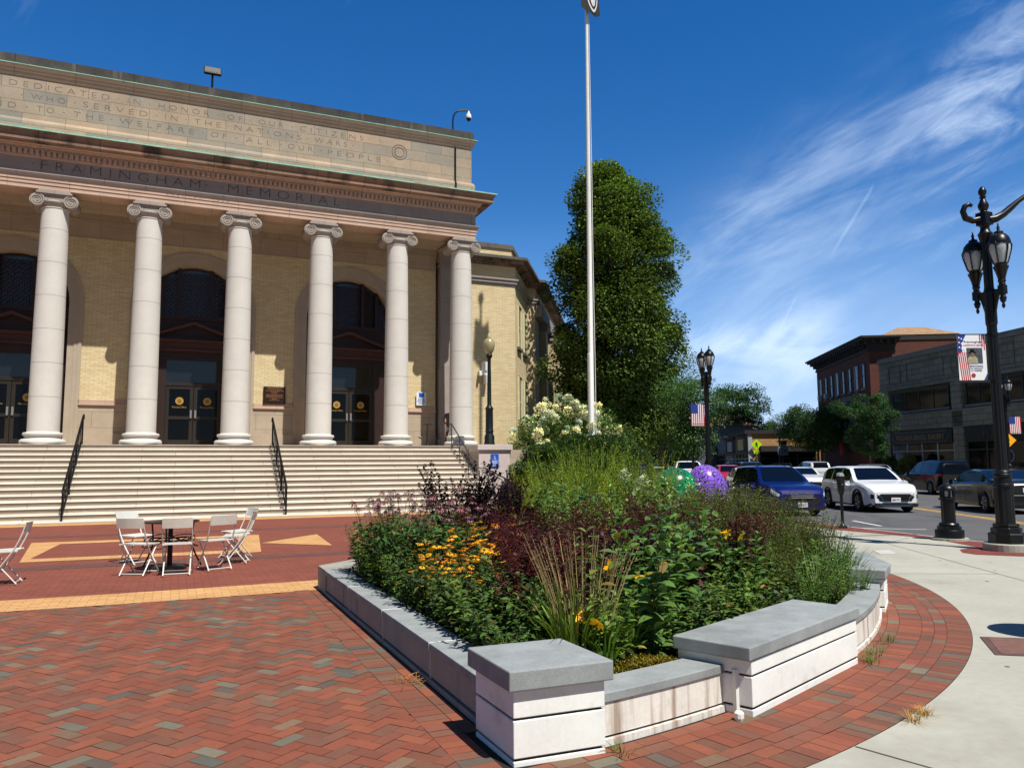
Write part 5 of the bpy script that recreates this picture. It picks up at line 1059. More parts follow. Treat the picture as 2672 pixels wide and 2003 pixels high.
# ------------------------------------------------------------ flagpole and flag
o = thing('flagpole', 'tall white flagpole rising from the shrubs in the middle of the picture', 'flagpole', (15.2, 27.2, 0))
b = MB(); b.tube([(0,0,0),(.015,0,6),(.03,0,6.02),(.06,0,12),(.12,0,23.2)], [.135,.125,.115,.095,.055], 16); b.build('pole', mat('pole white', (.84,.84,.82), .45, amt=.06, scale=2, streak=(3.,.6,.3,lin((.55,.55,.53)))), o, smooth=40)
b = MB(); b.lathe([(.0,23.1),(.12,23.2),(.15,23.32),(.12,23.45),(0,23.5)], .12, 0, 14); b.build('finial', m_gold, o, smooth=60)
b = MB()
b.tube([(.15,-.10,1.4),(.17,-.10,5),(.16,-.09,10),(.18,-.08,14),(.18,-.05,20.6)], .014, 5)
b.build('halyard', m_white, o)
fl = MB()   # limp black flag gathered beside the pole, emblem facing the camera
def flagpt(u_, v_): # u 0..1 along fly, v 0..1 down
    x_ = -.26+.92*u_*(1-.25*(1-v_)); dy = .10*math.sin(u_*7+v_*2.0)*(.35+.65*u_); sag = .42*math.sin(u_*math.pi*.8)*v_ ; return (x_*1.0-.12*v_, dy-.22, 22.6-1.95*v_-.25*u_+.28*abs(u_-.35)*1.2*(1-v_)-sag*.6+.20*u_*v_)
fl.m = 0; n = 28; fl.strip([[flagpt(i/n, k/n) for k in range(n+1)] for i in range(n+1)])
o = thing('flag', 'black flag with a white oval emblem hanging limp at the top of the pole', 'flag', (15.32, 27.2, 0)); q = fl.build('cloth', mat('black flag cloth', (.055,.055,.06), .8, amt=.1, scale=4), o, smooth=60)
e = MB(); R_ = lambda cu, cv, ru, rv, r0, off: [[(lambda p: (p[0], p[1]-off, p[2]))(flagpt(cu+ru*math.cos(a_)*k_, cv+rv*math.sin(a_)*k_)) for k_ in (r0, 1.)] for a_ in [2*math.pi*j/40 for j in range(41)]]
e.strip(R_(.60,.60,.34,.34,.84,.012)); e.strip(R_(.60,.66,.17,.17,.02,.014)); e.box(.18,.62,-.36,-.355,21.55,21.62)
e.build('emblem', mat('flag white', (.80,.80,.80), .8, amt=.03), o, smooth=60)
# ------------------------------------------------------------ painted sculpture
def painted(name, base, base2):
    m, t, b = newmat(name); _set(b, .18, 0, .6, .5); o = t.nodes.new('ShaderNodeTexCoord').outputs['Object']
    w = t.nodes.new('ShaderNodeTexNoise'); w.inputs['Scale'].default_value = 4.2; w.inputs['Detail'].default_value = 1; t.links.new(o, w.inputs[0])
    s2 = t.nodes.new('ShaderNodeMath'); s2.operation = 'MULTIPLY'; s2.inputs[1].default_value = 75; t.links.new(w.outputs['Fac'], s2.inputs[0])
    s3 = t.nodes.new('ShaderNodeMath'); s3.operation = 'SINE'; t.links.new(s2.outputs[0], s3.inputs[0])
    line = tmap(t, s3.outputs[0], .35, .6, 0, 1); c = tmix(t, tmap(t, tnoise(t, o, 1.3, 1), .45, .55, 0, 1), lin(base), lin(base2))
    t.links.new(tmix(t, line, c, (.01,.012,.02,1)), b.inputs['Base Color']); return m
o = thing('painted_sculpture', 'glossy painted sculpture of two rounded lobes, green and purple, covered in black maze lines', 'sculpture', (11.75, 16.1, 0))
def lobe(c_, r_, m, name, rz=0, tilt=0):
    b = MB(Matrix.Translation(c_) @ Matrix.Rotation(rz, 4, 'Z') @ Matrix.Rotation(tilt, 4, 'Y')); rows = []
    for i in range(17):
        ph = math.pi*i/16; rows.append([(r_[0]*math.sin(ph)*math.cos(2*math.pi*k/32), r_[1]*math.sin(ph)*math.sin(2*math.pi*k/32), r_[2]*math.cos(ph)) for k in range(32)])
    b.strip(rows, closed=True); b.f = [q[::-1] for q in b.f]; b.build(name, m, o, smooth=80)
lobe((-.34,.14,.88), (.60,.50,.62), painted('green maze paint', (.02,.55,.30), (.03,.42,.22)), 'green_lobe', R(-23), R(35))
lobe((.42,-.18,.92), (.50,.46,.66), painted('purple maze paint', (.50,.34,.78), (.58,.40,.80)), 'purple_lobe', R(-23), R(-18))
b = MB(); b.lathe([(.35,0),(.35,.3),(.25,.4)], 0, 0, 20); b.build('base', m_gran, o)
# ------------------------------------------------------------ street lamps
m_post = mat('lamp post black', (.075,.08,.085), .35, metal=.25, amt=.15, scale=4)
m_lens = mat('frosted lamp glass', (.66,.68,.70), .25, spec=.6, amt=.08, scale=5)
LA = math.atan2(-.282, -.046)
def lantern(par, x, y):
    r_ = bpy.data.objects.new('lantern', None); C.objects.link(r_)
    b = MB(); b.lathe([(.0,4.36),(.025,4.39),(.03,4.43),(.018,4.46),(.045,4.50),(.06,4.56),(.04,4.60),(.05,4.62),(.05,4.64)], 0, 0, 12); b.box(-.055,.055,-.055,.055,4.63,4.79)
    b.lathe([(.045,4.79),(.06,4.81),(.05,4.84),(.07,4.87),(.06,4.90),(.075,4.97),(.10,5.06),(.125,5.12),(.13,5.14),(.10,5.16),(.11,5.20)], 0, 0, 16)
    body = b.build('lantern', m_post, par, smooth=40, loc=(x, y, 0)); bpy.data.objects.remove(r_)
    b = MB(); b.lathe([(.105,5.20),(.12,5.24),(.17,5.42),(.178,5.50),(.17,5.56)], 0, 0, 16); b.build('glass', m_lens, body, smooth=60)
    b = MB()
    for k in range(6):
        a_ = k*math.pi/3+.3; c_, s_ = math.cos(a_), math.sin(a_); b.tube([(c_*.11,s_*.11,5.19),(c_*.135,s_*.135,5.26),(c_*.185,s_*.185,5.44),(c_*.20,s_*.20,5.54),(c_*.17,s_*.17,5.59)], .013, 5)
        b.tube([(c_*.178,s_*.178,5.50),(math.cos(a_+.52)*.165,math.sin(a_+.52)*.165,5.575),(math.cos(a_+1.047)*.178,math.sin(a_+1.047)*.178,5.50)], .012, 5)
    b.build('cage', m_post, body, smooth=60)
    b = MB(); b.lathe([(.185,5.55),(.19,5.57),(.185,5.60),(.165,5.67),(.12,5.73),(.07,5.76),(.08,5.77),(.075,5.79),(.03,5.81),(.02,5.85),(.03,5.87),(.01,5.92),(.015,5.94),(0,5.97)], 0, 0, 20); b.build('cap', m_post, body, smooth=40)
def street_lamp(x, y, lb, mast=False, banner=None):
    o = thing('street_lamp', lb, 'street lamp', (x, y, 0), 0, 'twin lantern street lamps')
    b = MB(); b.lathe([(.385,-.02),(.385,.12),(.375,.135)], 0, 0, 28); b.build('footing', m_conc, o)
    b = MB(); b.lathe([(.295,.135),(.295,.30),(.285,.315),(.25,.325),(.25,.40),(.235,.41),(.205,.42),(.215,.45),(.20,.48),(.16,.49)], 0, 0, 8); b.lathe([(.155,.48),(.155,1.12)], 0, 0, 28, flute=.07)
    b.lathe([(.155,1.12),(.175,1.14),(.175,1.18),(.15,1.20),(.14,1.30),(.155,1.32),(.155,1.36),(.135,1.38),(.145,1.41),(.13,1.43),(.10,1.45)], 0, 0, 24); b.build('base', m_post, o, smooth=30)
    b = MB(); b.lathe([(.098,1.44),(.075,5.75 if mast else 5.0)], 0, 0, 24, flute=.10); b.build('shaft', m_post, o)
    dx, dy = math.cos(LA)*.286, math.sin(LA)*.286
    b = MB(); b.tube([(-dx,-dy,4.71),(dx,dy,4.71)], .035, 8)
    for s_ in (-1, 1):
        w_ = [(s_*dx*.12,s_*dy*.12,4.15),(s_*dx*.12,s_*dy*.12,4.76),(s_*dx*.85,s_*dy*.85,4.74),(s_*dx*.55,s_*dy*.55,4.5),(s_*dx*.28,s_*dy*.28,4.22)]
        nx, ny = -math.sin(LA)*.02, math.cos(LA)*.02; n_ = len(w_); b.add([(p[0]+nx,p[1]+ny,p[2]) for p in w_]+[(p[0]-nx,p[1]-ny,p[2]) for p in w_], [tuple(range(n_)), tuple(range(n_, 2*n_))[::-1]]+[(i, n_+i, n_+(i+1)%n_, (i+1)%n_) for i in range(n_)])
    b.lathe([(.09,4.1),(.10,4.14),(.10,4.72),(.085,4.80)], 0, 0, 12); b.build('bracket', m_post, o)
    lantern(o, dx, dy); lantern(o, -dx, -dy)
    if mast:
        b = MB(); b.lathe([(.08,5.66),(.10,5.70),(.115,5.78),(.13,5.83),(.09,5.88),(.075,5.95),(.09,6.0)], 0, 0, 16); b.box(-.10,.10,-.10,.10,6.0,6.24)
        b.lathe([(.07,6.24),(.055,6.27),(.09,6.34),(.095,6.39),(.06,6.46),(.04,6.52),(.065,6.54),(.04,6.56),(.07,6.62),(.072,6.66),(.04,6.73),(0,6.76)], 0, 0, 16); b.build('mast_head', m_post, o, smooth=40)
        b = MB(Matrix.Rotation(-SD, 4, 'Z')); b.tube([(.08,0,6.1),(.20,0,6.12),(.34,0,6.2),(.48,0,6.32),(.62,0,6.44),(3.2,0,8.2)], [.085,.075,.065,.06,.045,.035], 10); b.tube([(-.08,0,6.12),(-.2,0,6.1),(-.33,0,6.15),(-.37,0,6.28),(-.33,0,6.38),(-.25,0,6.42),(-.2,0,6.38)], [.07,.06,.06,.055,.05,.045,.03], 10); b.lathe([(.0,0),(.10,.03)], 0, 0, 3) if 0 else None; b.build('mast_arm', m_post, o, smooth=60)
    if banner: b = MB(Matrix.Rotation(banner, 4, 'Z')); b.tube([(0,0,3.93),(-.66,0,3.93)], .012, 6); b.tube([(0,0,3.05),(-.66,0,3.05)], .012, 6); b.lathe([(.095,3.9),(.095,3.96)], 0, 0, 12); b.lathe([(.095,3.02),(.095,3.08)], 0, 0, 12); b.build('banner_arm', m_post, o)
    return o
street_lamp(13.8, 9.5, 'nearest black twin-lantern street lamp with fluted base and mast arm at the right edge', True, R(-23))
street_lamp(18.15, 23.65, 'black twin-lantern lamp standing behind the painted sculpture', False, R(-23))
street_lamp(24.3, 36.9, 'black lamp under the tall columnar tree, left of the locust tree', False, R(-23))
street_lamp(39.2, 26.6, 'black twin-lantern lamp across the road, half hidden by the nearest lamp', False, R(157))
street_lamp(60.4, 66.3, 'distant black lamp in front of the low tan brick shop', False, R(157))
m_fw = mat('banner white', (.86,.86,.87), .7, amt=.03); m_fr = mat('banner red', (.70,.17,.19), .7, amt=.04); m_fb = mat('banner blue', (.11,.19,.50), .7, amt=.05)
def usflag(x, y, z0, w, h, lb, rz=R(-23)):
    o = thing('banner_flag', lb, 'flag', (x, y, 0), rz, 'striped flag banners on lamp posts')
    b = MB(); b.box(-w, 0, -.004, .004, z0, z0+h); b.build('cloth', m_fw, o)
    b = MB()
    for k in range(7): xa = -w+w/13*(2*k); b.box(xa, xa+w/13, -.007, .007, z0, z0+h*(1 if k > 3 else .58))
    b.build('stripes', m_fr, o); b = MB(); b.box(-w-.002, -w*.46, -.010, .010, z0+h*.58, z0+h); b.build('canton', m_fb, o); return o
usflag(18.05, 23.69, 2.98, .50, .80, 'vertical striped flag banner on the lamp behind the sculpture')
usflag(24.22, 36.94, 2.95, .52, .80, 'vertical striped flag banner below the columnar tree')
usflag(39.9, 26.3, 3.0, .60, .86, 'small striped flag banner right of the nearest lamp post')
usflag(61.1, 66.0, 2.95, .62, .90, 'dim striped flag banner before the tan brick shop')
usflag(59.8, 66.9, 2.95, .5, .90, 'second dim flag banner left of the distant lamp') if 0 else None
# memorial banner on the nearest lamp
o = thing('banner', 'white commemorative banner with stars and stripes edge and soldier portrait on the nearest lamp', 'banner', (13.72, 9.53, 0), R(-23)); w, z0, h = .52, 3.08, .84
b = MB(); b.box(-w-.06,-.06,-.004,.004,z0,z0+h); b.build('cloth', m_fw, o)
b = MB()
for k in range(5):
    b.strip([[(-w-.06+k*.037+.05*math.sin(q*2)*(1-q)*0+ .022*(1-q)*2, -.007, z0+.0+q*.52), (-w-.06+k*.037+.019+.022*(1-q)*2, -.007, z0+q*.52)] for q in [j/8 for j in range(9)]])
for k in range(3): b.box(-.17+k*.037,-.151+k*.037,-.007,-.005,z0+.68-k*.06,z0+h)
b.build('stripes', m_fr, o)
b = MB(); b.add([(-w-.06,-.006,z0+h),(-w+.10,-.006,z0+h),(-w+.02,-.006,z0+h-.16),(-w+.02,-.006,z0+h-.32),(-w-.06,-.006,z0+h-.36)], [(0,1,2,3,4)][::1]); b.f = [q[::-1] for q in b.f]; b.add([(-.06,-.006,z0),(-.06,-.006,z0+.13),(-.13,-.006,z0)], [(0,1,2)]); b.f[-1] = b.f[-1][::-1]; b.build('star_field', m_fb, o)
b = MB()
for k in range(9): xx, zz = -w-.03+(k % 3)*.045, z0+h-.05-(k//3)*.09-(k % 3)*.02; b.xz([(xx+.016*math.cos(a_*2*math.pi/5+.3)*(1 if 1 else 0), zz+.016*math.sin(a_*2*math.pi/5+.3)) for a_ in range(5)], -.010, -.007)
b.build('stars', m_fw, o)
b = MB(); b.box(-w+.10,-.13,-.008,-.005,z0+.31,z0+.60); b.build('portrait', mat('portrait backdrop', (.24,.27,.30), .7, amt=.4, scale=14), o)
b = MB(); b.lathe([(0,0)],0,0,3) if 0 else None; xm = -.32
b.xz([(xm+.10*c_, z0+.31+.10*s_*1.2) for c_, s_ in ((-1,0),(-.9,.8),(-.4,1.15),(.4,1.15),(.9,.8),(1,0))], -.012, -.009); b.build('portrait_uniform', mat('uniform tan', (.60,.56,.46), .7, amt=.3, scale=30), o)
b = MB(); b.xz([(xm+.035*math.cos(q*.628), z0+.475+.045*math.sin(q*.628)) for q in range(10)], -.014, -.011); b.build('portrait_face', mat('portrait skin', (.45,.33,.26), .7, amt=.1), o)
b = MB(); b.xz([(xm-.075,z0+.51),(xm+.075,z0+.51),(xm+.04,z0+.53),(xm+.03,z0+.57),(xm-.03,z0+.57),(xm-.04,z0+.53)], -.016, -.012); b.build('portrait_hat', m_blk, o)
text('lettering', 'Framingham', m_fb, o, -w+.06, -.12, z0+.695, .035, -.006, .002); text('lettering', 'HOMETOWN HEROES', m_fr, o, -w+.05, -.11, z0+.635, .028, -.006, .002)
text('lettering', 'HERNANDEZ', m_fb, o, -w+.12, -.13, z0+.245, .032, -.006, .002); text('lettering', 'STAFF SERGEANT', m_blk, o, -w+.13, -.14, z0+.205, .022, -.006, .002); text('lettering', 'U.S. MARINES', m_fb, o, -w+.15, -.16, z0+.165, .026, -.006, .002)
b = MB(); b.xz([(xm+.04*math.cos(q*.5), z0+.09+.04*math.sin(q*.5)) for q in range(13)], -.010, -.006); b.build('seal', mat('seal red brown', (.55,.20,.16), .6, amt=.2, scale=60), o)
# bollard light
o = thing('bollard', 'short black fluted bollard with small lantern top at the kerb', 'bollard', (14.6, 11.25, 0)); o.scale = (1.15, 1.15, .98)
b = MB(); b.lathe([(.30,-.01),(.30,.05)], 0, 0, 20); b.build('footing', m_conc, o)
b = MB(); b.lathe([(.235,.05),(.235,.20),(.225,.22),(.195,.225),(.195,.29),(.16,.30),(.17,.33),(.15,.36),(.12,.37)], 0, 0, 12); b.lathe([(.115,.36),(.115,.82)], 0, 0, 24, flute=.08); b.lathe([(.115,.82),(.145,.84),(.145,.87),(.10,.88),(.10,.90)], 0, 0, 20); b.build('base', m_post, o, smooth=30)
b = MB(); b.lathe([(.085,.88),(.085,1.02)], 0, 0, 12); b.build('glass', m_lens, o, smooth=60)
b = MB()
for k in range(6): a_ = k*math.pi/3; b.tube([(.10*math.cos(a_),.10*math.sin(a_),.88),(.10*math.cos(a_),.10*math.sin(a_),1.03)], .022, 6)
b.lathe([(.14,1.02),(.145,1.04),(.12,1.10),(.07,1.15),(0,1.17)], 0, 0, 20); b.build('cap', m_post, o, smooth=40)
# parking meter
o = thing('parking_meter', 'black parking meter on a post between the flower bed and the white car', 'parking meter', (14.98, 14.4, 0))
b = MB(); b.lathe([(.11,0),(.11,.04),(.06,.08),(.04,.12)], 0, 0, 14); b.tube([(0,0,.1),(0,0,.95)], .036, 12); b.build('post', m_post, o, smooth=40)
b = MB(); b.lathe([(.05,.80),(.075,.88),(.085,.95),(.085,1.05),(.06,1.08),(.07,1.10)], 0, 0, 12); b.box(-.075,.075,-.06,.06,1.06,1.26); b.build('housing', m_post, o, bevel=.01)
b = MB(); rows = [[(.078*math.cos(a_), y_, 1.26+.085*math.sin(a_)) for a_ in [math.pi*k/10 for k in range(11)]] for y_ in (-.05, .05)]; b.strip(rows); b.add(rows[0], [tuple(range(11))]); b.add(rows[1], [tuple(range(11))[::-1]]); b.build('dome', mat('meter dome silver', (.70,.72,.74), .25, metal=.5, amt=.05), o)
# ------------------------------------------------------------ traffic signs
m_fy = mat('fluorescent yellow-green', (.72,.90,.05), .5, amt=.03); m_ay = mat('amber sign yellow', (.98,.70,.05), .5, amt=.03); m_galv = mat('galvanised post', (.55,.56,.56), .5, metal=.4, amt=.1)
def diamond_sign(x, y, zc_, r_, rz, lb, m=m_fy, arrow=True, ped=True):
    o = thing('warning_sign', lb, 'road sign', (x, y, 0), rz); b = MB(); b.tube([(0,.03,0),(0,.03,zc_+r_*.6)], .035, 6); b.build('post', m_galv, o)
    b = MB(); b.xz([(0,zc_-r_),(r_,zc_),(0,zc_+r_),(-r_,zc_)], -.01, .0); b.build('panel', m, o)
    if ped:
        b = MB(); k = r_*.11; b.xz([(k*.5*math.cos(q), zc_+r_*.45+k*.9*math.sin(q)) for q in [j*.7 for j in range(9)]], -.016, -.011)
        for pl in (((0,.38),(0,-.05)),((0,-.05),(.20,-.48)),((0,-.05),(-.22,-.45)),((0,.28),(.24,.02)),((0,.28),(-.22,.06))): b.tube([(pl[0][0]*r_,-.014,zc_+pl[0][1]*r_),(pl[1][0]*r_,-.014,zc_+pl[1][1]*r_)], r_*.065, 5)
        b.build('symbol', m_blk, o)
    if arrow:
        b = MB(); b.box(-r_*.55,r_*.55,-.01,0,zc_-r_*1.75,zc_-r_*1.12); b.build('arrow_plate', m, o)
        b = MB(); b.tube([(.25*r_,-.014,zc_-r_*1.28),(-.2*r_,-.014,zc_-r_*1.58)], r_*.06, 5); b.xz([(-.32*r_,zc_-1.66*r_),(-.02*r_,zc_-1.6*r_),(-.24*r_,zc_-1.38*r_)], -.016,-.011); b.build('arrow', m_blk, o)
    return o
diamond_sign(63.0, 73.0, 3.75, .62, R(-30), 'fluorescent yellow pedestrian crossing sign at the corner of the low tan shop')
diamond_sign(75.0, 98.5, 3.9, .60, R(-30), 'most distant fluorescent yellow crossing sign, left of the middle lamp')
diamond_sign(61.0, 60.6, 4.0, .68, R(-30), 'yellow-green crossing sign half hidden by the dark tree beside the brick block', ped=False)
diamond_sign(42.6, 28.9, 2.75, .46, R(-33), 'amber diamond warning sign peeking out behind the nearest lamp post', m_ay, arrow=False)
o = thing('route_sign', 'square route 126 sign with a small plate above on the distant lamp post', 'road sign', (60.0, 65.4, 0), R(-30))
b = MB(); b.box(-.55,.55,-.01,.01,2.35,3.4); b.build('panel', mat('route sign back', (.30,.34,.40), .6, amt=.05), o); b = MB(); b.box(-.40,.40,-.01,.01,3.5,3.95); b.tube([(0,.05,0),(0,.05,3.8)], .04, 6); b.build('plate', m_post, o)
b = MB(); b.box(-.48,.48,-.014,-.011,2.42,3.33); b.build('panel_face', mat('route face', (.40,.44,.50), .6, amt=.05), o); text('lettering', '126', m_blk, o, -.42, .42, 2.62, .5, -.016, .004)
# utility cabinet near the kerb
o = thing('utility_cabinet', 'dark grey utility cabinet on the pavement left of the painted sculpture', 'cabinet', (15.35, 24.2, 0), R(-28)); b = MB(); b.box(-.30,.30,-.25,.25,0,1.55); b.box(-.33,.33,-.28,.28,1.55,1.6); b.build('housing', mat('cabinet grey', (.13,.15,.19), .6, amt=.1), o, bevel=.01); b = MB(); b.box(-.25,.25,-.262,-.25,.1,1.45); b.build('door', mat('cabinet door', (.16,.18,.22), .6, amt=.1), o)
o = thing('stand_in_bin', 'added unseen black stand-in bin whose shadow crosses the pavement at the right edge', 'stand-in bin', (7.62, 4.42, .004))  # bin added out of view only to cast the shadow at bottom right
b = MB(); b.lathe([(.20,0),(.27,.03),(.30,.80),(.31,.84),(.28,.86)], 0, 0, 24); b.build('body', m_post, o, smooth=40); b = MB(); b.lathe([(.36,.98),(.36,1.0),(.22,1.08),(0,1.11)], 0, 0, 24); b.tube([(.25,0,.8),(.25,0,1.0)], .015, 6); b.tube([(-.25,0,.8),(-.25,0,1.0)], .015, 6); b.build('lid', m_post, o, smooth=40)
# ------------------------------------------------------------ person and scooter on the porch
o = thing('scooter', 'black kick scooter leaning on the porch wall near the corner column', 'scooter', (10.15, 32.9, PZ), R(75))
b = MB(); b.tube([(-.42,0,.09),(.30,0,.09),(.42,0,.14)], .035, 8); b.box(-.40,.26,-.06,.06,.09,.12); b.build('deck', m_blk, o)
b = MB(); b.tube([(.44,0,.12),(.36,0,1.0)], .02, 8); b.tube([(.36,-.22,1.02),(.36,.22,1.02)], .016, 8); b.build('handlebar', m_blk, o)
for x_ in (-.48, .47):
    b = MB(Matrix.Translation((x_,0,.10)) @ Matrix.Rotation(R(90),4,'X')); b.lathe([(.06,-.02),(.10,-.02),(.10,.02),(.06,.02)], 0, 0, 16); b.build('wheel', m_blk, o)
def skinned(name, joints, edges, radii, m, parent, sub=2):
    me = bpy.data.meshes.new(name); me.from_pydata(joints, edges, []); o_ = bpy.data.objects.new(name, me); C.objects.link(o_); o_.parent = parent
    mod = o_.modifiers.new('skin', 'SKIN'); sl = me.skin_vertices[0] if me.skin_vertices else None
    if sl is None:
        bpy.context.view_layer.update(); sl = me.skin_vertices[0] if me.skin_vertices else None
    for i, r_ in enumerate(radii): sl.data[i].radius = (r_, r_) if not hasattr(r_, '__len__') else r_
    sl.data[0].use_root = True; sb = o_.modifiers.new('sub', 'SUBSURF'); sb.levels = sb.render_levels = sub
    dg = bpy.context.evaluated_depsgraph_get(); me2 = bpy.data.meshes.new_from_object(o_.evaluated_get(dg)); o_.modifiers.clear(); o_.data = me2; me2.materials.clear(); me2.materials.append(m); me2.polygons.foreach_set('use_smooth', [True]*len(me2.polygons)); return o_
m_skin = mat('skin', (.50,.33,.25), .6, amt=.05); m_shirt = mat('grey shirt', (.34,.35,.40), .9, amt=.1, scale=8); m_short = mat('patterned shorts', (.86,.85,.84), .9, amt=.05, stain=(14.,.5,1.), staincol=lin((.25,.2,.28)))
o = thing('person', 'person in grey t-shirt and white patterned shorts leaning behind the corner column', 'person', (10.95, 32.2, PZ), R(-15))
J = [(0,0,.92),(0,.0,1.12),(.02,-.03,1.36),(.04,-.05,1.47),(.09,-.08,1.56),(.11,-.10,1.66), (-.17,-.02,1.40),(-.30,.02,1.14),(-.16,-.12,.98),(-.10,-.14,.96), (.20,-.04,1.40),(.26,-.12,1.14),(.22,-.30,1.02),(.22,-.37,1.01), (-.09,0,.86),(-.14,-.10,.50),(-.20,.02,.10),(-.21,-.10,.03), (.09,0,.86),(.10,-.03,.48),(.08,.05,.10),(.08,-.10,.03)]
E_ = [(0,1),(1,2),(2,3),(3,4),(4,5),(2,6),(6,7),(7,8),(8,9),(2,10),(10,11),(11,12),(12,13),(0,14),(14,15),(15,16),(16,17),(0,18),(18,19),(19,20),(20,21)]
RD = [(.15,.12),(.14,.11),(.16,.11),.055,(.075,.085),.07,.06,.042,.03,.035,.06,.042,.03,.035,.095,.062,.042,.035,.095,.062,.042,.035]
skinned('body', J, E_, RD, m_skin, o)
sh_ = [(-.23,0,1.23),(-.17,-.02,1.40),(.02,-.02,1.38),(.20,-.04,1.40),(.24,-.08,1.24),(0,0,1.12),(0,0,.93)]
skinned('shirt', [sh_[6],sh_[5],sh_[2],sh_[1],sh_[0],sh_[3],sh_[4]], [(0,1),(1,2),(2,3),(3,4),(2,5),(5,6)], [(.165,.135),(.155,.125),(.17,.12),.075,.06,.075,.06], m_shirt, o)
skinned('shorts', [(0,0,.94),(-.09,0,.84),(-.12,-.06,.60),(.09,0,.84),(.10,-.02,.58)], [(0,1),(1,2),(0,3),(3,4)], [(.16,.13),.105,.09,.105,.09], m_short, o)
b = MB(Matrix.Translation((.112,-.085,1.665))); b.lathe([(.0,-.04),(.085,-.03),(.092,.02),(.075,.075),(.04,.10),(0,.105)], 0, 0, 14); b.build('hair', mat('dark hair', (.07,.05,.045), .8, amt=.2, scale=20), o, smooth=60)
for x_, y_ in ((-.21,-.06),(.08,-.05)):
    b = MB(); b.box(x_-.045, x_+.045, y_-.12, y_+.12, 0, .07); b.build('shoe', m_blk, o, bevel=.02)
b = MB()
for sx in (-1, 1): b.lathe([(0,1.665),(.011,1.672),(0,1.68)], .095+sx*.032, -.178, 6)
b.build('eyes', m_blk, o); b = MB(); b.lathe([(.0,1.61),(.016,1.625),(.009,1.66),(0,1.665)], .10, -.172, 6); b.build('nose', m_skin, o)
# ------------------------------------------------------------ cars
m_tyre = mat('tyre rubber', (.07,.07,.072), .85, amt=.1, scale=10); m_rim = mat('alloy rim', (.62,.63,.64), .3, metal=.8, amt=.05); m_wind = mat('car glass', (.022,.03,.034), .04, spec=.4, amt=0)
m_plas = mat('black trim plastic', (.07,.07,.075), .6, amt=.1, scale=6); m_head = mat('headlamp glass', (.72,.76,.80), .08, spec=.8, amt=.1, scale=20, coat=1.); m_tail = mat('tail lamp red', (.60,.03,.05), .15, spec=.7, amt=.05, coat=1.); m_chrome = mat('chrome', (.80,.80,.82), .12, metal=1., amt=0); m_plate = mat('number plate', (.84,.84,.86), .5, amt=.03)
def paint(name, c, metal=.2): return mat(name, c, .30 if max(c) > .1 else .16, metal=metal, spec=.35 if max(c) > .1 else .3, amt=.02, scale=3, coat=.35 if max(c) < .1 else .5 if max(c) < .4 else .9)
def lerp(cv, x):
    if x <= cv[0][0]: return cv[0][1]
    for (a_, va), (b_, vb) in zip(cv[:-1], cv[1:]):
        if x <= b_:
            t = (x-a_)/(b_-a_); return va+(vb-va)*t
    return cv[-1][1]
def smooth_curve(cv, n=8):
    """gentle rounding of a polyline"""
    def f_(x):
        e = .05; return (lerp(cv, x-e)+2*lerp(cv, x)+lerp(cv, x+e))/4
    return f_
STY = {   # nose at +x; top line, belt line, rear window and windscreen limits as fractions of half-length
 'suv':  dict(L=4.55, W=1.84, H=1.62, wb=2.68, r=.345, top=[(-1,.98),(-.97,1.12),(-.90,1.30),(-.74,1.53),(-.45,1.575),(-.05,1.58),(.16,1.52),(.46,1.08),(.80,.96),(.93,.86),(1,.70)], belt=[(-1,.95),(-.9,1.02),(0,.98),(.46,.97),(.8,.88),(1,.66)], ws=(.17,.455), rw=(-.93,-.76), sw=(-.78,.30)),
 'wagon':dict(L=4.82, W=1.84, H=1.65, wb=2.74, r=.335, top=[(-1,.95),(-.985,1.15),(-.93,1.42),(-.86,1.58),(-.5,1.62),(-.05,1.62),(.10,1.57),(.42,1.08),(.80,.98),(.94,.88),(1,.70)], belt=[(-1,.95),(0,.98),(.42,.97),(.8,.9),(1,.66)], ws=(.11,.415), rw=(-.97,-.88), sw=(-.86,.26)),
 'sedan':dict(L=4.90, W=1.85, H=1.46, wb=2.83, r=.335, top=[(-1,.90),(-.985,1.06),(-.86,1.11),(-.70,1.15),(-.36,1.42),(-.05,1.46),(.14,1.40),(.45,1.02),(.80,.90),(.94,.80),(1,.62)], belt=[(-1,.92),(-.7,1.0),(0,.95),(.45,.93),(.8,.84),(1,.60)], ws=(.15,.445), rw=(-.69,-.38), sw=(-.60,.30)),
 'pickup':dict(L=5.6, W=2.0, H=1.90, wb=3.6, r=.40, top=[(-1,1.20),(-.30,1.22),(-.27,1.78),(.05,1.88),(.16,1.82),(.36,1.32),(.80,1.24),(.95,1.14),(1,.9)], belt=[(-1,1.18),(.36,1.20),(.8,1.12),(1,.85)], ws=(.17,.35), rw=(-.29,-.275), sw=(-.24,.24)),
 'van':  dict(L=5.0, W=1.95, H=1.80, wb=2.9, r=.36, top=[(-1,1.0),(-.985,1.2),(-.93,1.62),(-.85,1.74),(-.4,1.80),(.08,1.78),(.20,1.72),(.50,1.16),(.82,1.06),(.95,.95),(1,.75)], belt=[(-1,1.05),(0,1.08),(.5,1.05),(.82,.98),(1,.72)], ws=(.21,.49), rw=(-.97,-.87), sw=(-.88,.34)),
}
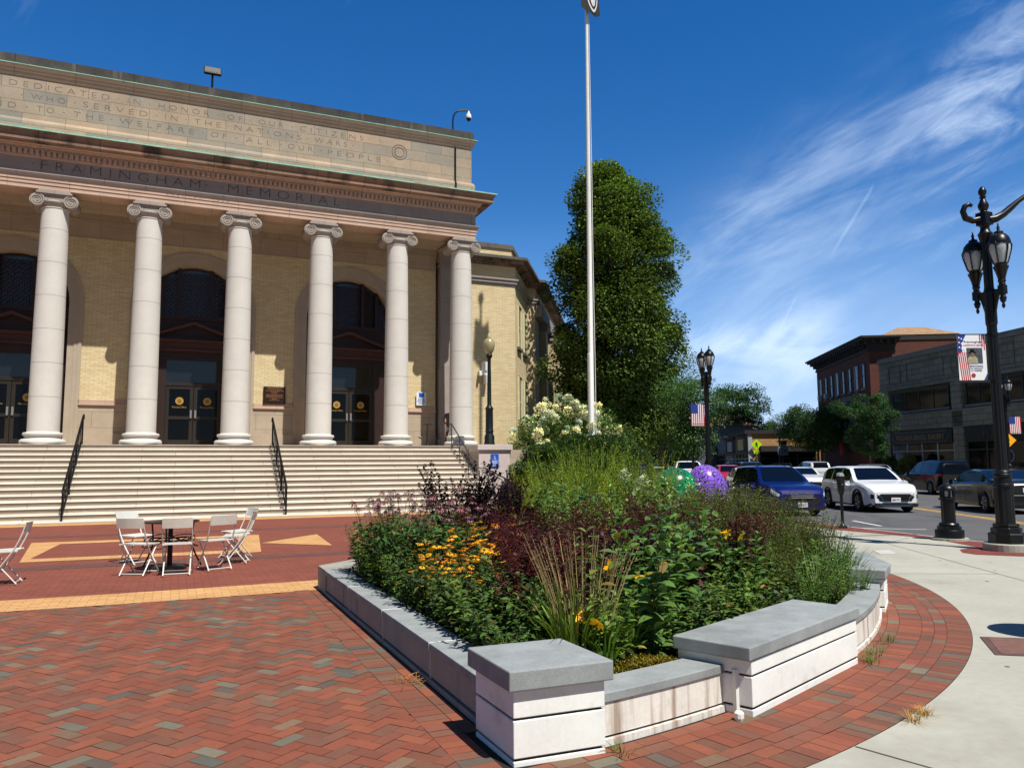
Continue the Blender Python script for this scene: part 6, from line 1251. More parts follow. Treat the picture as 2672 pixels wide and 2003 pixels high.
def car(style, x, y, heading, lb, m, detail=2, z=-.12, plate=None, cat='car', scale=1., trim=None, headl=True):
    q = STY[style]; hl = q['L']/2; hw0 = q['W']/2; wb = q['wb']/2; wr = q['r']; ar = wr+.055
    top = smooth_curve([(a_*hl, v) for a_, v in q['top']]); belt = smooth_curve([(a_*hl, v) for a_, v in q['belt']])
    def hw(x_): t = abs(x_)/hl; return hw0*(1-.05*t**2-.20*max(0, (t-.80)/.2)**2.2)
    def low(x_):
        z_ = .21+.12*max(0, (abs(x_)/hl-.88)/.12)
        for xw in (-wb, wb):
            d = abs(x_-xw)
            if d < ar: z_ = max(z_, wr+math.sqrt(ar*ar-d*d)*1.0)
        return z_
    def sec(x_):
        h_, t, b_, l_ = hw(x_), top(x_), min(belt(x_), top(x_)-.02), low(x_); g_ = min(1, max(0, (t-b_-.06)/.25)); ht = t-b_
        m1 = l_+(b_-l_)*.45
        p5 = (h_*(.965*(1-g_)+(.955)*g_)-g_*.0, b_+.012+.0*ht); rt = h_-.06-.36*ht*g_ if g_ > 0 else h_*.90
        p6 = (h_*.93*(1-g_)+(h_-.40*ht)*g_, b_+ht*(.55*(1-g_)+.90*g_)); p7 = (h_*.80*(1-g_)+(h_-.40*ht-.10)*g_, b_+ht*(.88*(1-g_)+.985*g_))
        return [(h_*.80, .20), (h_*.965, min(l_, m1-.02)), (h_*.985, l_+.02 if l_+.02 < m1 else m1-.01), (h_, m1), (h_*.992, b_-.03), p5, p6, p7, (h_*.35, t-.004), (0, t)]
    def P(x_, i):
        S = sec(x_); k = int(min(i, len(S)-1.001)); f_ = i-k; a_, b_ = S[k], S[k+1]; return (x_, a_[0]+(b_[0]-a_[0])*f_, a_[1]+(b_[1]-a_[1])*f_)
    o = thing('parked_car' if cat == 'car' else cat, lb, cat, (x, y, z), heading, 'cars along the street'); o.scale = (scale,)*3
    n = 84 if detail > 1 else 44; xs_ = [-hl+2*hl*i/n for i in range(n+1)]
    b = MB(); rows = []
    for x_ in xs_: S = sec(x_); rows.append([(x_, -s[0], s[1]) for s in S][:-1]+[(x_, s[0], s[1]) for s in S[::-1]])
    b.strip(rows); b.f = [f_[::-1] for f_ in b.f]; k = len(rows[0]); b.add(rows[0], [tuple(range(k))]); b.add(rows[-1], [tuple(range(k))[::-1]])
    body = b.build('body', m, o, smooth=28)
    b = MB()   # dark underside and wheel wells
    b.box(-hl*.96, hl*.96, -hw0*.80, hw0*.80, .19, .32); 
    for xw in (-wb, wb):
        for s_ in (-1, 1): b.box(xw-ar, xw+ar, min(s_*hw0*.55, s_*hw0*.90), max(s_*hw0*.55, s_*hw0*.90), .3, wr+ar*.9)
    b.build('underbody', m_plas, o)
    def panel(name, xa, xb, ia, ib, mt, off=.006, nx=8, ni=3, both=True, par=o, inset=None):
        bs = []
        for s_ in ((-1, 1) if both else (1,)):
            b = MB(); rows = []
            for i in range(nx+1):
                x_ = xa+(xb-xa)*i/nx; r_ = []
                for j_ in range(ni+1):
                    p = P(x_, ia+(ib-ia)*j_/ni); r_.append((p[0], s_*(p[1]+off), p[2]+off*.3))
                rows.append(r_)
            b.strip(rows); b.f = [f_ if s_ < 0 else f_[::-1] for f_ in b.f]; bs.append(b.build(name, mt, par, smooth=40))
        return bs
    def across(name, xa, xb, w_, mt, off=.008, nx=8):
        b = MB(); rows = []
        for i in range(nx+1):
            x_ = xa+(xb-xa)*i/nx; S = sec(x_); r_ = []
            for j_ in range(9):
                f_ = -1+2*j_/8; yy = S[7][0]*w_*f_; az_ = abs(yy); zz = S[7][1]+(S[9][1]-S[7][1])*(1-az_/max(S[7][0], .01))**.6; r_.append((x_+off*(.6 if x_ > 0 else -.6), yy, zz+off))
            rows.append(r_)
        b.strip(rows); b.f = [f_[::-1] for f_ in b.f]; return b.build(name, mt, o, smooth=50)
    ws, rw, sw = q['ws'], q['rw'], q['sw']; across('windscreen', ws[0]*hl, ws[1]*hl, .97, m_wind); 
    if style != 'pickup': across('rear_window', rw[0]*hl, rw[1]*hl, .93, m_wind)
    cuts = [sw[0], sw[0]+(sw[1]-sw[0])*.30, sw[0]+(sw[1]-sw[0])*.64, sw[1]] if style in ('suv','wagon','van') else ([sw[0], sw[0]+(sw[1]-sw[0])*.5, sw[1]])
    for a_, b_ in zip(cuts[:-1], cuts[1:]): panel('side_window', (a_+.012)*hl, (b_-.012)*hl, 5.12, 5.95, m_wind)
    # wheels
    for xw in (-wb, wb):
        for s_ in (-1, 1):
            M_ = Matrix.Translation((xw, s_*(hw0-.115), wr)) @ Matrix.Rotation(R(-90)*s_, 4, 'X')
            b = MB(M_); b.lathe([(wr*.62,-.10),(wr*.93,-.105),(wr,-.08),(wr,.08),(wr*.93,.105),(wr*.66,.10),(wr*.63,.085)], 0, 0, 28, capt=False); w_ = b.build('wheel', m_tyre, o, smooth=40)
            b = MB(M_); b.lathe([(wr*.655,.092),(wr*.60,.095),(wr*.58,.05),(.0,.045)], 0, 0, 24, capt=False)
            for k_ in range(5 if detail > 1 else 0):
                a_ = k_*2*math.pi/5; c_, s2 = math.cos(a_), math.sin(a_)
                for da in (-.16, .16): b.tube([(c_*.04,s2*.04,.085),(math.cos(a_+da)*wr*.61,math.sin(a_+da)*wr*.61,.088)], .018, 4)
            b.build('rim', m_rim if detail > 1 else m_rim, w_, smooth=40)
            if detail > 1:
                b = MB(M_); b.lathe([(wr*.57,.052),(.05,.048)], 0, 0, 24, capt=False); b.build('rim_shadow', m_plas, w_)
    # front and rear details
    zf = belt(hl*.9)
    if style == 'suv':
        panel('headlamp', hl*.80, hl*.985, 4.3, 5.6, m_head, .008, 5, 2); panel('fog_lamp', hl*.95, hl*.995, 3.0, 3.8, m_plas, .012, 3, 2)
    else: panel('headlamp', hl*.84, hl*.985, 3.8, 5.3, m_head, .010, 5, 2)
    tl_ = panel('tail_lamp', -hl*.99, -hl*.84, 3.9, 4.9, m_tail, .010, 5, 2)
    xf = hl+.006; w1 = hw(hl)
    b = MB(); b.add([(xf,-w1*.70,.64),(xf,w1*.70,.64),(xf,w1*.93,.54),(xf,w1*.74,.39),(xf,-w1*.74,.39),(xf,-w1*.93,.54)], [(0,1,2,3,4,5)]); b.box(hl-.10, xf+.004, -w1*1.0, w1*1.0, .20, .335); b.build('grille', m_plas, o)
    if detail > 1:
        gm = m_chrome
        b = MB()
        if style == 'wagon':
            b.box(xf-.03, xf+.010, -w1*.62, w1*.62, .57, .585)
            for k_ in range(4): b.box(xf-.03, xf+.03-.02*k_, -w1*(.50+.035*k_), w1*(.50+.035*k_), .58+k_*.062, .58+k_*.062+.034)
        else:
            for k_ in range(4): b.box(xf, xf+.012, -w1*(.80-.03*k_), w1*(.80-.03*k_), .42+k_*.05, .42+k_*.05+.012)
        b.build('grille_bars', m_plas if style == 'suv' else gm, o)
        if style == 'suv':
            b = MB(); b.tube([(xf,-w1*.9,.63),(xf+.005,-w1*.66,.50),(xf+.01,-w1*.60,.38),(xf+.01,w1*.60,.38),(xf+.005,w1*.66,.50),(xf,w1*.9,.63)], .012, 5); b.tube([(xf,-w1*.8,.30),(xf+.01,-w1*.55,.235),(xf+.01,w1*.55,.235),(xf,w1*.8,.30)], .012, 5); b.build('trim_line', m_chrome, o)
        for s_ in (-1, 1):
            b = MB(Matrix.Translation((q['ws'][1]*hl-.18, s_*(hw0+.05), .98+(.0 if style != 'van' else .1)))); rows = [[(c_*.5*dx, s_*dy, .09*sc_) for dx, dy, sc_ in ((.12,-.03,-.9),(.2,0,-1),(.2,.12,-.8),(.1,.15,0),(.2,.12,.8),(.2,0,1))] for c_ in (-.6, .6)]
            b.strip(rows, closed=True); b.add(rows[0], [tuple(range(6))[::-1]]); b.add(rows[1], [tuple(range(6))]); b.build('mirror', m, o, bevel=.01)
            b = MB(); S_ = P(0, 5.0)
            for xh in (-.36, .10): p = P(xh*hl, 4.3); b.box(p[0]-.09, p[0]+.09, s_*(p[1]+.004)-.012, s_*(p[1]+.004)+.012, p[2]-.012, p[2]+.012)
            b.build('door_handle', m, o)
            b = MB()   # shut lines
            for xh in (.34, -.02, -.42):
                pts = [tuple((lambda p: (p[0], s_*(p[1]+.001), p[2]))(P(xh*hl, i_))) for i_ in (2.3, 3, 4, 5)]; b.tube(pts, .004, 4)
            b.build('shut_line', m_plas, o)
            b = MB()   # cladding along sill and arches
            if style in ('suv', 'wagon'):
                pts = [tuple((lambda p: (p[0], s_*(p[1]-.002), p[2]))(P(x_, 2.0))) for x_ in xs_[2:-2]]; b.tube(pts, .035, 5); b.build('sill_cladding', m_plas, o)
        if style == 'wagon':
            b = MB()
            for s_ in (-1, 1): b.tube([(-.82*hl, s_*.60, 1.60),(-.7*hl, s_*.60, 1.67),(0, s_*.60, 1.68),(.06*hl, s_*.60, 1.60)], .022, 6)
            b.build('roof_rail', m_plas, o); 
        b = MB(); xr = -hl-.006; b.box(xr-.01, xr, -w1*.9, w1*.9, .28, .40); b.build('rear_bumper_trim', m_plas, o)
    zp = .37 if style == 'wagon' else .44
    for xx, zz in ((xf+.02, zp), (-hl-.02, .78)):
        s_ = 1 if xx > 0 else -1; b = MB(); b.box(xx-.006, xx+.006, -.155, .155, zz-.075, zz+.075); p_ = b.build('number_plate', m_plate, o)
        if plate and detail > 1:
            t_ = text('lettering', plate, mat('plate ink', (.45,.12,.15), .5, amt=0), p_, -.125, .125, -.035, .07, -.001, .003); t_.rotation_euler = (0, 0, s_*R(90)); t_.location = (xx+s_*.007, 0, zz)
    if style == 'sedan' and detail > 1:
        b = MB(); b.tube([tuple((lambda p: (p[0], -p[1]-.004, p[2]))(P(x_, 5.05))) for x_ in [(-.66+.1*k_)*hl for k_ in range(11)]]+[tuple((lambda p: (p[0], -p[1]-.004, p[2]))(P(x_, i_))) for x_, i_ in ((.3*hl, 5.5),(.1*hl, 6.0),(-.2*hl, 6.0),(-.45*hl, 6.0),(-.6*hl, 5.6),(-.66*hl, 5.05))], .010, 4); b.build('window_trim', m_chrome, o)
        b = MB(); b.box(-hl-.012, -hl-.006, -.75, .75, .60, .63); b.xz([(0,0)],0,0) if 0 else None; b.build('chrome_strip', m_chrome, o)
        b = MB(Matrix.Translation((-hl-.014,0,.93))); b.box(-.004,.004,-.09,.09,-.016,.016); b.box(-.004,.004,-.03,.03,-.03,.03); b.build('emblem', mat('gold emblem', (.75,.62,.35), .3, metal=.7, amt=0), o)
    return o
HD = math.pi/2-SD      # along the street, away from the camera
def at(s_, t_): p = st(s_, t_); return p[0], p[1]
x, y = at(29.2, 8.95)
car('suv', *at(30.0, 9.85), HD+math.pi+R(5), 'white compact sport utility car driving towards the camera', paint('white car paint', (.86,.87,.88), 0), plate='5BN 971')
car('wagon', *at(28.3, 6.2), HD+math.pi+R(8), 'dark blue estate car with roof rails and chrome grille beside the flower bed', paint('blue car paint', (.015,.06,.34), .2), plate='4WS 47')
car('sedan', *at(29.3, 13.9), HD-R(2), 'dark slate saloon driving away behind the bollard and nearest lamp', paint('slate car paint', (.045,.065,.085), 0), plate='9EM 452')
car('van', *at(44.5, 18.3), HD, 'black sport utility parked in front of the bakery', paint('black car paint', (.02,.022,.025), 0))
car('sedan', *at(41.0, 13.6), HD, 'dark saloon partly hidden between the blue and white cars', paint('dark bronze car paint', (.05,.05,.05), .1), 1)
car('suv', *at(55.0, 18.3), HD, 'silver car parked behind the white sport utility car', paint('silver car paint', (.55,.56,.57), .5), 1)
car('pickup', *at(53.5, 6.1), HD+math.pi, 'white pickup truck facing the camera behind the locust tree', paint('white pickup paint', (.84,.84,.84), 0), 1, cat='truck')
car('sedan', *at(44.5, 8.4), HD+math.pi, 'white saloon between the painted sculpture and the blue car', paint('white saloon paint', (.83,.83,.83), 0), 1)
car('suv', *at(58.5, 9.6), HD+math.pi, 'bright red sport utility behind the middle lamp post', paint('red car paint', (.72,.06,.09), .1), 1)
car('van', *at(63.5, 12.2), HD+math.pi, 'black sport utility right of the red car', paint('black paint b', (.04,.045,.055), .2), 1)
car('sedan', *at(59.0, 4.6), HD+math.pi, 'white car at the left of the white pickup', paint('white paint c', (.80,.81,.82), 0), 1)
car('van', *at(62.5, 16.6), HD, 'white and glass roofed van behind the blue car', paint('pale van paint', (.75,.76,.76), .1), 1)
car('sedan', *at(47.5, 11.9), HD+math.pi, 'white-roofed car directly behind the blue estate', paint('white paint d', (.80,.80,.80), 0), 1)
car('van', *at(78, 5.2), HD+math.pi, 'dark car far down the street left of the lamp', paint('dark paint e', (.06,.06,.07), .2), 1)
car('sedan', *at(84, 8.8), HD+math.pi, 'dark saloon far down the street behind the pickup', paint('dark paint f', (.10,.10,.11), .3), 1)
car('suv', *at(72, 4.6), HD+math.pi, 'grey-blue car parked far off under the trees', paint('grey paint g', (.20,.24,.30), .3), 1)
car('van', *at(86, 14.5), HD, 'dark van in the distance before the shop fronts', paint('dark paint h', (.05,.05,.06), .2), 1)
car('suv', *at(98, 6), HD+math.pi, 'furthest maroon car at the end of the street', paint('maroon paint', (.25,.06,.08), .3), 1)
DRY = .004
# ------------------------------------------------------------ trees
def tree(lb, x, y, H, w, z0, n, L, Wd, col, trunk_r=.2, shape='oval', clumps=60, rz=0, crad=.9, name='tree', cat='tree', z=0, lean=0, group='trees along the street', vz=1., gap=1.):
    """tapered trunk and limbs; foliage in clumps of separate leaves round the limb ends"""
    o = thing(name, lb, cat, (x, y, z), rz, group); hc = H-z0
    cen = []
    for i in range(clumps):
        f_ = (i+.5)/clumps; a_ = i*2.39996+rnd.gauss(0, .3)
        if shape == 'column': rad = w/2*(math.sin(math.pi*min(1, (f_*.93+.07))**.80))**.62*rnd.uniform(.78, 1.12); rr = rad*math.sqrt(rnd.uniform(.22, 1)); zz = z0+hc*f_*rnd.uniform(.97, 1.03)
        elif shape == 'vase': rad = w/2*(.45+.55*f_); rr = rad*math.sqrt(rnd.uniform(.05, 1)); zz = z0+hc*(f_**.8)*(1-.25*(rr/(w/2))**2)
        else: u_ = rnd.uniform(-1, 1); rr = w/2*math.sqrt(1-u_*u_)*rnd.uniform(.45, 1.); zz = z0+hc*(.5+.5*u_*rnd.uniform(.6, 1.))
        cen.append((rr*math.cos(a_)+lean*(zz-z0)/hc, rr*math.sin(a_), zz))
    if shape == 'column':   # upright spires breaking the outline, the belly swelling to one side
        for k_ in range(26): a_ = rnd.uniform(0, 6.28); q_ = rnd.uniform(.25, 1)*w*.40; f_ = rnd.uniform(.35, .97); e_ = max(.15, math.sin(math.pi*(f_*.93+.07)**.8))**.7; cen.append((q_*math.cos(a_)*e_*1.25, q_*math.sin(a_)*e_*1.25, z0+hc*min(1.01, f_+.06)))
        cen = [(c_[0]+.70*math.sin(math.pi*min(1, max(0, 1-(c_[2]-z0)/hc)))*.9, c_[1]-.3*math.sin(math.pi*min(1, max(0, 1-(c_[2]-z0)/hc))), c_[2]) for c_ in cen]; clumps = len(cen)
    cen = np.array(cen); tk = MB(); zt = z0+hc*(.80 if shape == 'column' else .55)
    pts = [(lean*max(0, (q*zt-z0)/hc)+rnd.gauss(0, .02*H*.3*q), rnd.gauss(0, .02*H*.3*q), zt*q) for q in (0, .04, .25, .5, .75, 1)]
    tk.tube(pts, [trunk_r*1.45, trunk_r*1.05, trunk_r, trunk_r*.8, trunk_r*.5, trunk_r*.2], 10)
    for c_ in cen[::max(1, clumps//26)]:
        zb = max(z0*.75, c_[2]-max(.4, .55*math.hypot(c_[0], c_[1]))-.3); fz = min(1, zb/zt); bx, by = pts[0][0]+(pts[-1][0]-pts[0][0])*fz, (pts[-1][1])*fz
        tk.tube([(bx, by, zb), ((bx+c_[0])/2, (by+c_[1])/2, (zb+c_[2])/2+.12), tuple(c_)], [trunk_r*.34*(1-fz*.4), trunk_r*.2, trunk_r*.06], 6)
    tk.build('trunk', m_bark, o, smooth=60)
    k = n//clumps; C_ = np.repeat(cen, k, axis=0); m_ = len(C_); cr = crad*w*.16*np.repeat(RNG.uniform(.45, 1.3, clumps), k); D = dirs(m_, -.8, 1); rr = (.35+.65*RNG.uniform(0, 1, m_)**.6)*cr
    P = C_+D*rr[:, None]*np.array([[1, 1, .72*vz]]); out_ = P-np.array([[0, 0, z0+hc*.45]]); out_ /= np.linalg.norm(out_, axis=1, keepdims=True)
    v = Veg(); tone = np.repeat(np.exp(RNG.normal(0, .16, (clumps, 1))), k, axis=0); K = gcol(col, m_, .2, .1)*tone
    v.leaves(P, D*.6+out_*.5+RNG.normal(0, .4, (m_, 3)), L*RNG.uniform(.6, 1.2, m_), Wd*RNG.uniform(.7, 1.2, m_), K, .25, 1 if H > 6 else 2, .1); v.build('crown', m_leaf, o); return o
G1 = None
tree('tall dense columnar tree towering over the side wing', 21.5, 36.4, 17.4, 6.9, 2.6, 135000, .22, .15, (.38,.475,.22), .34, 'column', 200, crad=1.08, group=None)
tree('young honey locust with airy light green foliage right of the columnar tree', 20.0, 27.1, 5.3, 2.8, 2.0, 15000, .09, .05, (.33,.44,.21), .07, 'vase', 60, crad=1.5)
tree('second honey locust behind the flag banner lamp', 25.6, 37.2, 8.0, 4.6, 2.6, 24000, .12, .07, (.38,.50,.23), .11, 'vase', 60, crad=1.3)
tree('third airy green tree beyond the lamp left of the street', 34.0, 50.2, 8.8, 5.5, 2.8, 20000, .15, .09, (.36,.48,.22), .13, 'vase', 50, crad=1.3)
tree('dark street tree low behind the columnar tree', 30.0, 46.5, 7.5, 5.0, 3.3, 12000, .16, .10, (.27,.36,.18), .12, 'oval', 40, crad=1.4)
tree('tall broad tree with bare clear trunk rising behind the far shops', 79.5, 96.5, 13.6, 9.2, 7.2, 18000, .32, .20, (.28,.42,.20), .34, 'oval', 46, crad=1.15, vz=.8)
tree('small rounded tree beside the bare-trunk tree behind the shops', 84.5, 97.0, 8.8, 6.0, 4.0, 9000, .30, .18, (.24,.38,.19), .2, 'oval', 26, crad=1.4)
tree('round green tree over the far end of the tan shop', 84, 88, 9.2, 7.5, 3.5, 12000, .30, .18, (.30,.42,.22), .2, 'oval', 30, crad=1.5)
tree('dark spreading street tree before the low tan shop and brick block', 58.2, 58.6, 6.9, 7.0, 3.0, 22000, .20, .12, (.24,.36,.18), .14, 'oval', 52, crad=1.3)
tree('green street tree in front of the brick block and bakery', 49.7, 44.7, 7.0, 5.0, 2.2, 15000, .18, .10, (.30,.44,.23), .11, 'vase', 46, crad=.8)
tree('small green tree between the grey shop fronts far down the street', 66.5, 92, 5.6, 4.4, 2.2, 6000, .25, .15, (.36,.46,.22), .12, 'oval', 22, crad=1.4)
tree('leafy tree overhanging the grey shop fronts', 60, 88, 9.5, 6.5, 3.6, 12000, .28, .16, (.32,.44,.22), .16, 'vase', 34, crad=1.4)
for i, (x, y, h_, w) in enumerate(((44,75,12,10),(52,95,13,11),(38,66,11,9),(66,120,13,12),(80,128,12,12),(92,112,9,9),(104,104,9,10),(110,92,9,10))):
    tree('hazy green background tree %s' % ('behind the locusts','left of the distant street end','behind the columnar tree','closing the end of the street','beyond the far shops','above the shop roofs','far behind the tan shop','behind the brick block')[i], x, y, h_, w, 2.5, 9000, .42, .28, (.27,.38,.21), .3, 'oval', 30, crad=1.5, group='background trees')
# ------------------------------------------------------------ buildings across the street
m_rb = bmat('dark red brick', (.40,.235,.19), (.35,.20,.165), (.25,.19,.17), .22, .075, .01, amt=.12, scale=.6, rough=.9)
m_gs = bmat('weathered grey stone', (.48,.475,.43), (.42,.415,.375), (.18,.18,.17), 1.1, .45, .015, amt=.14, scale=.5, rough=.9, stain=(.8,.55,.5), staincol=lin((.27,.27,.26)))
m_gsp = mat('grey stone panel', (.43,.435,.41), .9, amt=.14, scale=.8, stain=(.9,.58,.5), staincol=lin((.28,.28,.27)))
m_tn = bmat('tan brick', (.72,.56,.36), (.66,.50,.31), (.50,.40,.28), .4, .2, .015, amt=.06, scale=.5, rough=.9)
m_dk = mat('dark shop front', (.075,.085,.10), .5, amt=.15, scale=2); m_dk2 = mat('dark interior', (.02,.022,.025), .9, amt=0); m_shop = mat('shop glass', (.03,.045,.045), .08, spec=.35, amt=.2, scale=1.5)
m_navy = mat('navy fascia', (.06,.10,.15), .5, amt=.1); m_roofc = mat('dark cornice', (.17,.155,.15), .8, amt=.15); m_wtr = mat('white trim', (.62,.64,.64), .6, amt=.05); m_gtr = mat('green-grey frame', (.13,.17,.16), .5, amt=.1)
def bld(name, lb, x, y, rz, cat='building'): return thing(name, lb, cat, (x, y, 0), rz)
def B(b, name, m, par, **k): return b.build(name, m, par, **k)
def win(par, x0, x1, z0, z1, y=0., fr=m_gtr, gl=m_shop, mull=1, sash=True, sill=m_gsp, deep=.12, lintel=None):
    b = MB(); b.box(x0-.02, x1+.02, y-.012, y-.004, z0-.02, z1+.02); w_ = B(b, 'window', m_dk2, par)
    b = MB(); b.box(x0, x1, y-.022, y-.016, z0, z1); B(b, 'pane', gl, w_)
    b = MB(); t_ = .06
    for a_, c_ in ((x0-.03, x0+t_), (x1-t_, x1+.03)): b.box(a_, c_, y-.07, y-.012, z0, z1)
    for k in range(1, mull+1): xm = x0+(x1-x0)*k/(mull+1); b.box(xm-t_/2, xm+t_/2, y-.06, y-.012, z0, z1)
    b.box(x0, x1, y-.065, y-.012, z1-t_, z1+.02); b.box(x0, x1, y-.065, y-.012, z0-.02, z0+t_)
    if sash: b.box(x0+t_, x1-t_, y-.055, y-.014, (z0+z1)/2-.03, (z0+z1)/2+.03)
    B(b, 'frame', fr, w_)
    if sill: b = MB(); b.box(x0-.12, x1+.12, y-.14, y+.02, z0-.18, z0-.02); B(b, 'sill', sill, w_)
    return w_
# local frames: x to the right along the facade as seen from the street, y into the building
K = Vector((55.6, 48.6, 0)); FA = math.atan2(-.959, -.284)    # stone facade runs from the far corner towards the camera
stone = bld('bakery_building', 'two-storey weathered grey stone building with bakery shop front', K.x, K.y, FA)
SL, SH = 46, 10.3
b = MB(); b.box(0, SL, .35, 16, 0, SH-.4)
for x_ in (0, 8.9, 16.1, 25, 34, 42): b.box(x_, x_+1.1, 0, .36, 0, SH-2.6)
b.box(0, SL, 0, .36, SH-2.6, SH-.35); b.box(0, SL, 0, .36, 4.15, 5.35); B(b, 'wall', m_gs, stone)
b = MB(); b.box(-.1, SL, -.16, .5, SH-.35, SH-.12); b.box(-.05, SL, -.08, .5, SH-.12, SH+.05); b.box(-.02, SL, -.10, .3, SH-2.75, SH-2.55); b.box(-.02, SL, -.07, .3, 5.30, 5.45); b.box(0, SL, -.05, 16, SH-.4, SH-.36) if 0 else None; B(b, 'cornice', m_gsp, stone)
b = MB()
for x0_, x1_ in ((1.4,3.0),(3.8,8.3),(10.4,15.4),(17.6,24.4),(26.4,33.2),(35.4,41.4)):
    for q in ((x0_,x1_,SH-2.25,SH-2.19),(x0_,x1_,SH-.78,SH-.72),(x0_,x0_+.06,SH-2.19,SH-.78),(x1_-.06,x1_,SH-2.19,SH-.78)): b.box(q[0], q[1], -.05, -.003, q[2], q[3])
for xm in (9.45, 16.65, 25.5, 34.5):
    b.strip([[(xm+.38*r_*math.cos(a_), -.05, SH-1.5+.62*r_*math.sin(a_)) for r_ in (1, .80)] for a_ in [2*math.pi*k/20 for k in range(21)]])
B(b, 'relief_panel', mat('relief shadow stone', (.36,.36,.345), .9, amt=.1), stone)
for x0_, x1_ in ((1.3,8.6),(10.2,15.9),(17.4,24.6),(26.3,33.6),(35.3,41.6)):
    win(stone, x0_+.15, x1_-.15, 5.7, SH-2.95, .2, m_gtr, m_shop, 3, False, m_gsp)
def shopfront(par, x0, x1, zt, fascia, n, fr=m_gtr, y=.2, name='shop_front', zf=1.1):
    b = MB(); b.box(x0, x1, y-.01, y+.1, .0, zt); s_ = B(b, name, m_dk2, par)
    b = MB(); b.box(x0, x1, y-.20, y-.01, zt-zf, zt); B(b, 'fascia', fascia, s_)
    b = MB(); b.box(x0, x1, y-.06, y-.012, 0, .55)
    for k in range(n+1): xm = x0+(x1-x0)*k/n; b.box(xm-.06, xm+.06, y-.09, y-.012, 0, zt-zf)
    b.box(x0, x1, y-.08, y-.012, zt-zf-.6, zt-zf-.52); B(b, 'frame', fr, s_)
    b = MB(); b.box(x0+.05, x1-.05, y-.035, y-.03, .6, zt-zf-.05); B(b, 'pane', m_shop, s_); return s_
s_ = shopfront(stone, 1.3, 8.75, 4.1, m_navy, 4, m_wtr)
text('lettering', 'PADARIA BRASIL BAKERY', mat('faded gold letters', (.52,.46,.33), .6, amt=.05), s_, 2.0, 7.9, 3.30, .42, -.01, .02)
b = MB()
ol = [(1.55,3.5),(1.8,3.92),(8.1,3.92),(8.4,3.5),(8.1,3.12),(1.8,3.12),(1.55,3.5)]; b.tube([(x_, -.02, z_) for x_, z_ in ol], .025, 5); B(b, 'sign_border', mat('gold border', (.42,.38,.28), .6, amt=0), s_)
s_ = shopfront(stone, 10.2, 16.0, 4.1, m_dk, 3); text('lettering', 'PIZZERIA', mat('dim sign letters', (.22,.21,.22), .6, amt=0), s_, 12.0, 15.8, 3.3, .5, -.01, .02)
b = MB(); b.xz([(14.2+.42*math.cos(q*.314), 1.95+.42*math.sin(q*.314)) for q in range(20)], .135, .15); B(b, 'window_decal', mat('decal grey', (.42,.47,.55), .6, amt=0), s_)
b = MB(); b.xz([(14.2+.30*math.cos(q*.314), 1.95+.30*math.sin(q*.314)) for q in range(20)], .125, .133); B(b, 'window_decal', m_navy, s_)
s_ = shopfront(stone, 17.4, 24.9, 4.1, m_navy, 4); s_ = shopfront(stone, 26.3, 33.8, 4.1, m_dk, 4)
for i in range(2):
    o = bigshrub('planter_shrub', 1.5, 2.1, 2200, .16, .09, (.42,.44,.27), ('pale shrub at the left of the bakery window','second pale shrub under the bakery window')[i], 0, 0, 'shrub'); p = K+Vector((-.284, -.959, 0))*(2.4+i*2.4)+Vector((-.959, .284, 0))*1.0; o.location = p
# brick corner block: street face and the sunlit return above the stone building
BA = math.atan2(-SU.y, -SU.x); far_c = K+SU*18.8
brick = bld('brick_block', 'three-storey dark red brick block with bracketed cornice and roof penthouse', far_c.x, far_c.y, BA)
BH = 12.75; bl_ = 16.6
b = MB(); b.box(0, bl_, 0, 26, 0, BH-.35); B(b, 'wall', m_rb, brick)
b = MB(); b.box(-.95, bl_+.95, -.95, 2.6, BH-.16, BH); b.box(-.8, bl_+.8, -.8, 2.5, BH-.32, BH-.16); b.box(-.35, bl_+.35, -.35, 2.4, BH-.62, BH-.32); b.box(-.12, bl_+.12, -.12, 2.3, BH-1.3, BH-1.1); b.box(-.06,bl_+.06,-.06,2.2,BH-1.1,BH-.62); b.box(0,bl_+.08,2.6,26.5,BH-.35,BH-.02); B(b, 'cornice', m_roofc, brick)
b = MB()
for k in range(26): x_ = .1+k*.63; b.box(x_, x_+.22, -.72, 0, BH-.66, BH-.30); b.box(x_, x_+.20, -.4, 0, BH-.95, BH-.66)
for k in range(4): y_ = .1+k*.63; b.box(bl_, bl_+.7, y_, y_+.22, BH-.66, BH-.3)
B(b, 'bracket', m_roofc, brick)
for k in range(8):
    x_ = .9+k*1.95
    if k in (5,): pass
    win(brick, x_, x_+.85, 8.3, 10.5, 0, m_gtr if k % 3 else m_wtr, m_shop, 0, True, m_gsp)
    win(brick, x_, x_+.85, 4.9, 7.0, 0, m_gtr if (k+1) % 3 else m_wtr, m_shop, 0, True, m_gsp)
b = MB(); b.box(8.0, 11.0, -.05, .0, 7.45, 7.95); B(b, 'name_stone', m_gsp, brick)
for k, x_ in enumerate((.6,2.9)):
    b = MB(); b.box(x_+.5, x_+1.1, -.35, 0, 8.3, 8.75); B(b, 'air_conditioner', m_wtr, brick)
shopfront(brick, .5, 6.0, 3.9, m_gsp, 3); shopfront(brick, 6.5, 12.0, 3.9, m_dk, 4, m_wtr); shopfront(brick, 12.3, 16.2, 3.9, m_gsp, 3, m_wtr)
b = MB()
for x_, z0_, z1_ in ((7.2,1.0,2.3),(8.2,.9,2.0),(14.2,1.2,2.2)): b.box(x_, x_+.7, .12, .13, z0_, z1_)
B(b, 'window_poster', mat('poster pale blue', (.45,.62,.66), .6, amt=.3, scale=3), brick)
b = MB(); b.box(9.8, 10.55, -.9, -.8, 2.3, 3.7); B(b, 'blade_sign', mat('sign red', (.62,.16,.18), .6, amt=.2, scale=3), brick)
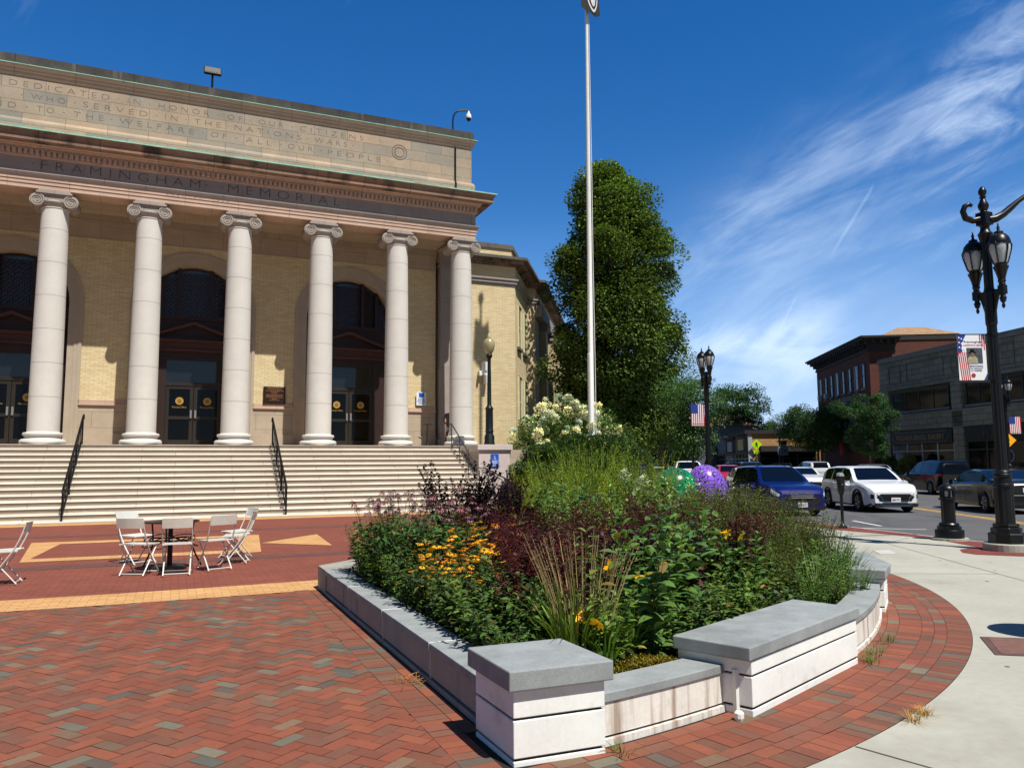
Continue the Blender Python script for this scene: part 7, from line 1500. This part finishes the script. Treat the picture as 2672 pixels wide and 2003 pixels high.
b = MB(Matrix.Translation((bl_, 0, 0)) @ Matrix.Rotation(R(90), 4, 'Z'))   # windows on the sunlit return
rt = bpy.data.objects.new('return_wall', None); C.objects.link(rt); rt.parent = brick; rt.location = (bl_, 0, 0); rt.rotation_euler = (0, 0, R(90))
for y_ in (4.2, 9.2, 14.2): win(rt, y_, y_+1.5, 9.1, 10.75, 0, m_wtr, m_shop, 1, True, m_gsp)
pent = MB(); pent.box(6.5, 12.5, 3, 9, BH, BH+.7); B(pent, 'penthouse', m_wtr, brick)
pent = MB(); q = BH+.7; pent.add([(6.0,2.5,q),(13,2.5,q),(13,9.5,q),(6,9.5,q),(8.2,4.8,q+1.05),(10.8,4.8,q+1.05),(10.8,7.2,q+1.05),(8.2,7.2,q+1.05)], [(0,1,5,4),(1,2,6,5),(2,3,7,6),(3,0,4,7),(4,5,6,7),(0,3,2,1)]); B(pent, 'penthouse_roof', bmat('tan shingle', (.62,.50,.38), (.56,.45,.34), (.4,.33,.26), .3, .2, .01, amt=.1), brick)
# low tan brick shop at the corner
Q = Vector((62.6, 73.8, 0)); RA = math.atan2(SN.y, SN.x)
tan = bld('tan_brick_shop', 'low tan brick shop with dark fascia on the street corner', Q.x, Q.y, RA)
b = MB(); b.box(0, 26, 0, 12, 0, 5.0); B(b, 'wall', m_tn, tan)
b = MB(); b.box(-.5, 26, -.25, 12, 5.0, 5.45); B(b, 'roof_fascia', m_roofc, tan)
b = MB(); b.box(-.12, .35, -.1, .3, 0, 5.0); B(b, 'corner_pilaster', m_wtr, tan)
b = MB(); b.box(1.2, 7.6, -.9, 0, 2.9, 3.55); b.box(11.0, 17.5, -1.3, 0, 2.9, 3.6); B(b, 'canopy', m_roofc, tan)
shopfront(tan, 1.2, 7.6, 2.95, m_dk, 3, y=-.02, zf=.3); shopfront(tan, 11.5, 17, 2.95, m_dk, 3, y=-.02, zf=.3)
LA_ = math.atan2(-SU.y, -SU.x)
def streetshop(name, lb, s0, s1, h_, wall, fas, n, signs=()):
    p = st(s1, 19.2+.0); o = bld(name, lb, p[0], p[1], LA_); L = s1-s0
    b = MB(); b.box(0, L, 0, 12, 0, h_-.3); B(b, 'wall', wall, o); b = MB(); b.box(-.02, L+.02, -.3, 12, h_-.3, h_); B(b, 'roof_fascia', m_roofc, o)
    shopfront(o, .3, L-.3, 2.9, m_dk, n, y=-.02, zf=.25)
    for x0_, x1_, z0_, z1_, m in signs: b = MB(); b.box(x0_, x1_, -.12, 0, z0_, z1_); B(b, 'shop_sign', m, o)
    return o
s0 = Q.x*SU.x+Q.y*SU.y; tq = Q.x*SN.x+Q.y*SN.y
m_gry = mat('grey cladding', (.34,.36,.40), .7, amt=.08); m_brn = mat('brown cladding', (.30,.24,.20), .7, amt=.1); m_bk2 = mat('charcoal cladding', (.10,.10,.11), .7, amt=.1); m_ys = mat('mustard sign', (.72,.68,.25), .6, amt=.05)
def streetshop2(*a): return streetshop(*a)
_st = st
def st2(s, t): return _st(s, t)
for nm, lb, sa_, sb_, h_, wl, n, sg in (('brown_shop','brown clad shop front with mustard sign next to the tan brick corner', 0.05, 9, 5.2, m_brn, 4, ((2.2,5.6,3.15,4.5,m_wtr),(2.7,5.1,3.4,4.3,m_ys))),
    ('charcoal_shop','charcoal shop front with a small white sign', 9, 17, 5.0, m_bk2, 4, ((2.2,5.6,3.1,4.4,m_wtr),)),
    ('grey_shop','long grey shop front with lettered fascia half behind a tree', 17, 34, 5.4, m_gry, 7, ((2,5,3.0,3.8,m_wtr),(8,10,3.0,3.8,m_bk2))),
    ('grey_shop','furthest grey shop row at the end of the street', 34.1, 60, 5.8, m_gry, 8, ((3,7,3.2,4.0,m_wtr),))):
    p = st(s0+sb_, tq); o = bld(nm, lb, p[0], p[1], LA_); L = sb_-sa_
    b = MB(); b.box(0, L, 0, 12, 0, h_-.3); B(b, 'wall', wl, o); b = MB(); b.box(-.02, L+.02, -.3, 12, h_-.3, h_); B(b, 'roof_fascia', m_roofc, o)
    shopfront(o, .3, L-.3, 2.9, m_dk, n, y=-.02, zf=.25, fr=m_wtr if nm != 'grey_shop' else m_gtr)
    for x0_, x1_, z0_, z1_, m in sg: b = MB(); k_ = .12 if m is not m_ys else .15; b.box(x0_, x1_, -k_, 0, z0_, z1_); B(b, 'shop_sign', m, o)
o = bld('house', 'distant house with shallow brown gable roof above the shops', 79, 108, LA_); b = MB(); b.box(0,12,0,8,0,7.2); B(b, 'wall', m_gry, o); b = MB(); b.add([(-.6,-.6,7.2),(12.6,-.6,7.2),(12.6,8.6,7.2),(-.6,8.6,7.2),(1,4,9.2),(11,4,9.2)], [(0,1,5,4),(1,2,5),(2,3,4,5),(3,0,4),(3,2,1,0)]); B(b, 'roof', mat('brown roof', (.42,.33,.28), .9, amt=.1), o)
b = bld('cream_annex', 'pale stone end block behind the columnar tree', 31.5, 66, -A32); q = MB(); q.box(0, 9, 0, 14, 0, 9.5); q.box(-.2, 9.2, -.2, 14, 9.5, 9.9); B(q, 'wall', m_lime, b)
for k in range(3): win(b, 1+k*2.8, 2.4+k*2.8, 3, 5.4, 0, m_crm, m_glass, 0)
# far tree line closing the horizon
v = Veg(); n = 46000; a_ = RNG.uniform(R(8), R(100), n); d = RNG.uniform(230, 300, n); hgt = 9+3*np.sin(a_*23)+2.5*np.sin(a_*57+1)+1.5*np.sin(a_*131)
P = np.stack([d*np.sin(a_), d*np.cos(a_), hgt*RNG.uniform(0, 1, n)**.7], 1); v.leaves(P, dirs(n, -.2, 1), 2.2, 1.6, gcol((.24,.34,.20), n, .25), 0, 1); o = v.build('far_woods', m_leaf); tag(o, 'distant belt of woods along the horizon', 'woods', kind='stuff')
